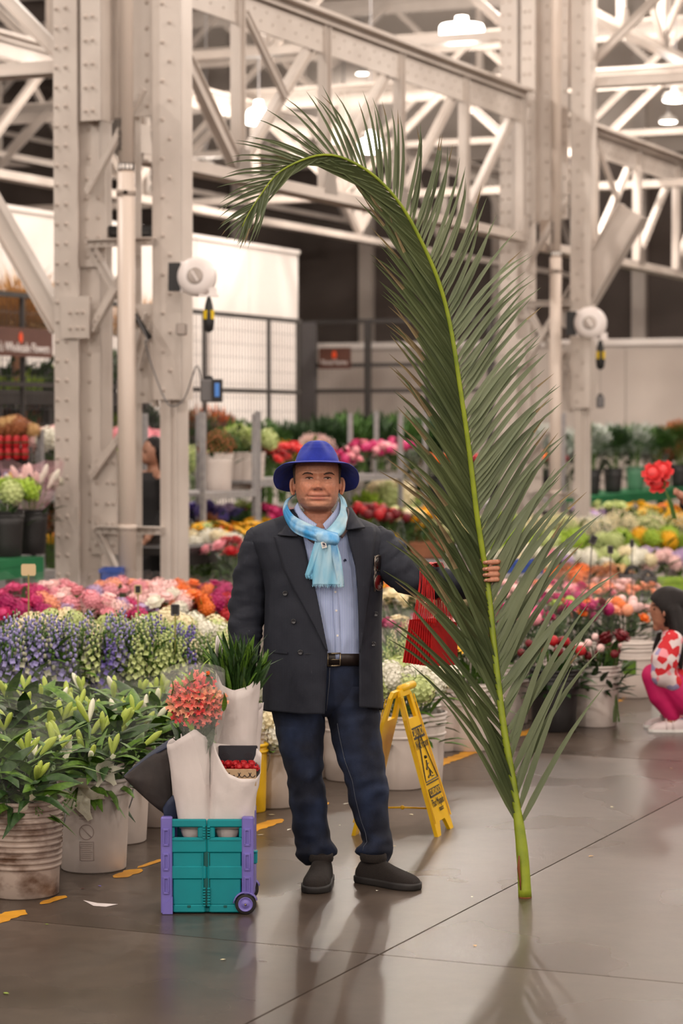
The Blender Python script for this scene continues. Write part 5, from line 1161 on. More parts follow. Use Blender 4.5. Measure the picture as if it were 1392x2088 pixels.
# ================================================================== TROLLEY AND WHAT STANDS IN IT
mat('teal_plastic', S(0,140,148), S(0,130,138), rough=.4, scale=6); mat('purple_plastic', S(124,114,192), S(114,104,180), rough=.4, scale=6); mat('teal_dark', S(6,84,82), rough=.5); mat('rubber', S(34,30,30), rough=.7)
mat('wrap_paper', S(226,216,212), S(214,203,200), rough=.7, scale=6, bump=.25, bscale=14); mat('tote_dark', S(50,42,40), S(38,32,31), rough=.75, scale=10, bump=.2, bscale=30); mat('tote_navy', S(26,36,62), rough=.7)
mat('box_navy', S(26,24,34), rough=.5); mat('box_kraft', S(182,152,118), rough=.7); mat('ornament', S(62,52,58), rough=.5); mat('orange_tag', S(236,96,30), rough=.6)
DT = 8.83; TS = DT/FPX
def wx(px): return at(px, 1770, DT).x
def wz(py): return at(425, py, DT).z
tz0 = ground(425, 1874); cart = thing('folding_trolley', (wx(424), DT+.14, 0), 'teal and purple folding crate trolley on wheels holding wrapped flowers', 'trolley')
def PB(name, x0, x1, y0, y1, d0, d1, mt, par=None, r=.004):
    m = MB(); m.bbox((wx(x0), DT+d0, max(0.002,wz(y1))), (wx(x1), DT+d1, wz(y0)), r); return m.build(name, mt, par or cart)
DP = .29
for x0, x1, bot, sgn in ((328,351,1876,-1),(493,517,1828,1)):
    fr = PB('corner_post', x0, x1, 1666, bot, -.008, .03, 'purple_plastic'); PB('corner_post', x0, x1, 1666, bot if sgn < 0 else 1828, DP-.03, DP+.008, 'purple_plastic'); PB('side_panel', x0 if sgn < 0 else x1-9, x0+9 if sgn < 0 else x1, 1672, 1830, .02, DP-.02, 'purple_plastic')
    for yy in (1692,1742,1790):
        PB('grip_rib', x0+5, x0+8, yy, yy+30, -.014, -.005, 'purple_plastic', fr, .001); PB('grip_rib', x0+14, x0+17, yy, yy+30, -.014, -.005, 'purple_plastic', fr, .001); PB('grip_rib', x0+5, x0+17, yy-3, yy+1, -.014, -.005, 'purple_plastic', fr, .001); PB('grip_rib', x0+5, x0+17, yy+28, yy+32, -.014, -.005, 'purple_plastic', fr, .001)
for (x0, x1) in ((348,421),(422,495)):
    D_ = thing('front_panel', (0,0,0)); D_.parent = cart; D_.location = (0,0,0); W0 = cart
    base_ = []
    xa, xb = x0+7, x1-7
    def sp(name, *a, **k): return PB(name, *a, mt='teal_plastic', par=D_, **k)
    sp('top_rail', x0, x1, 1671, 1687, 0, .02); sp('stile', x0, x0+8, 1687, 1709, .002, .016); sp('stile', x1-8 if x1 > 430 else x1-18, x1, 1687, 1709, .002, .016); 
    if x0 > 400: sp('stile', x0, x0+16, 1687, 1709, .002, .016)
    sp('band', x0, x1, 1708, 1739, .0, .016); sp('field', x0+3, x1-3, 1738, 1768, .006, .016); sp('band', x0, x1, 1766, 1793, .0, .016); sp('field', x0+4, x1-4, 1792, 1846, .005, .016); sp('bottom_rail', x0+4, x1-3, 1845, 1861, .0, .018)
    sp('edge_rib', (x1-9 if x0 < 400 else x0+2), (x1-7 if x0 < 400 else x0+4), 1739, 1848, -.002, .01, r=.001); sp('edge_rib', x0+4, x1-4, 1712, 1714, -.003, .004, r=.001)
    sp('catch', (x0+x1)/2-3, (x0+x1)/2+4, 1846, 1851, -.002, .004, r=.001).data.materials[0] = MATS['teal_dark']
for yy0, yy1 in ((1684,1712),(1810,1850)):
    n = 5 if yy0 < 1700 else 7
    for k in range(n):
        y = lerp(yy0, yy1, k/n)
        for xx in (413,422.5): PB('hinge_knuckle', xx, xx+6, y, y+3.4, -.006, .004, 'teal_plastic', None, .001)
PB('hinge_core', 414, 429, 1684, 1850, .004, .012, 'teal_dark')
PB('back_panel', 348, 495, 1671, 1861, DP-.014, DP, 'teal_plastic'); PB('floor_tray', 348, 495, 1852, 1862, .016, DP-.014, 'teal_plastic')
PB('latch', 500, 524, 1738, 1764, .02, .05, 'teal_plastic'); PB('latch', 505, 525, 1737, 1741, .012, .055, 'teal_plastic')
mfoot = MB(); mfoot.prism([(wx(331),DT-.012,.002),(wx(352),DT-.012,.002),(wx(352),DT-.012,wz(1828)),(wx(340),DT-.012,wz(1838)),(wx(333),DT-.012,wz(1856))], (0,.05,0)); mfoot.build('foot', 'purple_plastic', cart, False, True)
for d in (-.012, DP-.02):
    wc = Vector((wx(500.5), DT+d, .0385)); ax = (Vector((1,0,0)), Z, Vector((0,1,0)))
    m = MB(); m.lathe([(.026,0),(.036,.0),(.0385,.004),(.0385,.02),(.036,.024),(.026,.024)], wc, 28, ax); wh = m.build('wheel', 'rubber', cart, True)
    m = MB(); m.lathe([(.0265,-.001),(.027,-.003),(.024,-.003),(.022,-.001),(.014,-.001),(.012,-.004),(.004,-.005)], wc, 24, ax, (False, True)); m.build('hub', 'purple_plastic', wh, True)
    m = MB(); m.lathe([(.004,-.005),(.0045,-.008),(.001,-.009)], wc, 10, ax, (False, True)); m.build('axle_cap', 'buckle_metal', wh, True)
    m = MB(); P = [wc+Vector((math.cos(a)*.044, 0, math.sin(a)*.044)) for a in [math.radians(20+k*14) for k in range(12)]]
    m.rings([[p+Vector((0,-.004,0)) for p in P], [p+Vector((0,.026,0)) for p in P]], close=False); f_ = m.build('fender', 'purple_plastic', cart, True); solid(f_, .004)
# --- paper wraps: a sheet rolled to a cone with a slanted rim
def wrap(name, label, xb0, xb1, yb, xt0, xt1, rim, dyb, dyt, hd, seed, mt='wrap_paper', rows=14, n=48, cat='flower wrap', th=.0012):
    """rim: list of (angle fraction 0..1 starting at the right side, counter-clockwise seen from above; .75 is the front) -> py"""
    T = thing(name, (wx((xb0+xb1)/2), DT+dyb, wz(yb)), label, cat); rs = []
    for i in range(rows):
        f = i/(rows-1); r = []
        for k in range(n):
            a = 2*math.pi*k/n; yr = interp(k/n, rim)[0]; py = lerp(yb, yr, f)
            g_ = f*min(1.0,1.0); cx = lerp((xb0+xb1)/2, (xt0+xt1)/2, g_); hx = lerp((xb1-xb0)/2, (xt1-xt0)/2, g_); dy = lerp(dyb, dyt, g_); h_ = lerp(hd*.7, hd, g_)
            cr = 1+.06*fz((math.cos(a)*1.4+seed, f*3.2, math.sin(a)*1.4))+.09*abs(fz((math.cos(a)*2.6+seed, f*4+a*.4, math.sin(a)*2.6)))+.03*fz((math.cos(a)*5+seed, f*9, math.sin(a)*5))
            r.append(at(cx+hx*cr*math.cos(a), py, DT+dy+h_*cr*math.sin(a)))
        rs.append(r)
    m = MB(); m.rings(rs, cap=False); o = m.build('paper', mt, T, True); solid(o, th); return T
wrap('paper_wrap', 'crumpled white paper roll at the front left of the trolley', 366, 430, 1690, 341, 426, [(0,1508),(.12,1502),(.3,1495),(.5,1520),(.62,1516),(.72,1500),(.8,1486),(.88,1500),(1,1508)], .07, .06, .055, 1)
wrap('paper_wrap', 'white paper bag at the front right of the trolley, cut low in front', 428, 514, 1690, 429, 530, [(0,1540),(.1,1525),(.25,1520),(.4,1515),(.5,1510),(.58,1512),(.64,1545),(.7,1577),(.78,1588),(.9,1588),(.96,1575),(1,1540)], .07, .065, .06, 2)
wrap('paper_wrap', 'tall white paper cone around the long green leaves', 446, 508, 1690, 440, 529, [(0,1372),(.1,1350),(.25,1340),(.34,1310),(.4,1294),(.47,1298),(.54,1350),(.62,1396),(.72,1408),(.82,1400),(.92,1380),(1,1372)], .19, .17, .065, 3)
wrap('paper_wrap', 'narrow white paper roll at the right rear of the trolley', 486, 516, 1690, 490, 537, [(0,1432),(.5,1440),(.75,1460),(1,1432)], .235, .22, .035, 4)
# long green leaves in the tall cone
T = thing('leaf_bunch', (wx(478), DT+.185, wz(1690)), 'bunch of long dark green spiky leaves in the tall paper cone', 'greenery'); rr = random.Random(4); o0 = wloc(T)
stm = MB()
for k in range(130):
    t = k*2.39996; f = math.sqrt((k+.5)/130); x = 484+40*f*math.cos(t)*.95; dd = .175+.055*f*math.sin(t); b_ = at(x, 1412+rr.uniform(-26,10), DT+dd); d = Vector(((x-480)/70+rr.uniform(-.22,.22), rr.uniform(-.35,.1)+.2*math.sin(t), 1.0)).normalized(); L = rr.uniform(.10,.19)*(1.15-.25*f)
    obj('leaf', leaf_mesh('leaf_dark' if k % 3 else 'leaf_green', 2 if k % 2 else 1), T, b_-o0, lookq(d, rr.uniform(0,6.28)), (L*.5, L*.5, L))
    stm.tube([at(478, 1690, DT+.185), b_], .002, 3)
stm.build('stems', 'stem_green', T)
# coral alstroemeria bouquet in a clear sleeve
T = thing('alstroemeria_bouquet', (wx(418), DT+.06, wz(1660)), 'coral pink alstroemeria bouquet in clear plastic sleeve on the trolley', 'bouquet'); o0 = wloc(T); stm = MB()
for k in range(30):
    t = k*2.39996+.4; f = math.sqrt((k+.5)/30); x = 399+55*f*math.cos(t); y = 1428+48*f*math.sin(t); dd = .05-.07*math.sqrt(max(0,1-f*f)); c = at(x, y, DT+dd); d = Vector((math.cos(t)*f*.9+rr.uniform(-.3,.3), -1+.3*f, -math.sin(t)*f*.8+.35)).normalized()
    obj('bloom', bloom_mesh('open', ('alstro','alstro','peach','coral')[k % 4] if k % 8 else 'alstro', 1), T, c-o0, lookq(d, rr.uniform(0,6)), rr.uniform(.022,.031)); stm.tube([at(421+rr.uniform(-5,5),1600,DT+.06), at(lerp(421,x,.6), lerp(1540,y,.6), DT+.055), c], .0022, 4)
    if k % 2 == 0: obj('leaf', leaf_mesh('leaf_green' if k % 4 else 'leaf_lime', 1), T, at(x+rr.uniform(-14,14), y+rr.uniform(-16,24), DT+.01)-o0, lookq((rr.uniform(-.6,.6),-.3,.9), rr.uniform(0,6)), rr.uniform(.05,.085))
for k in range(26): obj('leaf', leaf_mesh('leaf_grey' if k % 3 == 0 else 'leaf_dark', k % 3), T, at(396+rr.uniform(-34,36), 1506+rr.uniform(-22,40), DT+.045)-o0, lookq((rr.uniform(-.5,.5),-.2,.9), rr.uniform(0,6)), rr.uniform(.06,.1))
stm.build('stems', 'stem_green', T); rs = []
for i in range(10):
    f = i/9; py = lerp(1600, 1362, f); xl, xr, hd = interp(f, [(0,408,432,.02),(.3,382,440,.04),(.6,352,458,.07),(.85,334,460,.075),(1,329,461,.07)]); r = []
    for k in range(32):
        a = 2*math.pi*k/32; cr = 1+.05*math.sin(3*a+f*4); r.append(at((xl+xr)/2+(xr-xl)/2*cr*math.cos(a), py+(9*math.sin(2*a+1) if i == 9 else 0), DT+.05+hd*cr*math.sin(a)))
    rs.append(r)
m = MB(); m.rings(rs, cap=False); m.build('sleeve', 'near_film', T, True)
m = MB(); m.obox(at(424,1372,DT-.03), (Vector((1,0,.2)).normalized(), Vector((-.2,0,1)).normalized(), Vector((0,1,0))), (.0065,.0065,.0006)); m.build('price_sticker', 'orange_tag', T)
# ornate box of red roses inside the right paper bag
T = thing('rose_box', (wx(482), DT+.075, wz(1606)), 'navy and kraft box with scroll ornaments holding red roses', 'box'); o0 = wloc(T)
m = MB(); m.bbox((wx(443),DT+.1,wz(1606)),(wx(523),DT+.112,wz(1528)),.003); bkp = m.build('back_wall', 'box_navy', T)
m = MB(); m.bbox((wx(446),DT+.032,wz(1606)),(wx(522),DT+.042,wz(1571)),.002); fw = m.build('front_wall', 'box_kraft', T)
for xx in (446,519): m = MB(); m.bbox((wx(xx),DT+.04,wz(1600)),(wx(xx+3),DT+.1,wz(1562)),.001); m.build('side_wall', 'box_navy', T)
for cx in (459,507):
    m = MB(); m.tube([at(cx+7*(1-k/26)*math.cos(k*.7), 1541+5.5*(1-k/26)*math.sin(k*.7), DT+.099) for k in range(26)], .0008, 4); m.tube([at(cx+9*math.cos(k*.5), 1541+6.5*math.sin(k*.5), DT+.099) for k in range(14)], .0007, 4); m.build('ornament', 'ornament', bkp)
for k in range(7):
    cx = 449+k*11; m = MB(); m.tube([at(cx+5*math.cos(a)*(1 if k % 2 else -1), 1580+5*math.sin(a), DT+.031) for a in [q*.5-1 for q in range(9)]], .0014, 4); m.build('ornament', 'box_navy', fw)
for k in range(10):
    x = 450+ (k % 5)*15.5+7*(k//5); y = 1560+(k//5)*7; obj('bloom', bloom_mesh('ball', 'red', k % 2), T, at(x, y, DT+.075-.025*(k//7))-o0, lookq((rr.uniform(-.4,.4),-.6,.8), k), .02)
# dark tote slumped over the left side of the trolley
T = thing('tote_bag', (wx(315), DT+.2, wz(1660)), 'dark brown tote bag with navy trim slumped over the left of the trolley', 'bag')
A = [(253,1584,.14),(275,1566,.12),(310,1540,.11),(345,1522,.12)]; B = [(256,1588,.14),(290,1622,.1),(322,1650,.1),(352,1668,.12)]
def tstrip(A, B, n, nm, bulge, seed):
    A = catmull(A, n); B = catmull(B, n); rs = []
    for a, b in zip(A, B):
        r = []
        for j in range(nm+1):
            t = j/nm; p = [lerp(u, v, t) for u, v in zip(a, b)]; p[2] -= bulge*math.sin(math.pi*t)+.008*fz((p[0]*.06, p[1]*.06, seed)); r.append(at(p[0], p[1], DT+p[2]))
        rs.append(r)
    m = MB(); m.rings(rs, close=False); return m
solid(tstrip(A, B, 7, 10, .02, 1).build('front_side', 'tote_dark', T, True), .003)
solid(tstrip([(253,1584,.16),(275,1562,.18),(310,1534,.2),(346,1508,.21)], [(258,1590,.16),(290,1618,.2),(322,1648,.22),(354,1680,.22)], 7, 8, -.03, 2).build('back_side', 'tote_dark', T, True), .003)
solid(tstrip([(253,1584,.142),(275,1566,.122),(310,1540,.112),(345,1522,.122)], [(253,1582,.16),(275,1561,.18),(310,1532,.2),(348,1506,.21)], 7, 4, .0, 3).build('gusset', 'tote_navy', T, True), .003)
solid(tstrip([(356,1618,.1),(342,1632,.085),(332,1648,.09)], [(362,1678,.11),(346,1680,.1),(336,1672,.1)], 6, 4, .01, 4).build('navy_trim', 'tote_navy', T, True), .004)
m = MB(); m.tube([at(x,y,DT+d) for x,y,d in [(253,1585,.14),(275,1566,.12),(310,1540,.11),(345,1522,.12)]], .003, 6); m.build('piping', 'tote_navy', T, True)
# cloth and film showing through the crate's hand holes
m = MB(); m.ball((wx(388), DT+.07, wz(1700)), .04, 10, 6, (1.0,.6,.9)); o = m.build('silver_film_roll', 'wrap_paper', None, True); tag(o, 'crumpled pale film pressed against the left hand hole of the crate', 'film')
m = MB(); m.ball((wx(462), DT+.07, wz(1700)), .042, 10, 6, (1.1,.6,.9)); o = m.build('silver_film_roll', 'wrap_paper', None, True); tag(o, 'crumpled pale film pressed against the right hand hole of the crate', 'film')
# ================================================================== WET FLOOR SIGN
mat('sign_yellow', S(238,190,14), S(228,178,10), rough=.4, scale=5); mat('sign_ink', S(30,24,18), rough=.6)
ws_f = ground(893, 1707); ws_r = ground(921, 1689); wdir = (ws_r-ws_f); WW = .27; wdir = Vector((wdir.x, wdir.y, 0)).normalized(); ws_r = ws_f+wdir*WW
wl_f = ground(716, 1704); apex = (ws_f+wl_f)/2; apex_z = ztop(1408, 10.6); apex = Vector((apex.x, apex.y, 0)); spread = (ws_f-wl_f); spread = (spread-wdir*spread.dot(wdir))
SG = thing('wet_floor_sign', (ws_f+wl_f)/2+wdir*WW/2, 'yellow folding wet floor caution sign standing behind the man', 'sign')
ax_top = at(812, 1410, 10.62)
def signpanel(foot, name, sgn):
    top = Vector((ax_top.x, ax_top.y, apex_z))+sgn*spread.normalized()*.012; f0 = foot; up = (top-f0); up = up-wdir*up.dot(wdir); H = up.length; up.normalize(); nrm = wdir.cross(up); nrm = nrm if nrm.dot(spread*sgn) > 0 else -nrm
    o0 = f0.copy()
    def Q(a, b, o=0): 
        ww = WW*(1-.30*b*b if b > .3 else 1-.30*b*b); cx = WW/2; return o0+wdir*(cx+(a-.5)*ww)+up*(b*H)+nrm*o
    th = -.016
    P_ = thing(name, (0,0,0)); P_.parent = SG; P_.location = (0,0,0)
    def quadp(nm, pts, o=0, t=th, mt='sign_yellow'): m = MB(); m.prism([Q(a, b, o) for a, b in pts], nrm*t); return m.build(nm, mt, P_, False, True)
    quadp('leg', [(0,.0),(.2,0),(.34,.09),(.0,.09)]); quadp('leg', [(.8,0),(1,0),(1,.09),(.66,.09)]); quadp('board', [(0,.09),(1,.09),(1,.80),(0,.80)])
    quadp('handle_side', [(0,.80),(.22,.80),(.24,.96),(.04,.96)]); quadp('handle_side', [(.78,.80),(1,.80),(.96,.96),(.76,.96)]); quadp('handle_top', [(.04,.955),(.96,.955),(.86,1.0),(.14,1.0)])
    for a0, a1 in ((0,.035),(.965,1)): quadp('rib', [(a0,.09),(a1,.09),(a1,.95),(a0,.95)], .004, .004)
    return P_, Q, nrm, up, H
P1, Q1, n1, u1, H1 = signpanel(ws_f, 'panel', 1); P2, Q2, n2, u2, H2 = signpanel(wl_f, 'panel', -1)
m = MB(); hp = Vector((ax_top.x, ax_top.y, apex_z)); m.tube([hp+wdir*.03, hp+wdir*(WW-.03)], .018, 12); m.build('hinge', 'sign_yellow', SG, True)
za = .075; pA = Q1(.5,.17,-.016); pB = Q2(.5,.17,-.016); m = MB(); m.tube([pA, (pA+pB)/2+Z*.004, pB], .0045, 8); m.ball((pA+pB)/2+Z*.004, .01, 8, 6); m.build('spreader_bar', 'sign_yellow', SG, True)
def printed(s, a, b, size, mt, sx=1, o=.0055): return text('printed_word', s, size, mt, P1, basis(Q1(a,b,o), wdir if wdir.cross(u1).dot(n1) > 0 else -wdir, u1), 'CENTER', sx)
def inkbar(pts, o=.0045): m = MB(); m.prism([Q1(a,b,o) for a, b in pts], n1*.0008); m.build('printed_shape', 'sign_ink', P1, False, True)
inkbar([(.12,.655),(.88,.655),(.88,.735),(.12,.735)]); printed('CAUTION', .5, .694, .052, 'sign_yellow', .92); printed('Wet Floor', .5, .612, .056, 'sign_ink', .9)
def tri(a, b, s, w):
    P_ = [(a-s*.5,b),(a+s*.5,b),(a,b+s*.95*WW/H1*1.0*1.2)]; m = MB()
    for p, q in zip(P_, P_[1:]+P_[:1]): m.tube([Q1(*p, .005), Q1(*q, .005)], w, 4)
    m.build('printed_shape', 'sign_ink', P1)
tri(.5, .365, .78, .003); inkbar([(.1,.345),(.9,.345),(.9,.353),(.1,.353)])
m = MB()
for p, q in [((.50,.50),(.47,.46)),((.47,.46),(.56,.43)),((.56,.43),(.50,.39)),((.47,.46),(.38,.44)),((.56,.43),(.66,.40)),((.48,.47),(.58,.475)),((.36,.385),(.44,.40)),((.6,.385),(.7,.385))]: m.tube([Q1(*p, .005), Q1(*q, .005)], .003, 4)
m.ball(Q1(.51,.522,.005), .008, 8, 4); m.build('printed_figure', 'sign_ink', P1)
inkbar([(.16,.255),(.84,.255),(.84,.315),(.16,.315)]); printed('CUIDADO', .5, .285, .04, 'sign_yellow', .95); printed('Piso Mojado', .5, .215, .05, 'sign_ink', .78); printed('maxx', .58, .165, .035, 'sign_ink', .9); 
# ================================================================== BACK OF THE MARKET
def uon(px, v): return onplane(px, 900, uv(0, v), V).dot(U)
def pv(px, v): q = onplane(px, 865, uv(0, v), V); return Vector((q.x, q.y, 0))
mat('green_paint', S(28,110,66), S(22,98,58), rough=.5, scale=4); mat('blue_plastic', S(40,72,150), rough=.45); mat('card_kraft', S(214,186,144), rough=.8); mat('chalk_black', S(44,42,42), rough=.8); mat('wood_stick', S(150,140,70), rough=.7)
mat('carton', S(150,96,66), S(128,80,54), rough=.8, scale=5); mat('sign_brown', S(98,62,50), S(90,56,46), rough=.6, scale=3); mat('sign_flame', S(240,84,40), rough=.6)
def rack(px0, px1, v, dep, top, zs, label, post='galv'):
    u0, u1 = uon(px0, v), uon(px1, v); T = thing('shelf_rack', uv((u0+u1)/2, v+dep/2), label, 'rack', 'display racks')
    for u in (u0, u1):
        for w_ in (v, v+dep):
            m = MB(); c = uv(u, w_, top/2); m.obox(c+U*.02, (U, V, Z), (.025,.004,top/2)); m.obox(c+V*.02, (U, V, Z), (.004,.02,top/2)); m.build('post', post, T)
    for z in zs:
        m = MB(); m.obox(uv((u0+u1)/2, v+dep/2, z-.015), (U, V, Z), ((u1-u0)/2, dep/2, .015)); m.build('shelf', post, T)
        m = MB(); m.obox(uv((u0+u1)/2, v-.004, z-.03), (U, V, Z), ((u1-u0)/2, .006, .03)); m.build('shelf_edge', post, T)
    return T
rack(415, 521, 10.0, .6, 1.9, (.45, 1.17), 'grey rack with white buckets left of the blue hat')
rack(527, 818, 10.0, .6, 1.92, (.5, 1.26), 'grey rack with peonies on both sides of the blue hat')
rack(868, 1150, 10.1, .6, 1.95, (.3, .84), 'grey rack with black buckets behind the palm leaflets')
rack(84, 200, 10.6, .6, 1.75, (.5, 1.2), 'grey rack seen left of the big column')
def table(px0, px1, v, dep, z, mt, label, lw=.05, name='display_table'):
    u0, u1 = uon(px0, v), uon(px1, v); T = thing(name, uv((u0+u1)/2, v+dep/2), label, 'table')
    m = MB(); m.obox(uv((u0+u1)/2, v+dep/2, z-.03), (U, V, Z), ((u1-u0)/2, dep/2, .03)); m.build('table_top', mt, T)
    m = MB(); m.obox(uv((u0+u1)/2, v+.02, z-.1), (U, V, Z), ((u1-u0)/2-.01, .015, .05)); m.build('apron', mt, T)
    for u in (u0+lw, u1-lw):
        for w_ in (v+lw, v+dep-lw): m = MB(); m.obox(uv(u, w_, (z-.06)/2), (U, V, Z), (lw, lw, (z-.06)/2)); m.build('leg', mt, T)
    return T
table(-60, 88, 9.75, .9, .76, 'green_paint', 'green painted table with black buckets at the left edge', .06)
table(372, 470, 9.3, .6, .76, 'bucket_black', 'black table beside the big column', .035)
table(1182, 1440, 10.2, .8, .8, 'green_paint', 'green shelf of potted greenery at the far right', .05)
# --- bunches standing on racks and tables: (px, v, z, H, rad, kind, cols, size, n, bucket, label)
ON = [
 (446,10.3,1.17,.62,.2,['greens','filler'],['green','brown'],.15,6,'bucket_white','dusky green and brown foliage on the rack left of the hat'),
 (486,10.3,1.17,.66,.2,['filler','greens'],['lime','palegreen'],.15,6,'bucket_white','pale lime sprays on the rack left of the hat'),
 (512,10.3,1.17,.6,.18,['cluster','greens'],['palegreen','lime'],.1,6,'bucket_white','pale green heads beside the coral peonies'),
 (428,10.3,.45,.5,.2,['greens'],['darkgreen','brown'],.14,6,None,'dark dusky foliage on the low shelf left of the hat'),
 (500,10.3,.45,.5,.2,['cluster','greens'],['purple','green'],.1,6,None,'purple tufts on the low shelf left of the hat'),
 (548,10.25,1.26,.30,.2,['ball'],['coral','red'],.075,13,None,'coral red peonies lying at the left end of the shelf'),
 (592,10.25,1.26,.34,.2,['ball'],['coral'],.08,12,None,'coral red peonies on the shelf just left of the hat'),
 (700,10.25,1.26,.26,.19,['bud','ball'],['hotpink','pink'],.062,14,None,'pink peonies on the shelf just right of the hat'),
 (738,10.25,1.26,.34,.2,['bud','ball'],['hotpink','pink'],.064,15,None,'pink peonies heaped in the middle of the shelf right of the hat'),
 (775,10.25,1.26,.32,.2,['bud'],['hotpink','pink','palepink'],.062,15,None,'round pink peony buds near the right post'),
 (805,10.25,1.26,.36,.19,['bud'],['hotpink','magenta'],.064,14,None,'hot pink peony buds against the right post'),
 (840,10.25,1.26,.32,.2,['greens'],['green','silver'],.15,5,None,'grey green eucalyptus right of the pink peonies'),
 (540,10.2,.5,.48,.22,['ball','cluster'],['hotpink','magenta'],.085,12,None,'magenta heads on the low shelf left of the face'),
 (580,10.2,.5,.44,.2,['ball','cluster'],['hotpink','pink'],.085,10,None,'pink heads on the low shelf beside the ear'),
 (740,10.3,.5,.6,.2,['grass','greens'],['green','lime'],.2,4,None,'light green grassy bunch below the pink peonies'),
 (790,10.3,.5,.62,.22,['filler','cluster'],['cream','palegreen'],.16,6,None,'cream sprays below the pink peonies'),
 (835,10.4,.5,.55,.22,['filler','greens'],['lime','palegreen'],.16,6,None,'lime sprays right of the tall post'),
 (900,10.35,.84,.6,.22,['bud','ball'],['darkred','orange','red'],.06,14,'bucket_black','dark red and orange bunch behind the leaflets at the left'),
 (960,10.35,.84,.58,.22,['bud','ball'],['darkred','red'],.06,14,'bucket_black','dark red bunch right behind the palm stalk'),
 (1025,10.35,.84,.6,.22,['bud','ball'],['darkred','hotpink'],.06,14,'bucket_black','dark red and pink bunch behind the thin leaflets'),
 (1085,10.35,.84,.6,.22,['bud','ball'],['darkred','magenta','orange'],.06,14,'bucket_black','dark red bunch in front of the far column'),
 (1118,10.35,.84,.58,.24,['bud','ball','greens'],['darkred','red','green'],.06,15,'bucket_black','dark red bunch with leaves at the grey post'),
 (1205,10.5,.8,1.05,.3,['greens'],['green','silver'],.24,7,'bucket_black','grey green foliage, leftmost on the green shelf'),
 (1250,10.5,.8,1.0,.3,['greens'],['green','darkgreen'],.24,7,'bucket_black','mid green foliage, second on the green shelf'),
 (1295,10.5,.8,1.05,.3,['greens'],['silver','green'],.24,7,'bucket_green','silvery foliage in the green bucket on the green shelf'),
 (1340,10.5,.8,1.0,.3,['greens'],['darkgreen','green'],.24,7,'bucket_black','dark foliage behind the hand with red flowers'),
 (1385,10.5,.8,1.08,.3,['greens'],['brown','green'],.24,7,'bucket_black','olive brown foliage at the right edge'),
 (12,10.0,.76,.62,.22,['cluster','greens'],['lime','palegreen'],.09,9,'bucket_black','pale green heads in a black bucket on the green table'),
 (62,10.05,.76,.68,.24,['ball','lbud'],['white','palepink'],.085,12,'bucket_black','white lilies in pink film on the green table'),
 (110,10.9,1.2,.55,.26,['ball','cluster'],['palepink','white'],.1,10,None,'pale pink heads on the upper shelf left of the column'),
 (160,10.9,1.2,.55,.26,['ball'],['palepink','white'],.1,9,None,'white and pink heads on the upper shelf behind the column'),
 (105,10.9,.5,.6,.26,['filler','greens'],['white','brown'],.16,7,None,'white and brown dried sprays on the lower shelf'),
 (165,10.9,.5,.55,.26,['greens','filler'],['brown','tan'],.16,7,None,'brown dried sprays on the lower shelf'),
]
for k, (px, v, z, H, rad, kind, cols, size, n, bk_, lab) in enumerate(ON):
    p = pv(px, v)+Z*z; bunch(p, H, rad, kind, cols, n, lab, 'flowers', 'flowers on the racks', size, 'leaf_dark', False, 'film' in lab, 200+k, 14, .16, film='tint_film' if 'film' in lab else 'clear_film')
    if bk_: bucket(p, ('black' if 'black' in bk_ else 'green' if 'green' in bk_ else 'white')+' bucket under the '+lab, bk_, .14, .115, .36, (.99,.9), handle=False, group='buckets on the racks')
# --- hedge and shrubs standing far behind, on the floor in pots
FAR = [(655,33,842,.5,'darkgreen',.42),(705,33.4,836,.55,'green',.42),(760,33.8,838,.55,'darkgreen',.42),(815,34.2,840,.55,'green',.42),(868,34.6,846,.5,'darkgreen',.4),(492,31,852,.42,'green',.34),(540,31.4,850,.42,'green',.34),(588,31.8,852,.42,'darkgreen',.34),
 (1100,39,862,.5,'silver',.4),(1152,39.3,866,.5,'silver',.4),(1205,39.6,858,.5,'silver',.4),(1255,39.8,856,.5,'silver',.42),(1308,40,860,.5,'silver',.4),(1362,40.2,866,.5,'brown',.4)]
for k, (px, D, py, rad, c, size) in enumerate(FAR):
    p = gp(px, D); H = ztop(py, D); lab = '%s shrub %s' % ({'darkgreen':'dark green','green':'leafy green','silver':'silvery leaved','brown':'olive brown'}[c], ['first behind the pink peonies from the left','second behind the pink peonies from the left','third behind the pink peonies from the left','behind the tall grey post','half behind the palm leaflets','left of the coral peonies, far back','above the coral peonies, far back','just left of the blue hat, far back','at the foot of the far column','right of the far column','above the dark red bunches at right','above the green shelf, left half','above the green shelf, right half','at the right edge, far back'][k])
    bunch(p, H, rad, 'greens', [c], 6, lab, 'shrub', 'far shrubs', size, 'leaf_dark', False, False, 300+k, 24, .3, name='potted_shrub')
    bucket(p, 'black pot of the '+lab, 'bucket_black', .2, .17, .4, (.99,), handle=False, group='shrub pots', name='plant_pot')
for k, (px, D, py, c, kd, lab) in enumerate([(640,29.5,880,'palepink','filler','pale peach cloud of flowers above the hat'),(575,28.6,892,'yellow','filler','bright yellow sprays left of the hat'),(548,28.2,895,'lime','filler','lime sprays behind the rack post'),(602,29,902,'palegreen','filler','pale green sprays close left of the hat'),(400,27,905,'palegreen','filler','pale green sprays right of the column'),(250,29,880,'pink','cluster','pink heads seen through the column, left'),(310,29.5,882,'pink','cluster','pink heads seen through the column, right'),(215,28.5,905,'lime','cluster','lime heads seen through the column')]):
    p = gp(px, D); H = ztop(py, D); bunch(p+Z*(H-.8), .8, .34, kd, [c], 8, lab, 'flowers', 'far flowers on stands', .16 if kd == 'filler' else .11, 'leaf_green', False, False, 330+k, 14, .2)
    stand(p, .3, H-.8, 'grey stand under the '+lab, 'far display stands')
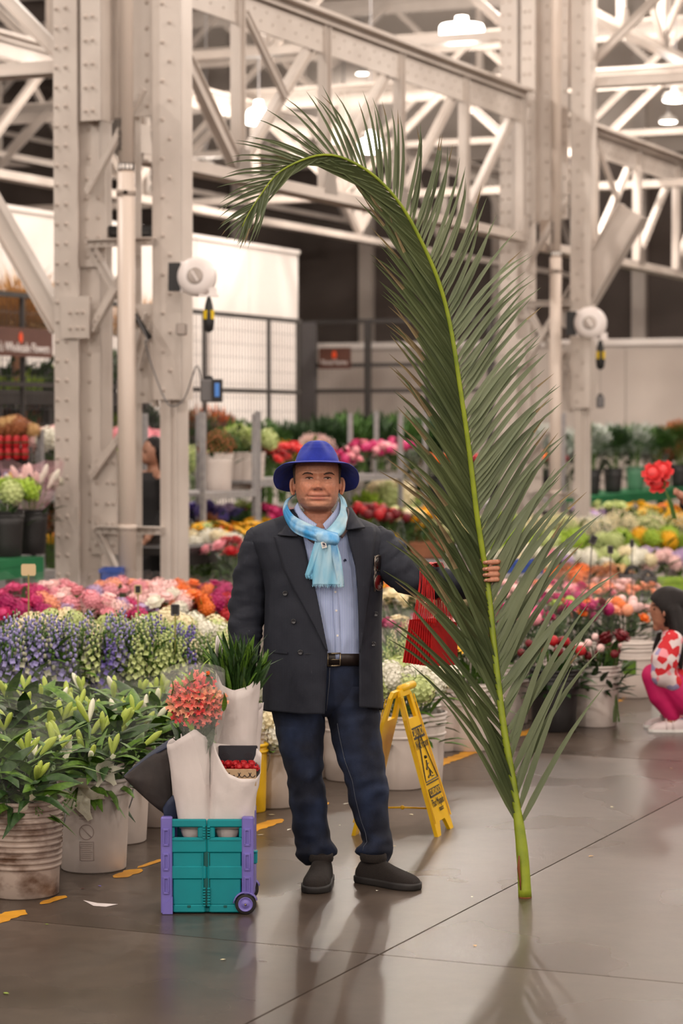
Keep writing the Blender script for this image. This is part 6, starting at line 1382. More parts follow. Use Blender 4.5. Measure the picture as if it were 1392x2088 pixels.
# --- fence, platform and plants at the left
VF = 14.3
def fz_(px, py): return onplane(px, py, uv(0,VF), V)
ft = fz_(500,645).z; fm = fz_(500,797).z; fu0, fu1 = uon(-120, VF), uon(612, VF)
F = thing('wire_fence', uv((fu0+fu1)/2, VF), 'dark wire mesh fence in front of the white partition', 'fence')
for px in (-60, 47, 155, 262, 375, 417, 548, 607): m = MB(); u = uon(px, VF); m.obox(uv(u, VF, ft/2), (U,V,Z), (.022,.022,ft/2)); m.build('post', 'fence_dark', F)
for z in (ft, fm): m = MB(); m.obox(uv((fu0+fu1)/2, VF, z), (U,V,Z), ((fu1-fu0)/2, .025, .03)); m.build('rail', 'fence_dark', F)
m = MB(); n = int((fu1-fu0)/.09)
for k in range(n): m.obox(uv(lerp(fu0,fu1,k/n), VF+.01, ft/2), (U,V,Z), (.003,.003,ft/2))
for k in range(int(ft/.18)): m.obox(uv((fu0+fu1)/2, VF+.012, k*.18), (U,V,Z), ((fu1-fu0)/2,.003,.003))
o = m.build('wire_mesh', 'fence_post_grey', F); o['kind'] = 'stuff'
UF = 39.0
def fq(px, py): return onplane(px, py, uv(UF,0), U)
F2 = thing('wire_fence', uv(UF, fq(760,800).dot(V)), 'dark mesh fence between the partition and the palm', 'fence'); va_, vb_ = fq(612,700).dot(V), fq(1010,700).dot(V); t2 = fq(750,655).z; m2 = fq(750,797).z
for px in (630, 750, 872, 1000): m = MB(); w_ = fq(px,700).dot(V); m.obox(uv(UF, w_, t2/2), (U,V,Z), (.05,.045 if px > 640 else .14,t2/2)); m.build('post', 'fence_dark' if px > 640 else 'fence_post_grey', F2)
for z in (t2, m2, m2+.45): m = MB(); m.obox(uv(UF, (va_+vb_)/2, z), (U,V,Z), (.025, abs(vb_-va_)/2, .035)); m.build('rail', 'fence_dark', F2)
m = MB(); n = int(abs(vb_-va_)/.08)
for k in range(n): m.obox(uv(UF+.01, lerp(va_,vb_,k/n), t2/2), (U,V,Z), (.003,.004,t2/2))
o = m.build('wire_mesh', 'fence_dark', F2); o['kind'] = 'stuff'
# stall signs
def stall_sign(x0, x1, y0, y1, P0, N, ax, words, label, tsize):
    f = lambda px, py: onplane(px, py, P0, N)
    a, b, c, d = f(x0,y0), f(x1,y0), f(x1,y1), f(x0,y1); zt_ = (a.z+b.z)/2; zb_ = (c.z+d.z)/2; ctr = (a+b)/2; W = (b-a).length/2; xd = ax if ax.x > 0 else -ax; nn = N if N.y < 0 else -N
    T = thing('stall_sign', (ctr.x, ctr.y, zb_), label, 'sign'); m = MB(); m.obox(Vector((ctr.x,ctr.y,(zt_+zb_)/2)), (xd, N, Z), (W, .02, (zt_-zb_)/2)); m.build('board', 'sign_brown', T)
    q = Vector((ctr.x,ctr.y,lerp(zb_,zt_,.30)))+nn*.024; text('lettering', words, tsize, 'lettering_white', T, basis(q, xd, Z), 'CENTER', .8, .002)
    q = Vector((ctr.x,ctr.y,lerp(zb_,zt_,.66)))+nn*.024; m = MB(); h_ = (zt_-zb_)*.19; m.prism([q+xd*(h_*.62*math.sin(t)*(1 if abs(math.cos(t)) < .9 else .9))+Z*(h_*math.cos(t)) for t in [2*math.pi*k/14 for k in range(14)]], nn*.003); m.build('emblem', 'sign_flame', T)
    return T
stall_sign(-30, 104, 668, 727, uv(0,VF-.12), V, U, "Ben's Wholesale Flowers", 'brown stall sign with orange emblem on the fence at the left edge', .155)
stall_sign(651, 714, 709, 752, uv(UF-.15,0), U, V, 'Floral Farms', 'small brown stall sign with orange emblem beside the dark post', .125)
# raised platform of plants between fence and partition
PV = 14.75; pz = fz_(60,800).z
T = thing('plant_platform', uv((uon(-120,PV)+uon(470,PV))/2, PV+.45), 'dark raised platform carrying plants behind the fence', 'platform'); pu0, pu1 = uon(-120,PV), uon(300,PV)
m = MB(); m.obox(uv((pu0+pu1)/2, PV+.45, pz-.04), (U,V,Z), ((pu1-pu0)/2, .45, .05)); m.build('deck', 'fence_dark', T); m = MB(); m.obox(uv((pu0+pu1)/2, PV-.02, pz-.05), (U,V,Z), ((pu1-pu0)/2, .02, .09)); m.build('edge_beam', 'fence_dark', T)
for k in range(5):
    for w_ in (PV+.05, PV+.85): m = MB(); m.obox(uv(lerp(pu0+.1,pu1-.1,k/4), w_, (pz-.09)/2), (U,V,Z), (.05,.05,(pz-.09)/2)); m.build('leg', 'fence_dark', T)
for k, (px, dv, base, py, rad, kd, c, size, lab) in enumerate([(28,.4,1,745,.35,'greens',['green','lime'],.3,'olive shrub on the platform under the left sign'),(75,.4,1,740,.35,'greens',['green'],.3,'leafy shrub on the platform right of the left sign'),(112,.4,1,740,.25,'greens',['lime','tan'],.25,'yellowish shrub close left of the column'),(215,.4,1,705,.3,'greens',['silver','green'],.34,'grey green shrub seen inside the column'),
   (20,.5,0,808,.5,'greens',['green','brown'],.42,'dark hedge plant under the platform at the left edge'),(75,.5,0,806,.5,'greens',['brown','green'],.42,'dark hedge plant under the platform beside the column'),(215,.5,0,802,.45,'greens',['darkgreen','lime'],.42,'hedge plant seen inside the column'),(270,.5,0,806,.45,'greens',['darkgreen'],.42,'dark hedge plant behind the riser pipe'),(395,.4,0,826,.42,'greens',['brown','green'],.4,'brownish bush right of the column'),(432,.4,0,830,.38,'greens',['orange','brown'],.36,'orange tinged bush right of the column')]):
    p = pv(px, PV+dv)+Z*(pz+.01 if base else 0); zt_ = onplane(px, py, uv(0,PV+dv), V).z; bunch(p, zt_-p.z, rad, kd, c, 7, lab, 'shrub', 'plants behind the fence', size, 'leaf_dark', False, False, 360+k, 26, .25, name='potted_shrub')
    bucket(p, 'dark pot of the '+lab, 'bucket_black', .17, .14, .3, (.99,), handle=False, group='pots behind the fence', name='plant_pot')
mat('trunk', S(176,128,98), S(150,104,78), rough=.8, scale=10)
for k, (px, y0, y1, rad, lab) in enumerate([(36,545,690,.95,'dried golden grass plume on a trunk above the left sign'),(292,578,650,.7,'dried golden grass plume seen inside the column')]):
    p = pv(px, PV+.3)+Z*pz; zt_ = onplane(px,y0,uv(0,PV+.3),V).z-p.z; T = thing('grass_plume', p, lab, 'dried grass', 'dried plumes')
    m = MB(); m.tube([(0,0,0),(.03,0,zt_*.35),(0,0,zt_*.62)], [.09,.075,.06], 10); m.v = [(a+p.x,b+p.y,c+p.z) for a,b,c in m.v]; m.build('trunk', 'trunk', T, True)
    for q in range(7): obj('grass_tuft', bloom_mesh('grass', 'tan', q % 2), T, (.12*math.cos(q*1.6), .12*math.sin(q*1.6), zt_*.62), lookq((.35*math.cos(q*1.6), .35*math.sin(q*1.6), 1), q), rad*.62)
# --- hose reels on the columns
mat('reel_white', S(226,216,212), rough=.3); mat('reel_disc', S(150,138,130), rough=.35, metal=.3); mat('warn_yellow', S(226,190,20), rough=.5); mat('cord_black', S(30,28,28), rough=.6); mat('screen_blue', S(70,130,210), rough=.3)
def reel(px, py, D, r, label, boxed):
    c = at(px, py, D); nrm = Vector((-.18,-.98,.05)).normalized(); a = nrm.cross(Z).normalized(); b = a.cross(nrm); T = thing('cord_reel', c, label, 'cord reel'); w_ = r*.75
    m = MB(); m.lathe([(r*.55,w_*.5),(r*.8,w_*.46),(r*.97,w_*.3),(r,w_*.1),(r,-w_*.4),(r*.9,-w_*.55),(r*.2,-w_*.56)], c, 32, (a,b,nrm)); m.build('housing', 'reel_white', T, True)
    m = MB(); m.lathe([(r*.42,w_*.5),(r*.42,w_*.56),(r*.38,w_*.57),(.001,w_*.57)], c, 24, (a,b,nrm), (False,True)); dsc = m.build('hub_disc', 'reel_disc', T, True)
    m = MB(); m.obox(c+nrm*(w_*.575), ((a+b*1.6).normalized(), (b-a*.6).normalized(), nrm), (r*.3,r*.05,.003)); m.build('hub_bar', 'reel_white', dsc)
    m = MB(); k_ = c+a*(-r*1.15 if a.x > 0 else r*1.15)-nrm*w_*.1; m.obox(k_, (a,b,nrm), (r*.32,r*.72,r*.2)); m.build('wall_bracket', 'cord_black', T); m = MB(); m.obox(k_+Vector((r*.42,0,0)), (a,b,nrm), (r*.12,r*.78,r*.24)); m.build('bracket_plate', 'reel_white', T)
    e = at(px+r*FPX/D*.62, py+r*FPX/D*.98, D-.04); m = MB(); m.obox(e, (Vector((1,0,0)), Vector((0,1,0)), Z), (r*.5,r*.2,.008)); m.obox(e+Vector((r*.2,0,r*.2)), (Vector((1,0,0)), Vector((0,1,0)), Z), (r*.2,r*.14,r*.2)); m.build('cord_guide', 'reel_white', T)
    s = r/.155; m = MB(); m.lathe([(.012*s,0),(.02*s,-.02*s),(.03*s,-.06*s),(.042*s,-.14*s),(.044*s,-.2*s),(.036*s,-.26*s),(.01*s,-.28*s)], e-Z*.01, 14); bs = m.build('ball_stop', 'cord_black', T, True)
    for q in (-.7, .75): m = MB(); m.obox(e+Vector((math.sin(q)*.042*s, -math.cos(q)*.042*s, -.15*s)), (Vector((math.cos(q),math.sin(q),0)), Vector((-math.sin(q),math.cos(q),0)), Z), (.014*s,.006,.035*s)); m.build('yellow_label', 'warn_yellow', bs)
    zb_ = e.z-.28*s-(.36*s if boxed else .24*s)
    for o in (-.008,.008) if boxed else (0,): m = MB(); m.tube([e+Vector((o,0,-.28*s)), Vector((e.x+o,e.y,zb_))], .005, 6); m.build('cord', 'reel_disc', T)
    m = MB(); bw = .075 if boxed else .05; m.bbox((e.x-bw*.9,e.y-.05,zb_-(.2 if boxed else .16)),(e.x+bw*1.2 if boxed else e.x+bw*.9,e.y+.05,zb_-.02),.012); ob = m.build('outlet_box', 'fence_post_grey', T)
    m = MB(); m.lathe([(.03,0),(.03,.03),(.01,.04)], (e.x,e.y,zb_-.03), 10); m.build('strain_relief', 'cord_black', T)
    if boxed: m = MB(); m.bbox((e.x+.025,e.y-.07,zb_-.2),(e.x+.11,e.y-.045,zb_-.02),.006); fp = m.build('outlet_cover', 'cord_black', ob); m = MB(); m.bbox((e.x+.048,e.y-.076,zb_-.16),(e.x+.085,e.y-.068,zb_-.05),.003); m.build('outlet_insert', 'screen_blue', ob)
    return e, zb_
e, zb_ = reel(401, 564, 19.2, .155, 'white cord reel on the left column with yellow ball stop', True)
reel(1203, 659, 28.8, .195, 'white cord reel on the column behind the frond', False)
m = MB(); m.tube([tuple(p) for p in catmull([tuple(at(275,640,19.4)), tuple(at(300,692,19.3)), tuple(at(296,700,19.3)), tuple(at(318,770,19.3)), tuple(at(345,826,19.2)), tuple(at(376,812,19.2)), tuple(at(402,745,19.15)), (e.x-.05,e.y,zb_-.17)], 6)], .006, 6); o = m.build('power_cord', 'fence_post_grey', None, True); tag(o, 'thin grey cord looping from the left column to the outlet box', 'cord')
m = MB(); m.tube([at(275,642,19.45), at(305,690,19.4)], .025, 6); o = m.build('cable_clamp', 'cord_black', None, True); tag(o, 'black cable clamp slanting on the left column', 'clamp')
m = MB(); m.bbox((at(368,672,19.3).x-.03,19.2,at(368,684,19.3).z),(at(368,672,19.3).x+.05,19.35,at(368,660,19.3).z),.008); o = m.build('switch_box', 'reel_disc'); tag(o, 'small grey switch box on the right edge of the left column', 'switch')
a_ = at(222,484,20.15); b_ = at(312,462,20.15); T = thing('cable_box', (a_+b_)/2, 'long black box resting on the column cross bar', 'box'); m = MB(); m.bbox((a_.x,20.05,a_.z),(b_.x,20.3,b_.z),.01); m.build('case', 'cord_black', T); m = MB(); m.bbox((a_.x+.03,20.04,a_.z+.02),(b_.x-.03,20.06,a_.z+.035),.004); m.build('seam', 'fence_dark', T)
# --- name cards on sticks among the flowers
def card(px, py, D, w_, h_, y1, mt, label, tilt=0):
    c = at(px, py, D); b_ = at(px+tilt, y1, D); b_ = Vector((b_.x, b_.y, 0)); T = thing('name_card', b_, label, 'card', 'name cards on sticks'); x_ = Vector((1,0,tilt*.02)).normalized(); z_ = Vector((-x_.z,0,x_.x)); m = MB()
    hw, hh = pxw(w_,D)/2, pxw(h_,D)/2
    if mt == 'card_kraft':
        P = [(-1,-.7),(-.85,-1),(.85,-1),(1,-.7),(1,.7),(.85,1),(-.85,1),(-1,.7)]
    else: P = [(-1,-1),(1,-1),(1,1),(-1,1)]
    m.prism([c+x_*(a*hw)+z_*(b*hh) for a, b in P], (0,.004,0)); cd = m.build('card_face', mt, T, False, True)
    if mt == 'chalk_black':
        m = MB(); 
        for a, b in zip(P, P[1:]+P[:1]): m.tube([c+x_*(a[0]*hw)+z_*(a[1]*hh), c+x_*(b[0]*hw)+z_*(b[1]*hh)], .004, 4)
        m.build('card_frame', 'card_kraft' if py < 1220 and px < 500 else 'fence_post_grey', cd)
    m = MB(); m.tube([b_, c-z_*hh*.8], .004, 5); m.build('stick', 'wood_stick' if px < 500 else 'fence_dark', T)
card(58,1162,13.0,30,24,1290,'card_kraft','kraft paper card on a stick at the left')
card(281,1202,14.6,13,17,1240,'chalk_black','tiny chalkboard card among the pink flowers')
card(357,1244,12.3,15,21,1320,'chalk_black','chalkboard card among the snapdragons')
card(1209,1101,16.2,12,16,1235,'chalk_black','tilted chalkboard card, leftmost of the three at right',-22)
card(1244,1121,16.6,10,14,1240,'chalk_black','chalkboard card, middle of the three at right')
card(1288,1108,18,6,14,1150,'chalk_black','narrow chalkboard card, rightmost of the three')
# --- crates, baskets and boxes
def crate(px, py, D, w_, h_, dep, mt, label, name='crate', cat='crate', base=None, open_=True):
    z1 = ztop(py, D); W = pxw(w_, D); H = pxw(h_, D); p = gp(px, D); z0 = z1-H; T = thing(name, (p.x,p.y,z0), label, cat); t = .012
    for nm, lo, hi in (('front_side',(-W/2,-dep/2,0),(W/2,-dep/2+t,H)),('back_side',(-W/2,dep/2-t,0),(W/2,dep/2,H)),('end_side',(-W/2,-dep/2,0),(-W/2+t,dep/2,H)),('end_side',(W/2-t,-dep/2,0),(W/2,dep/2,H)),('bottom',(-W/2,-dep/2,0),(W/2,dep/2,t))):
        m = MB(); m.box(tuple(a+b for a,b in zip(lo,(p.x,p.y,z0))), tuple(a+b for a,b in zip(hi,(p.x,p.y,z0)))); m.build(nm, mt, T)
    m = MB(); m.box((p.x-W/2-.008,p.y-dep/2-.008,z1-.03),(p.x+W/2+.008,p.y-dep/2,z1)); m.build('rim', mt, T)
    if z0 > .03:
        stand(p, min(W,dep)/2, z0, 'stand under the '+label, 'crate stands')
    return T
crate(1060,1142,19.3,90,24,.35,'blue_plastic','blue plastic crate behind the palm leaflets'); crate(228,1158,19.2,44,50,.3,'blue_plastic','blue bin standing inside the big column')
crate(875,1078,24.8,58,26,.3,'carton','brown carton right of the tall grey post','carton','box'); crate(870,1105,24.2,70,34,.3,'carton','lower brown carton right of the tall grey post','carton','box'); crate(800,1088,24.4,22,50,.25,'bucket_yellow','bright yellow box behind the right shoulder','carton','box'); crate(866,1068,24.9,36,16,.25,'bucket_yellow','yellow box on top of the brown cartons','carton','box')
crate(1366,1178,19.6,66,26,.3,'leaf_lime','lime green printed box at the right edge above the girl','carton','box')
crate(25,955,20.6,62,46,.35,'tote_navy','dark blue box with orange and blue print at the left edge','carton','box'); crate(25,912,20.6,70,42,.35,'tote_dark','dark crate of red wrapped bundles at the left edge','crate','crate')
for k in range(8):
    q = at(0+(k % 4)*17, 902+(k//4)*24, 20.37); T = thing('wrapped_bundle', q-Z*.05, 'red wrapped bundle, %s from left in the %s row on the dark crate' % (ORD[k % 4], ('upper','lower')[k//4]), 'bundle', 'red bundles on the dark crate'); m = MB(); m.rings([[q+Vector((.034*w_*math.cos(a), .03*w_*math.sin(a), z)) for a in [2*math.pi*j/10 for j in range(10)]] for w_, z in ((.5,-.05),(.95,-.03),(1,.02),(.8,.05),(.35,.06))]); m.build('wrapper', 'petal_red', T, True); m = MB(); m.lathe([(.034,-.006),(.036,0),(.034,.006)], q+Z*.0, 10, None, (False,False)); m.build('band', 'leaf_dark', T)
for k, (dx, dy, c) in enumerate([(-22,-4,'brown'),(-4,-12,'tan'),(16,-10,'brown'),(28,0,'tan'),(4,2,'brown')]):
    p = at(25+dx, 880+dy, 20.6); bunch(p-Z*.1, .16, .08, ['cluster'], [c], 3, 'rust brown dried bundle, %s from left on the red crate' % ORD[[0,1,3,4,2][k]], 'dried flowers', 'dried bundles on the red crate', .08, 'leaf_dark', False, False, 400+k, 0)
BXO = [o for o in bpy.data.objects if o.get('label') == 'dark blue box with orange and blue print at the left edge'][0]
for (px, py, w_, h_, mt) in ((22,972,5,10,'petal_yellow'),(8,982,7,4,'petal_orange'),(40,974,6,6,'screen_blue'),(12,968,5,5,'screen_blue'),(48,966,5,4,'petal_peach'),(34,988,7,4,'petal_orange')):
    q = at(px, py, 20.6-.187); m = MB(); m.prism([q+Vector((pxw(w_,20.6)*math.cos(a), 0, pxw(h_,20.6)*math.sin(a)*(1-.3*math.cos(a)))) for a in [2*math.pi*j/10 for j in range(10)]], (0,.004,0)); m.build('printed_shape', mt, BXO, False, True)
# two black carrier bags with cut-out handles
for k, (px, py, w_, h_, lab) in enumerate([(1290,1158,58,62,'black carrier bag with a cut out handle by the rust brown flowers'),(1320,1166,40,50,'second black carrier bag, right of the first')]):
    D = 19.7-.3*k; c = at(px, py+h_/2, D); W = pxw(w_,D)/2; H = pxw(h_,D)/2; T = thing('carrier_bag', (c.x,c.y,c.z-H), lab, 'bag', 'black carrier bags'); t = .07
    m = MB(); m.rings([[Vector((c.x+W*q*math.cos(a)*(1+.06*math.sin(3*a)), c.y+t*math.sin(a), c.z+z)) for a in [2*math.pi*j/20 for j in range(20)]] for q, z in ((.72,-H),(.86,-H*.4),(.98,H*.4),(1.0,H*.62))], cap=False); b_ = m.build('bag_body', 'bucket_black', T, True); solid(b_, .004)
    for y_ in (-t*.8, t*.8):
        m = MB(); m.tube([(c.x+W*.5*math.cos(a), c.y+y_, c.z+H*.58+H*.5*math.sin(a)) for a in [math.pi*j/12 for j in range(13)]], .014, 6, flat=.4, up=(0,1,0)); m.build('handle', 'bucket_black', T, True)
    m = MB(); m.obox((c.x,c.y,c.z-H+.005), (Vector((1,0,0)),Vector((0,1,0)),Z), (W*.7,t*.7,.005)); m.build('bag_bottom', 'bucket_black', T)
    stand(Vector((c.x,c.y,0)), .12, c.z-H, 'stand under the '+lab, 'bag stands')
# --- fallen petals and scraps on the floor
FP = [(525,1703,'white'),(487,1682,'white'),(560,1662,'cream'),(690,1683,'white'),(700,1640,'white'),(205,1808,'purple'),(172,1812,'darkred'),(92,1885,'lime'),(345,1772,'darkred'),(842,1662,'cream'),(770,1816,'white'),(800,1726,'cream'),(962,1830,'white'),(1250,1646,'cream'),(1366,1567,'tan'),(1200,1747,'tan'),(970,1930,'tan'),(460,1957,'cream'),(7,2025,'lime'),(586,1693,'white')]
FPL = ['by the yellow dash right of the trolley','behind the trolley, near the yellow pail','near the white bucket with black print','between the two jeans legs, lower','between the two jeans legs, upper','in front of the embossed bucket, right one','in front of the embossed bucket, left one','at the left edge by the floor joint','close left of the trolley','left of the wet floor sign foot','at the toe of the right shoe','behind the right shoe','left of the cut palm end','in the open aisle at right, nearer','in the open aisle below the girl','right of the palm base','in the foreground right of the joint crossing','in the foreground below the trolley','in the bottom left corner','just behind the left shoe']
for k, (px, py, c) in enumerate(FP):
    g = ground(px, py); m = MB(); petal(m, (g.x,g.y,.001), (math.cos(k*1.7), math.sin(k*1.7), .0), Z, R.uniform(.014,.034), R.uniform(.008,.016), .06, .1, 3); o = m.build('fallen_petal', 'petal_'+c); tag(o, 'small %s petal on the floor %s' % (NICE.get(c,c), FPL[k]), 'petal', 'petal scraps on the floor')
g = ground(405-185+0, 1845); m = MB(); m.prism([ground(170,1836,.001), ground(200,1842,.001), ground(240,1844,.001), ground(216,1849,.001), ground(190,1847,.001)], (0,0,.001)); o = m.build('tape_scrap', 'wrap_paper', None, False, True); tag(o, 'torn strip of pale tape stuck to the floor before the white bucket', 'tape')
# ================================================================== OTHER PEOPLE
mat('hair_black', S(18,14,14), S(30,22,20), rough=.6, spec=.25, scale=60, stretch=(8,8,.6)); mat('leggings', S(196,12,92), S(180,10,84), rough=.7, scale=6); mat('coat_black', S(28,26,27), rough=.85); mat('shoe_white', S(222,206,204), S(206,188,190), rough=.5, scale=10)
def girl_mat():
    m = mat('girl_jacket', S(222,206,206), rough=.75); nt = m.node_tree; b = nt.nodes['Principled BSDF']; tc = nt.nodes.new('ShaderNodeTexCoord')
    v = nt.nodes.new('ShaderNodeTexVoronoi'); v.inputs['Scale'].default_value = 24; r = nt.nodes.new('ShaderNodeValToRGB'); r.color_ramp.interpolation = 'CONSTANT'; e = r.color_ramp.elements
    e[0].position = 0; e[0].color = S(226,208,208); e[1].position = .38; e[1].color = S(206,34,44)
    for p, c in ((.68,S(224,204,206)),(.8,S(158,150,190)),(.92,S(236,150,160))): q = e.new(p); q.color = c
    s = nt.nodes.new('ShaderNodeSeparateColor'); nt.links.new(tc.outputs['Object'], v.inputs['Vector']); nt.links.new(v.outputs['Color'], s.inputs[0]); nt.links.new(s.outputs[0], r.inputs[0]); nt.links.new(r.outputs[0], b.inputs['Base Color'])
girl_mat()
def skinned(mb_r, name, par, tone): 
    o = mb_r.build(name, 'skin', par, True, True); ca = o.data.color_attributes.new('tone', 'FLOAT_COLOR', 'POINT'); n = len(o.data.vertices); a = np.ones((n,4), dtype=np.float32); a[:, :3] = tone; ca.data.foreach_set('color', a.ravel()); return o
# --- crouching girl at the right edge, seen from her left, looking left
DG = 14.2
def GP(px, py, dy=0): return at(px, py, DG+dy)
girl = thing('person', ground(1372, 1488), 'child with long black hair crouching in a red patterned jacket and pink leggings', 'person')
b = MB()
b.ball(GP(1361,1240), .108, 20, 14, (.93,.84,1.08)); b.ball(GP(1350,1258), .075, 16, 10, (.85,.85,.95))          # skull, jaw
b.ball(GP(1336,1243,-.0), .05, 12, 8, (.7,1,1.15)); b.ball(GP(1329,1256), .011, 8, 6, (1.1,.9,.9)); b.tube([GP(1333,1246),GP(1328.5,1255)], [.007,.01], 8); b.ball(GP(1333,1265), .013, 8, 6, (.9,1.3,.6)); b.ball(GP(1334,1270), .012, 8, 6, (.9,1.3,.6)); b.ball(GP(1338,1279), .024, 10, 8)
b.ball(GP(1354,1250,-.092), .021, 10, 8, (.75,.4,1.3))                                                               # ear
b.tube([GP(1362,1270,.0),GP(1374,1300,.01),GP(1385,1330,.02)], [.05,.055,.09], 12)
b.tube([GP(1385,1320,.02),GP(1398,1370,.02),GP(1404,1425,.02)], [.11,.12,.13], 14)                                    # trunk
for sd in (-1, 1):
    o = sd*.1
    b.tube([GP(1402,1428,o),GP(1365,1392,o),GP(1332,1378,o)], [.085,.075,.062], 12); b.tube([GP(1332,1378,o),GP(1345,1420,o),GP(1372,1464,o)], [.06,.055,.036], 12)   # thigh, shin
    b.tube([GP(1372,1462,o),GP(1366,1478,o),GP(1340,1482,o)], [.036,.034,.026], 10)
    b.tube([GP(1368,1308,o*1.4),GP(1356,1345,o*1.7),GP(1350,1372,o*1.5)], [.05,.045,.04], 10); b.tube([GP(1350,1372,o*1.5),GP(1338,1392,o*1.2),GP(1334,1404,o*.6)], [.04,.032,.024], 10)
    for q in range(4): b.tube([GP(1334+q*2.2,1404,o*.6+q*.004),GP(1330+q*2.2,1412,o*.5+q*.004)], [.009,.006], 6)
    b.tube([GP(1340,1402,o*.6),GP(1344,1408,o*.5)], [.009,.007], 6)
skinned(remesh(b, .009, 3), 'body', girl, (.42,.19,.12))
def cover(name, tubes, mt, vox=.009, par=girl):
    m = MB()
    for pts, rad in tubes:
        m.tube([GP(*p) for p in pts], rad, 14)
        for p, r_ in zip(pts, rad): m.ball(GP(*p), r_*.99, 14, 10)
    r = remesh(m, vox, 3); return r.build(name, mt, par, True, True)
cover('leggings', [(((1402,1428,o),(1365,1391,o),(1331,1377,o)), [.1,.088,.07]) for o in (-.1,.1)]+[(((1331,1377,o),(1344,1420,o),(1370,1460,o)), [.07,.064,.043]) for o in (-.1,.1)], 'leggings')
cover('jacket', [(((1376,1300,0),(1386,1335,.0),(1398,1385,.0),(1404,1432,0)), [.085,.14,.15,.16])]+[(((1372,1306,o*.9),(1355,1345,o*1.05),(1352,1375,o*1.0),(1372,1392,o)), [.066,.082,.078,.055]) for o in (-.155,.155)], 'girl_jacket')
m = MB()     # long straight hair with a fringe drawn behind the ear
m.ball(GP(1362,1238,.0), .12, 22, 14, (1.0,.88,1.05)); m.tube([GP(1366,1226,-.03),GP(1374,1250,-.085),GP(1380,1280,-.115),GP(1385,1315,-.15),GP(1388,1365,-.165)], [.05,.05,.048,.036,.012], 12); m.tube([GP(1374,1226,.0),GP(1386,1255,.0),GP(1394,1290,.01),GP(1401,1340,.0),GP(1404,1390,0)], [.08,.1,.1,.085,.03], 14); m.ball(GP(1376,1232,0), .095, 14, 10); m.tube([GP(1350,1290,.12),GP(1340,1320,.13),GP(1333,1345,.12)], [.03,.03,.012], 10); m.tube([GP(1356,1240,.1),GP(1350,1290,.12)], [.05,.03], 10)
h = remesh(m, .008, 2); h.v = [tuple(v) for v in h.v]
# cut the face clear: push hair vertices in front of the hairline back into the head
fc = GP(1336,1256); hv = []
for v in h.v:
    p = Vector(v); x = (p.x/p.y*FPX)+696; z_ = p.z
    hv.append(v)
keep = []
for f in h.f:
    c = sum((Vector(h.v[i]) for i in f), Vector())/len(f); x = c.x/c.y*FPX+696; y = 865-(c.z-1.8)/c.y*FPX
    line = interp(y, [(1205,1322),(1222,1326),(1232,1336),(1242,1345),(1262,1356),(1290,1352),(1300,1300)])[0]
    if x > line: keep.append(f)
h.f = keep; h.mi = [0]*len(keep); h.build('hair', 'hair_black', girl, True, True)
m = MB(); m.ball(GP(1333,1242,-.052), .008, 8, 6, (.6,1,.8)); m.build('eye', 'iris_dark', girl, True); m = MB(); m.tube([GP(1329,1235,-.045),GP(1334,1233,-.065),GP(1339,1235,-.075)], .0035, 6); m.build('eyebrow', 'hair_black', girl, True)
for o in (-.1, .1):
    T = thing('shoe', (0,0,0)); T.parent = girl; T.location = (0,0,0); g0_ = Vector((GP(1318,1486).x, DG+o, 0)); rs = []
    for i in range(16):
        t = i/15; L = .235; w_ = interp(t, [(0,.02),(.1,.036),(.4,.042),(.8,.036),(1,.024)])[0]; hh = interp(t, [(0,.025),(.15,.05),(.45,.068),(.65,.085),(.9,.08),(1,.06)])[0]; rs.append([g0_+Vector((t*L, w_*math.cos(a), .018+max(0,math.sin(a))**.7*(hh-.018) if math.sin(a) > 0 else .012)) for a in [2*math.pi*k/18 for k in range(18)]])
    m = MB(); m.rings(rs); m.build('upper', 'shoe_white', T, True, True); m = MB(); m.rings([[g0_+Vector((t*.24-.004, sg*interp(t, [(0,.02),(.1,.038),(.4,.044),(.8,.038),(1,.026)])[0], z)) for t, sg in [(k/10,1) for k in range(11)]+[(k/10,-1) for k in range(10,-1,-1)]] for z in (.001,.018)]); m.build('sole', 'label_white', T, False, True)
    for t in (.42,.58): m = MB(); m.tube([g0_+Vector((t*.235, .042*math.cos(a), .02+.06*math.sin(a)*(1+.2*(t-.4)))) for a in [math.pi*k/8 for k in range(9)]], .008, 6, flat=.4); m.build('strap', 'shoe_white', T, True)
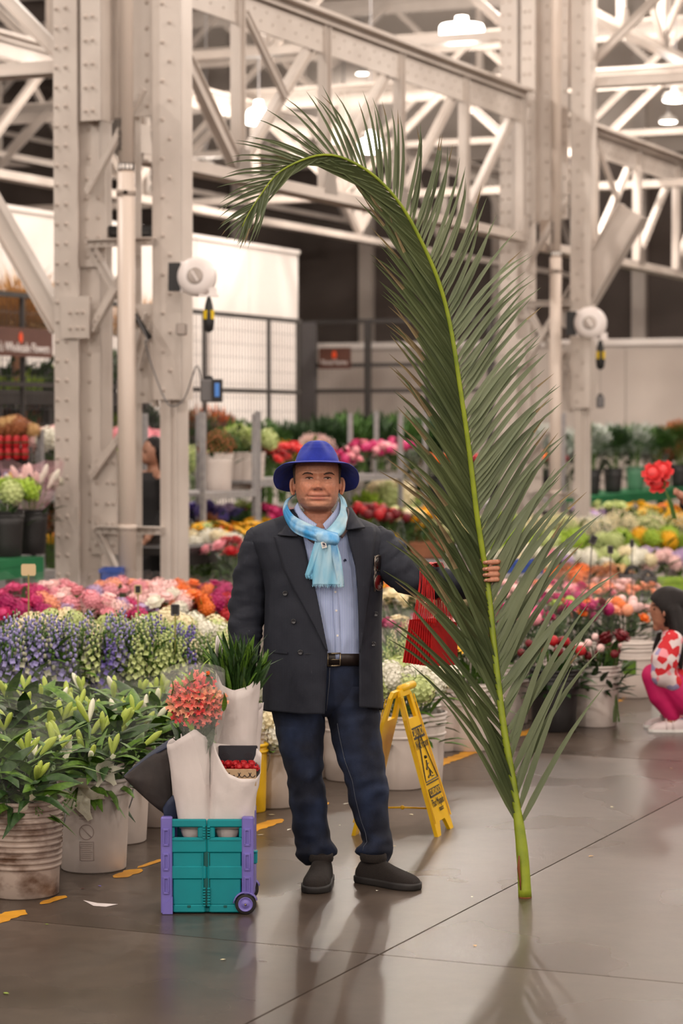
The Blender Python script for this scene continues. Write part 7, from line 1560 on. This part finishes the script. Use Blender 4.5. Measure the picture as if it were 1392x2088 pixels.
# --- standing figures further back
def figure(pos, H, yaw, label, top, bottom, hair, arms, tone, coat_len=.45, hold=None):
    T = thing('person', pos, label, 'person'); q = Matrix.Rotation(yaw, 3, 'Z'); P = lambda x, y, z: Vector(pos)+q@Vector((x*H, y*H, z*H))
    b = MB(); hd = P(0,-.005,.935); b.ball(hd, .066*H, 16, 12, (.82,.95,1.15)); b.ball(P(0,-.04,.905), .034*H, 10, 8); b.ball(P(0,-.068,.925), .009*H, 8, 6); 
    for s in (-1,1): b.ball(P(s*.054,0,.93), .013*H, 8, 6, (.5,.8,1.4))
    b.tube([P(0,.0,.9),P(0,.005,.82)], [.032*H,.036*H], 10); b.tube([P(0,.0,.82),P(0,0,.7),P(0,0,.6),P(0,0,.5)], [.07*H,.095*H,.085*H,.095*H], 14)
    b.tube([P(-.1,0,.8),P(.1,0,.8)], [.04*H,.04*H], 10)
    for s in (-1,1): b.tube([P(s*.05,0,.5),P(s*.052,-.01,.27),P(s*.052,.005,.05)], [.06*H,.042*H,.026*H], 10); b.tube([P(s*.052,.015,.03),P(s*.055,-.07,.018)], [.026*H,.02*H], 8)
    sl = MB()
    for s, el, wr in arms:
        sh_ = (s*.115,0,.8); b.tube([P(*sh_),P(*el),P(*wr)], [.036*H,.028*H,.018*H], 10); sl.tube([P(*sh_),P(*el),P(*[lerp(a,c,.86) for a, c in zip(el,wr)])], [.05*H,.04*H,.03*H], 12)
        w_ = Vector(wr); d = (Vector(wr)-Vector(el)).normalized(); b.ball(P(*(w_+d*.022)), .02*H, 8, 6)
        for k in range(4): o = (k-1.5)*.009; b.tube([P(*(w_+d*.03+Vector((0,0,o)))),P(*(w_+d*.055+Vector((0,-.008,o)))),P(*(w_+d*.06+Vector((0,-.022,o))))], [.006*H,.0055*H,.0045*H], 6)
        b.tube([P(*(w_+d*.012+Vector((0,-.008,.014)))),P(*(w_+d*.035+Vector((0,-.022,.02))))], [.007*H,.005*H], 6)
    skinned(remesh(b, .012, 3), 'body', T, tone)
    c = MB(); c.tube([P(0,0,.83),P(0,0,.79),P(0,0,.7),P(0,0,.58),P(0,0,.48),P(0,0,coat_len)], [.055*H,.1*H,.115*H,.108*H,.12*H,.125*H], 20, cap=True); c.add(sl.v, sl.f); r = remesh(c, .014, 4); r.build('coat', top, T, True, True)
    c = MB()
    for s in (-1,1): c.tube([P(s*.05,0,.52),P(s*.052,-.01,.27),P(s*.052,.005,.05)], [.078*H,.06*H,.045*H], 12)
    remesh(c, .014, 3).build('trousers', bottom, T, True, True)
    c = MB(); c.ball(P(0,.012,.945), .072*H, 16, 12, (.88,.98,1.1)); c.tube([P(0,.04,.95),P(0,.055,.86),P(0,.05,.76)], [.055*H,.05*H,.025*H], 12); c = remesh(c, .01, 2)
    inv = q.inverted(); c.f = [f for f in c.f if not ((lambda m_: m_.y < -.022*H and m_.z < .968*H)(inv@(sum((Vector(c.v[i]) for i in f), Vector())/len(f)-Vector(pos))))]; c.mi = [0]*len(c.f); c.build('hair', hair, T, True, True)
    for s in (-1,1): e_ = MB(); e_.ball(P(s*.024,-.064,.94), .007*H, 8, 5, (1.2,.6,.6)); e_.build('eye', 'iris_dark', T, True)
    for s in (-1,1): e_ = MB(); e_.tube([P(s*.052,.03,.02),P(s*.054,-.03,.022),P(s*.055,-.085,.014)], [.033*H,.03*H,.022*H], 10, flat=.75); e_.build('shoe', 'shoe_knit', T, True)
    return T, P
T, P = figure(gp(311,21.3), 1.66, -.9, 'person in a long black coat with a shoulder bag, half hidden by the column', 'coat_black', 'coat_black', 'hair_black', [(-1,(-.14,-.02,.62),(-.1,-.13,.52)),(1,(.14,.0,.62),(.12,-.1,.5))], (.4,.2,.13), .22)
c = gp(311,21.3)+Vector((.1,-.16,.86)); BG = thing('shoulder_bag', c-Z*.13, 'black shoulder bag hanging at the side of the person in black', 'bag'); m = MB(); m.bbox((c.x-.12,c.y-.05,c.z-.13),(c.x+.12,c.y+.05,c.z+.05),.02); m.build('bag_body', 'leather', BG); m = MB(); m.bbox((c.x-.122,c.y-.056,c.z-.03),(c.x+.122,c.y-.048,c.z+.055),.003); m.build('flap', 'coat_black', BG); m = MB(); m.tube([(c.x-.11,c.y,c.z+.05),(c.x-.06,c.y,c.z+.45),(c.x+.03,c.y+.05,c.z+.5),(c.x+.11,c.y,c.z+.05)], .008, 6); m.build('strap', 'coat_black', BG, True); m = MB(); m.lathe([(.012,0),(.012,.006),(.004,.008)], (c.x,c.y-.056,c.z-.02), 10, (Vector((1,0,0)),Z,Vector((0,-1,0)))); m.build('clasp', 'gold', BG)
# the person just outside the right edge: only the hand and the red flowers reach into the picture
DH = 16.5; hp = at(1372, 1016, DH); pp = gp(1505, DH+.12); Hh = 1.65
yaw = math.radians(-78); q = Matrix.Rotation(-yaw, 3, 'Z'); rel = q@(hp-pp)/Hh
T, P = figure(pp, Hh, yaw, 'person beyond the right edge reaching in with a hand of red flowers', 'coat_black', 'denim', 'hair_black', [(-1,(-.15,-.1,.66),(rel.x,rel.y+.04,rel.z)),(1,(.14,0,.62),(.12,-.06,.5))], (.48,.22,.15), .42)
B_ = thing('red_bouquet', at(1362,1020,DH-.03), 'three big coral red flowers held up at the right edge', 'bouquet'); o0 = wloc(B_); m = MB()
for k, (px, py) in enumerate([(1332,968),(1352,962),(1342,988)]):
    c_ = at(px, py, DH-.05+.03*k); obj('bloom', bloom_mesh('ball','coral',k % 2), B_, c_-o0, lookq((-.3,-.9,.4), k), .085); m.tube([c_, at(1356,1000,DH-.03), at(1364+3*k,1026,DH-.03), at(1372+3*k,1058,DH-.02)], .006, 5)
m.build('stems', 'stem_green', B_)
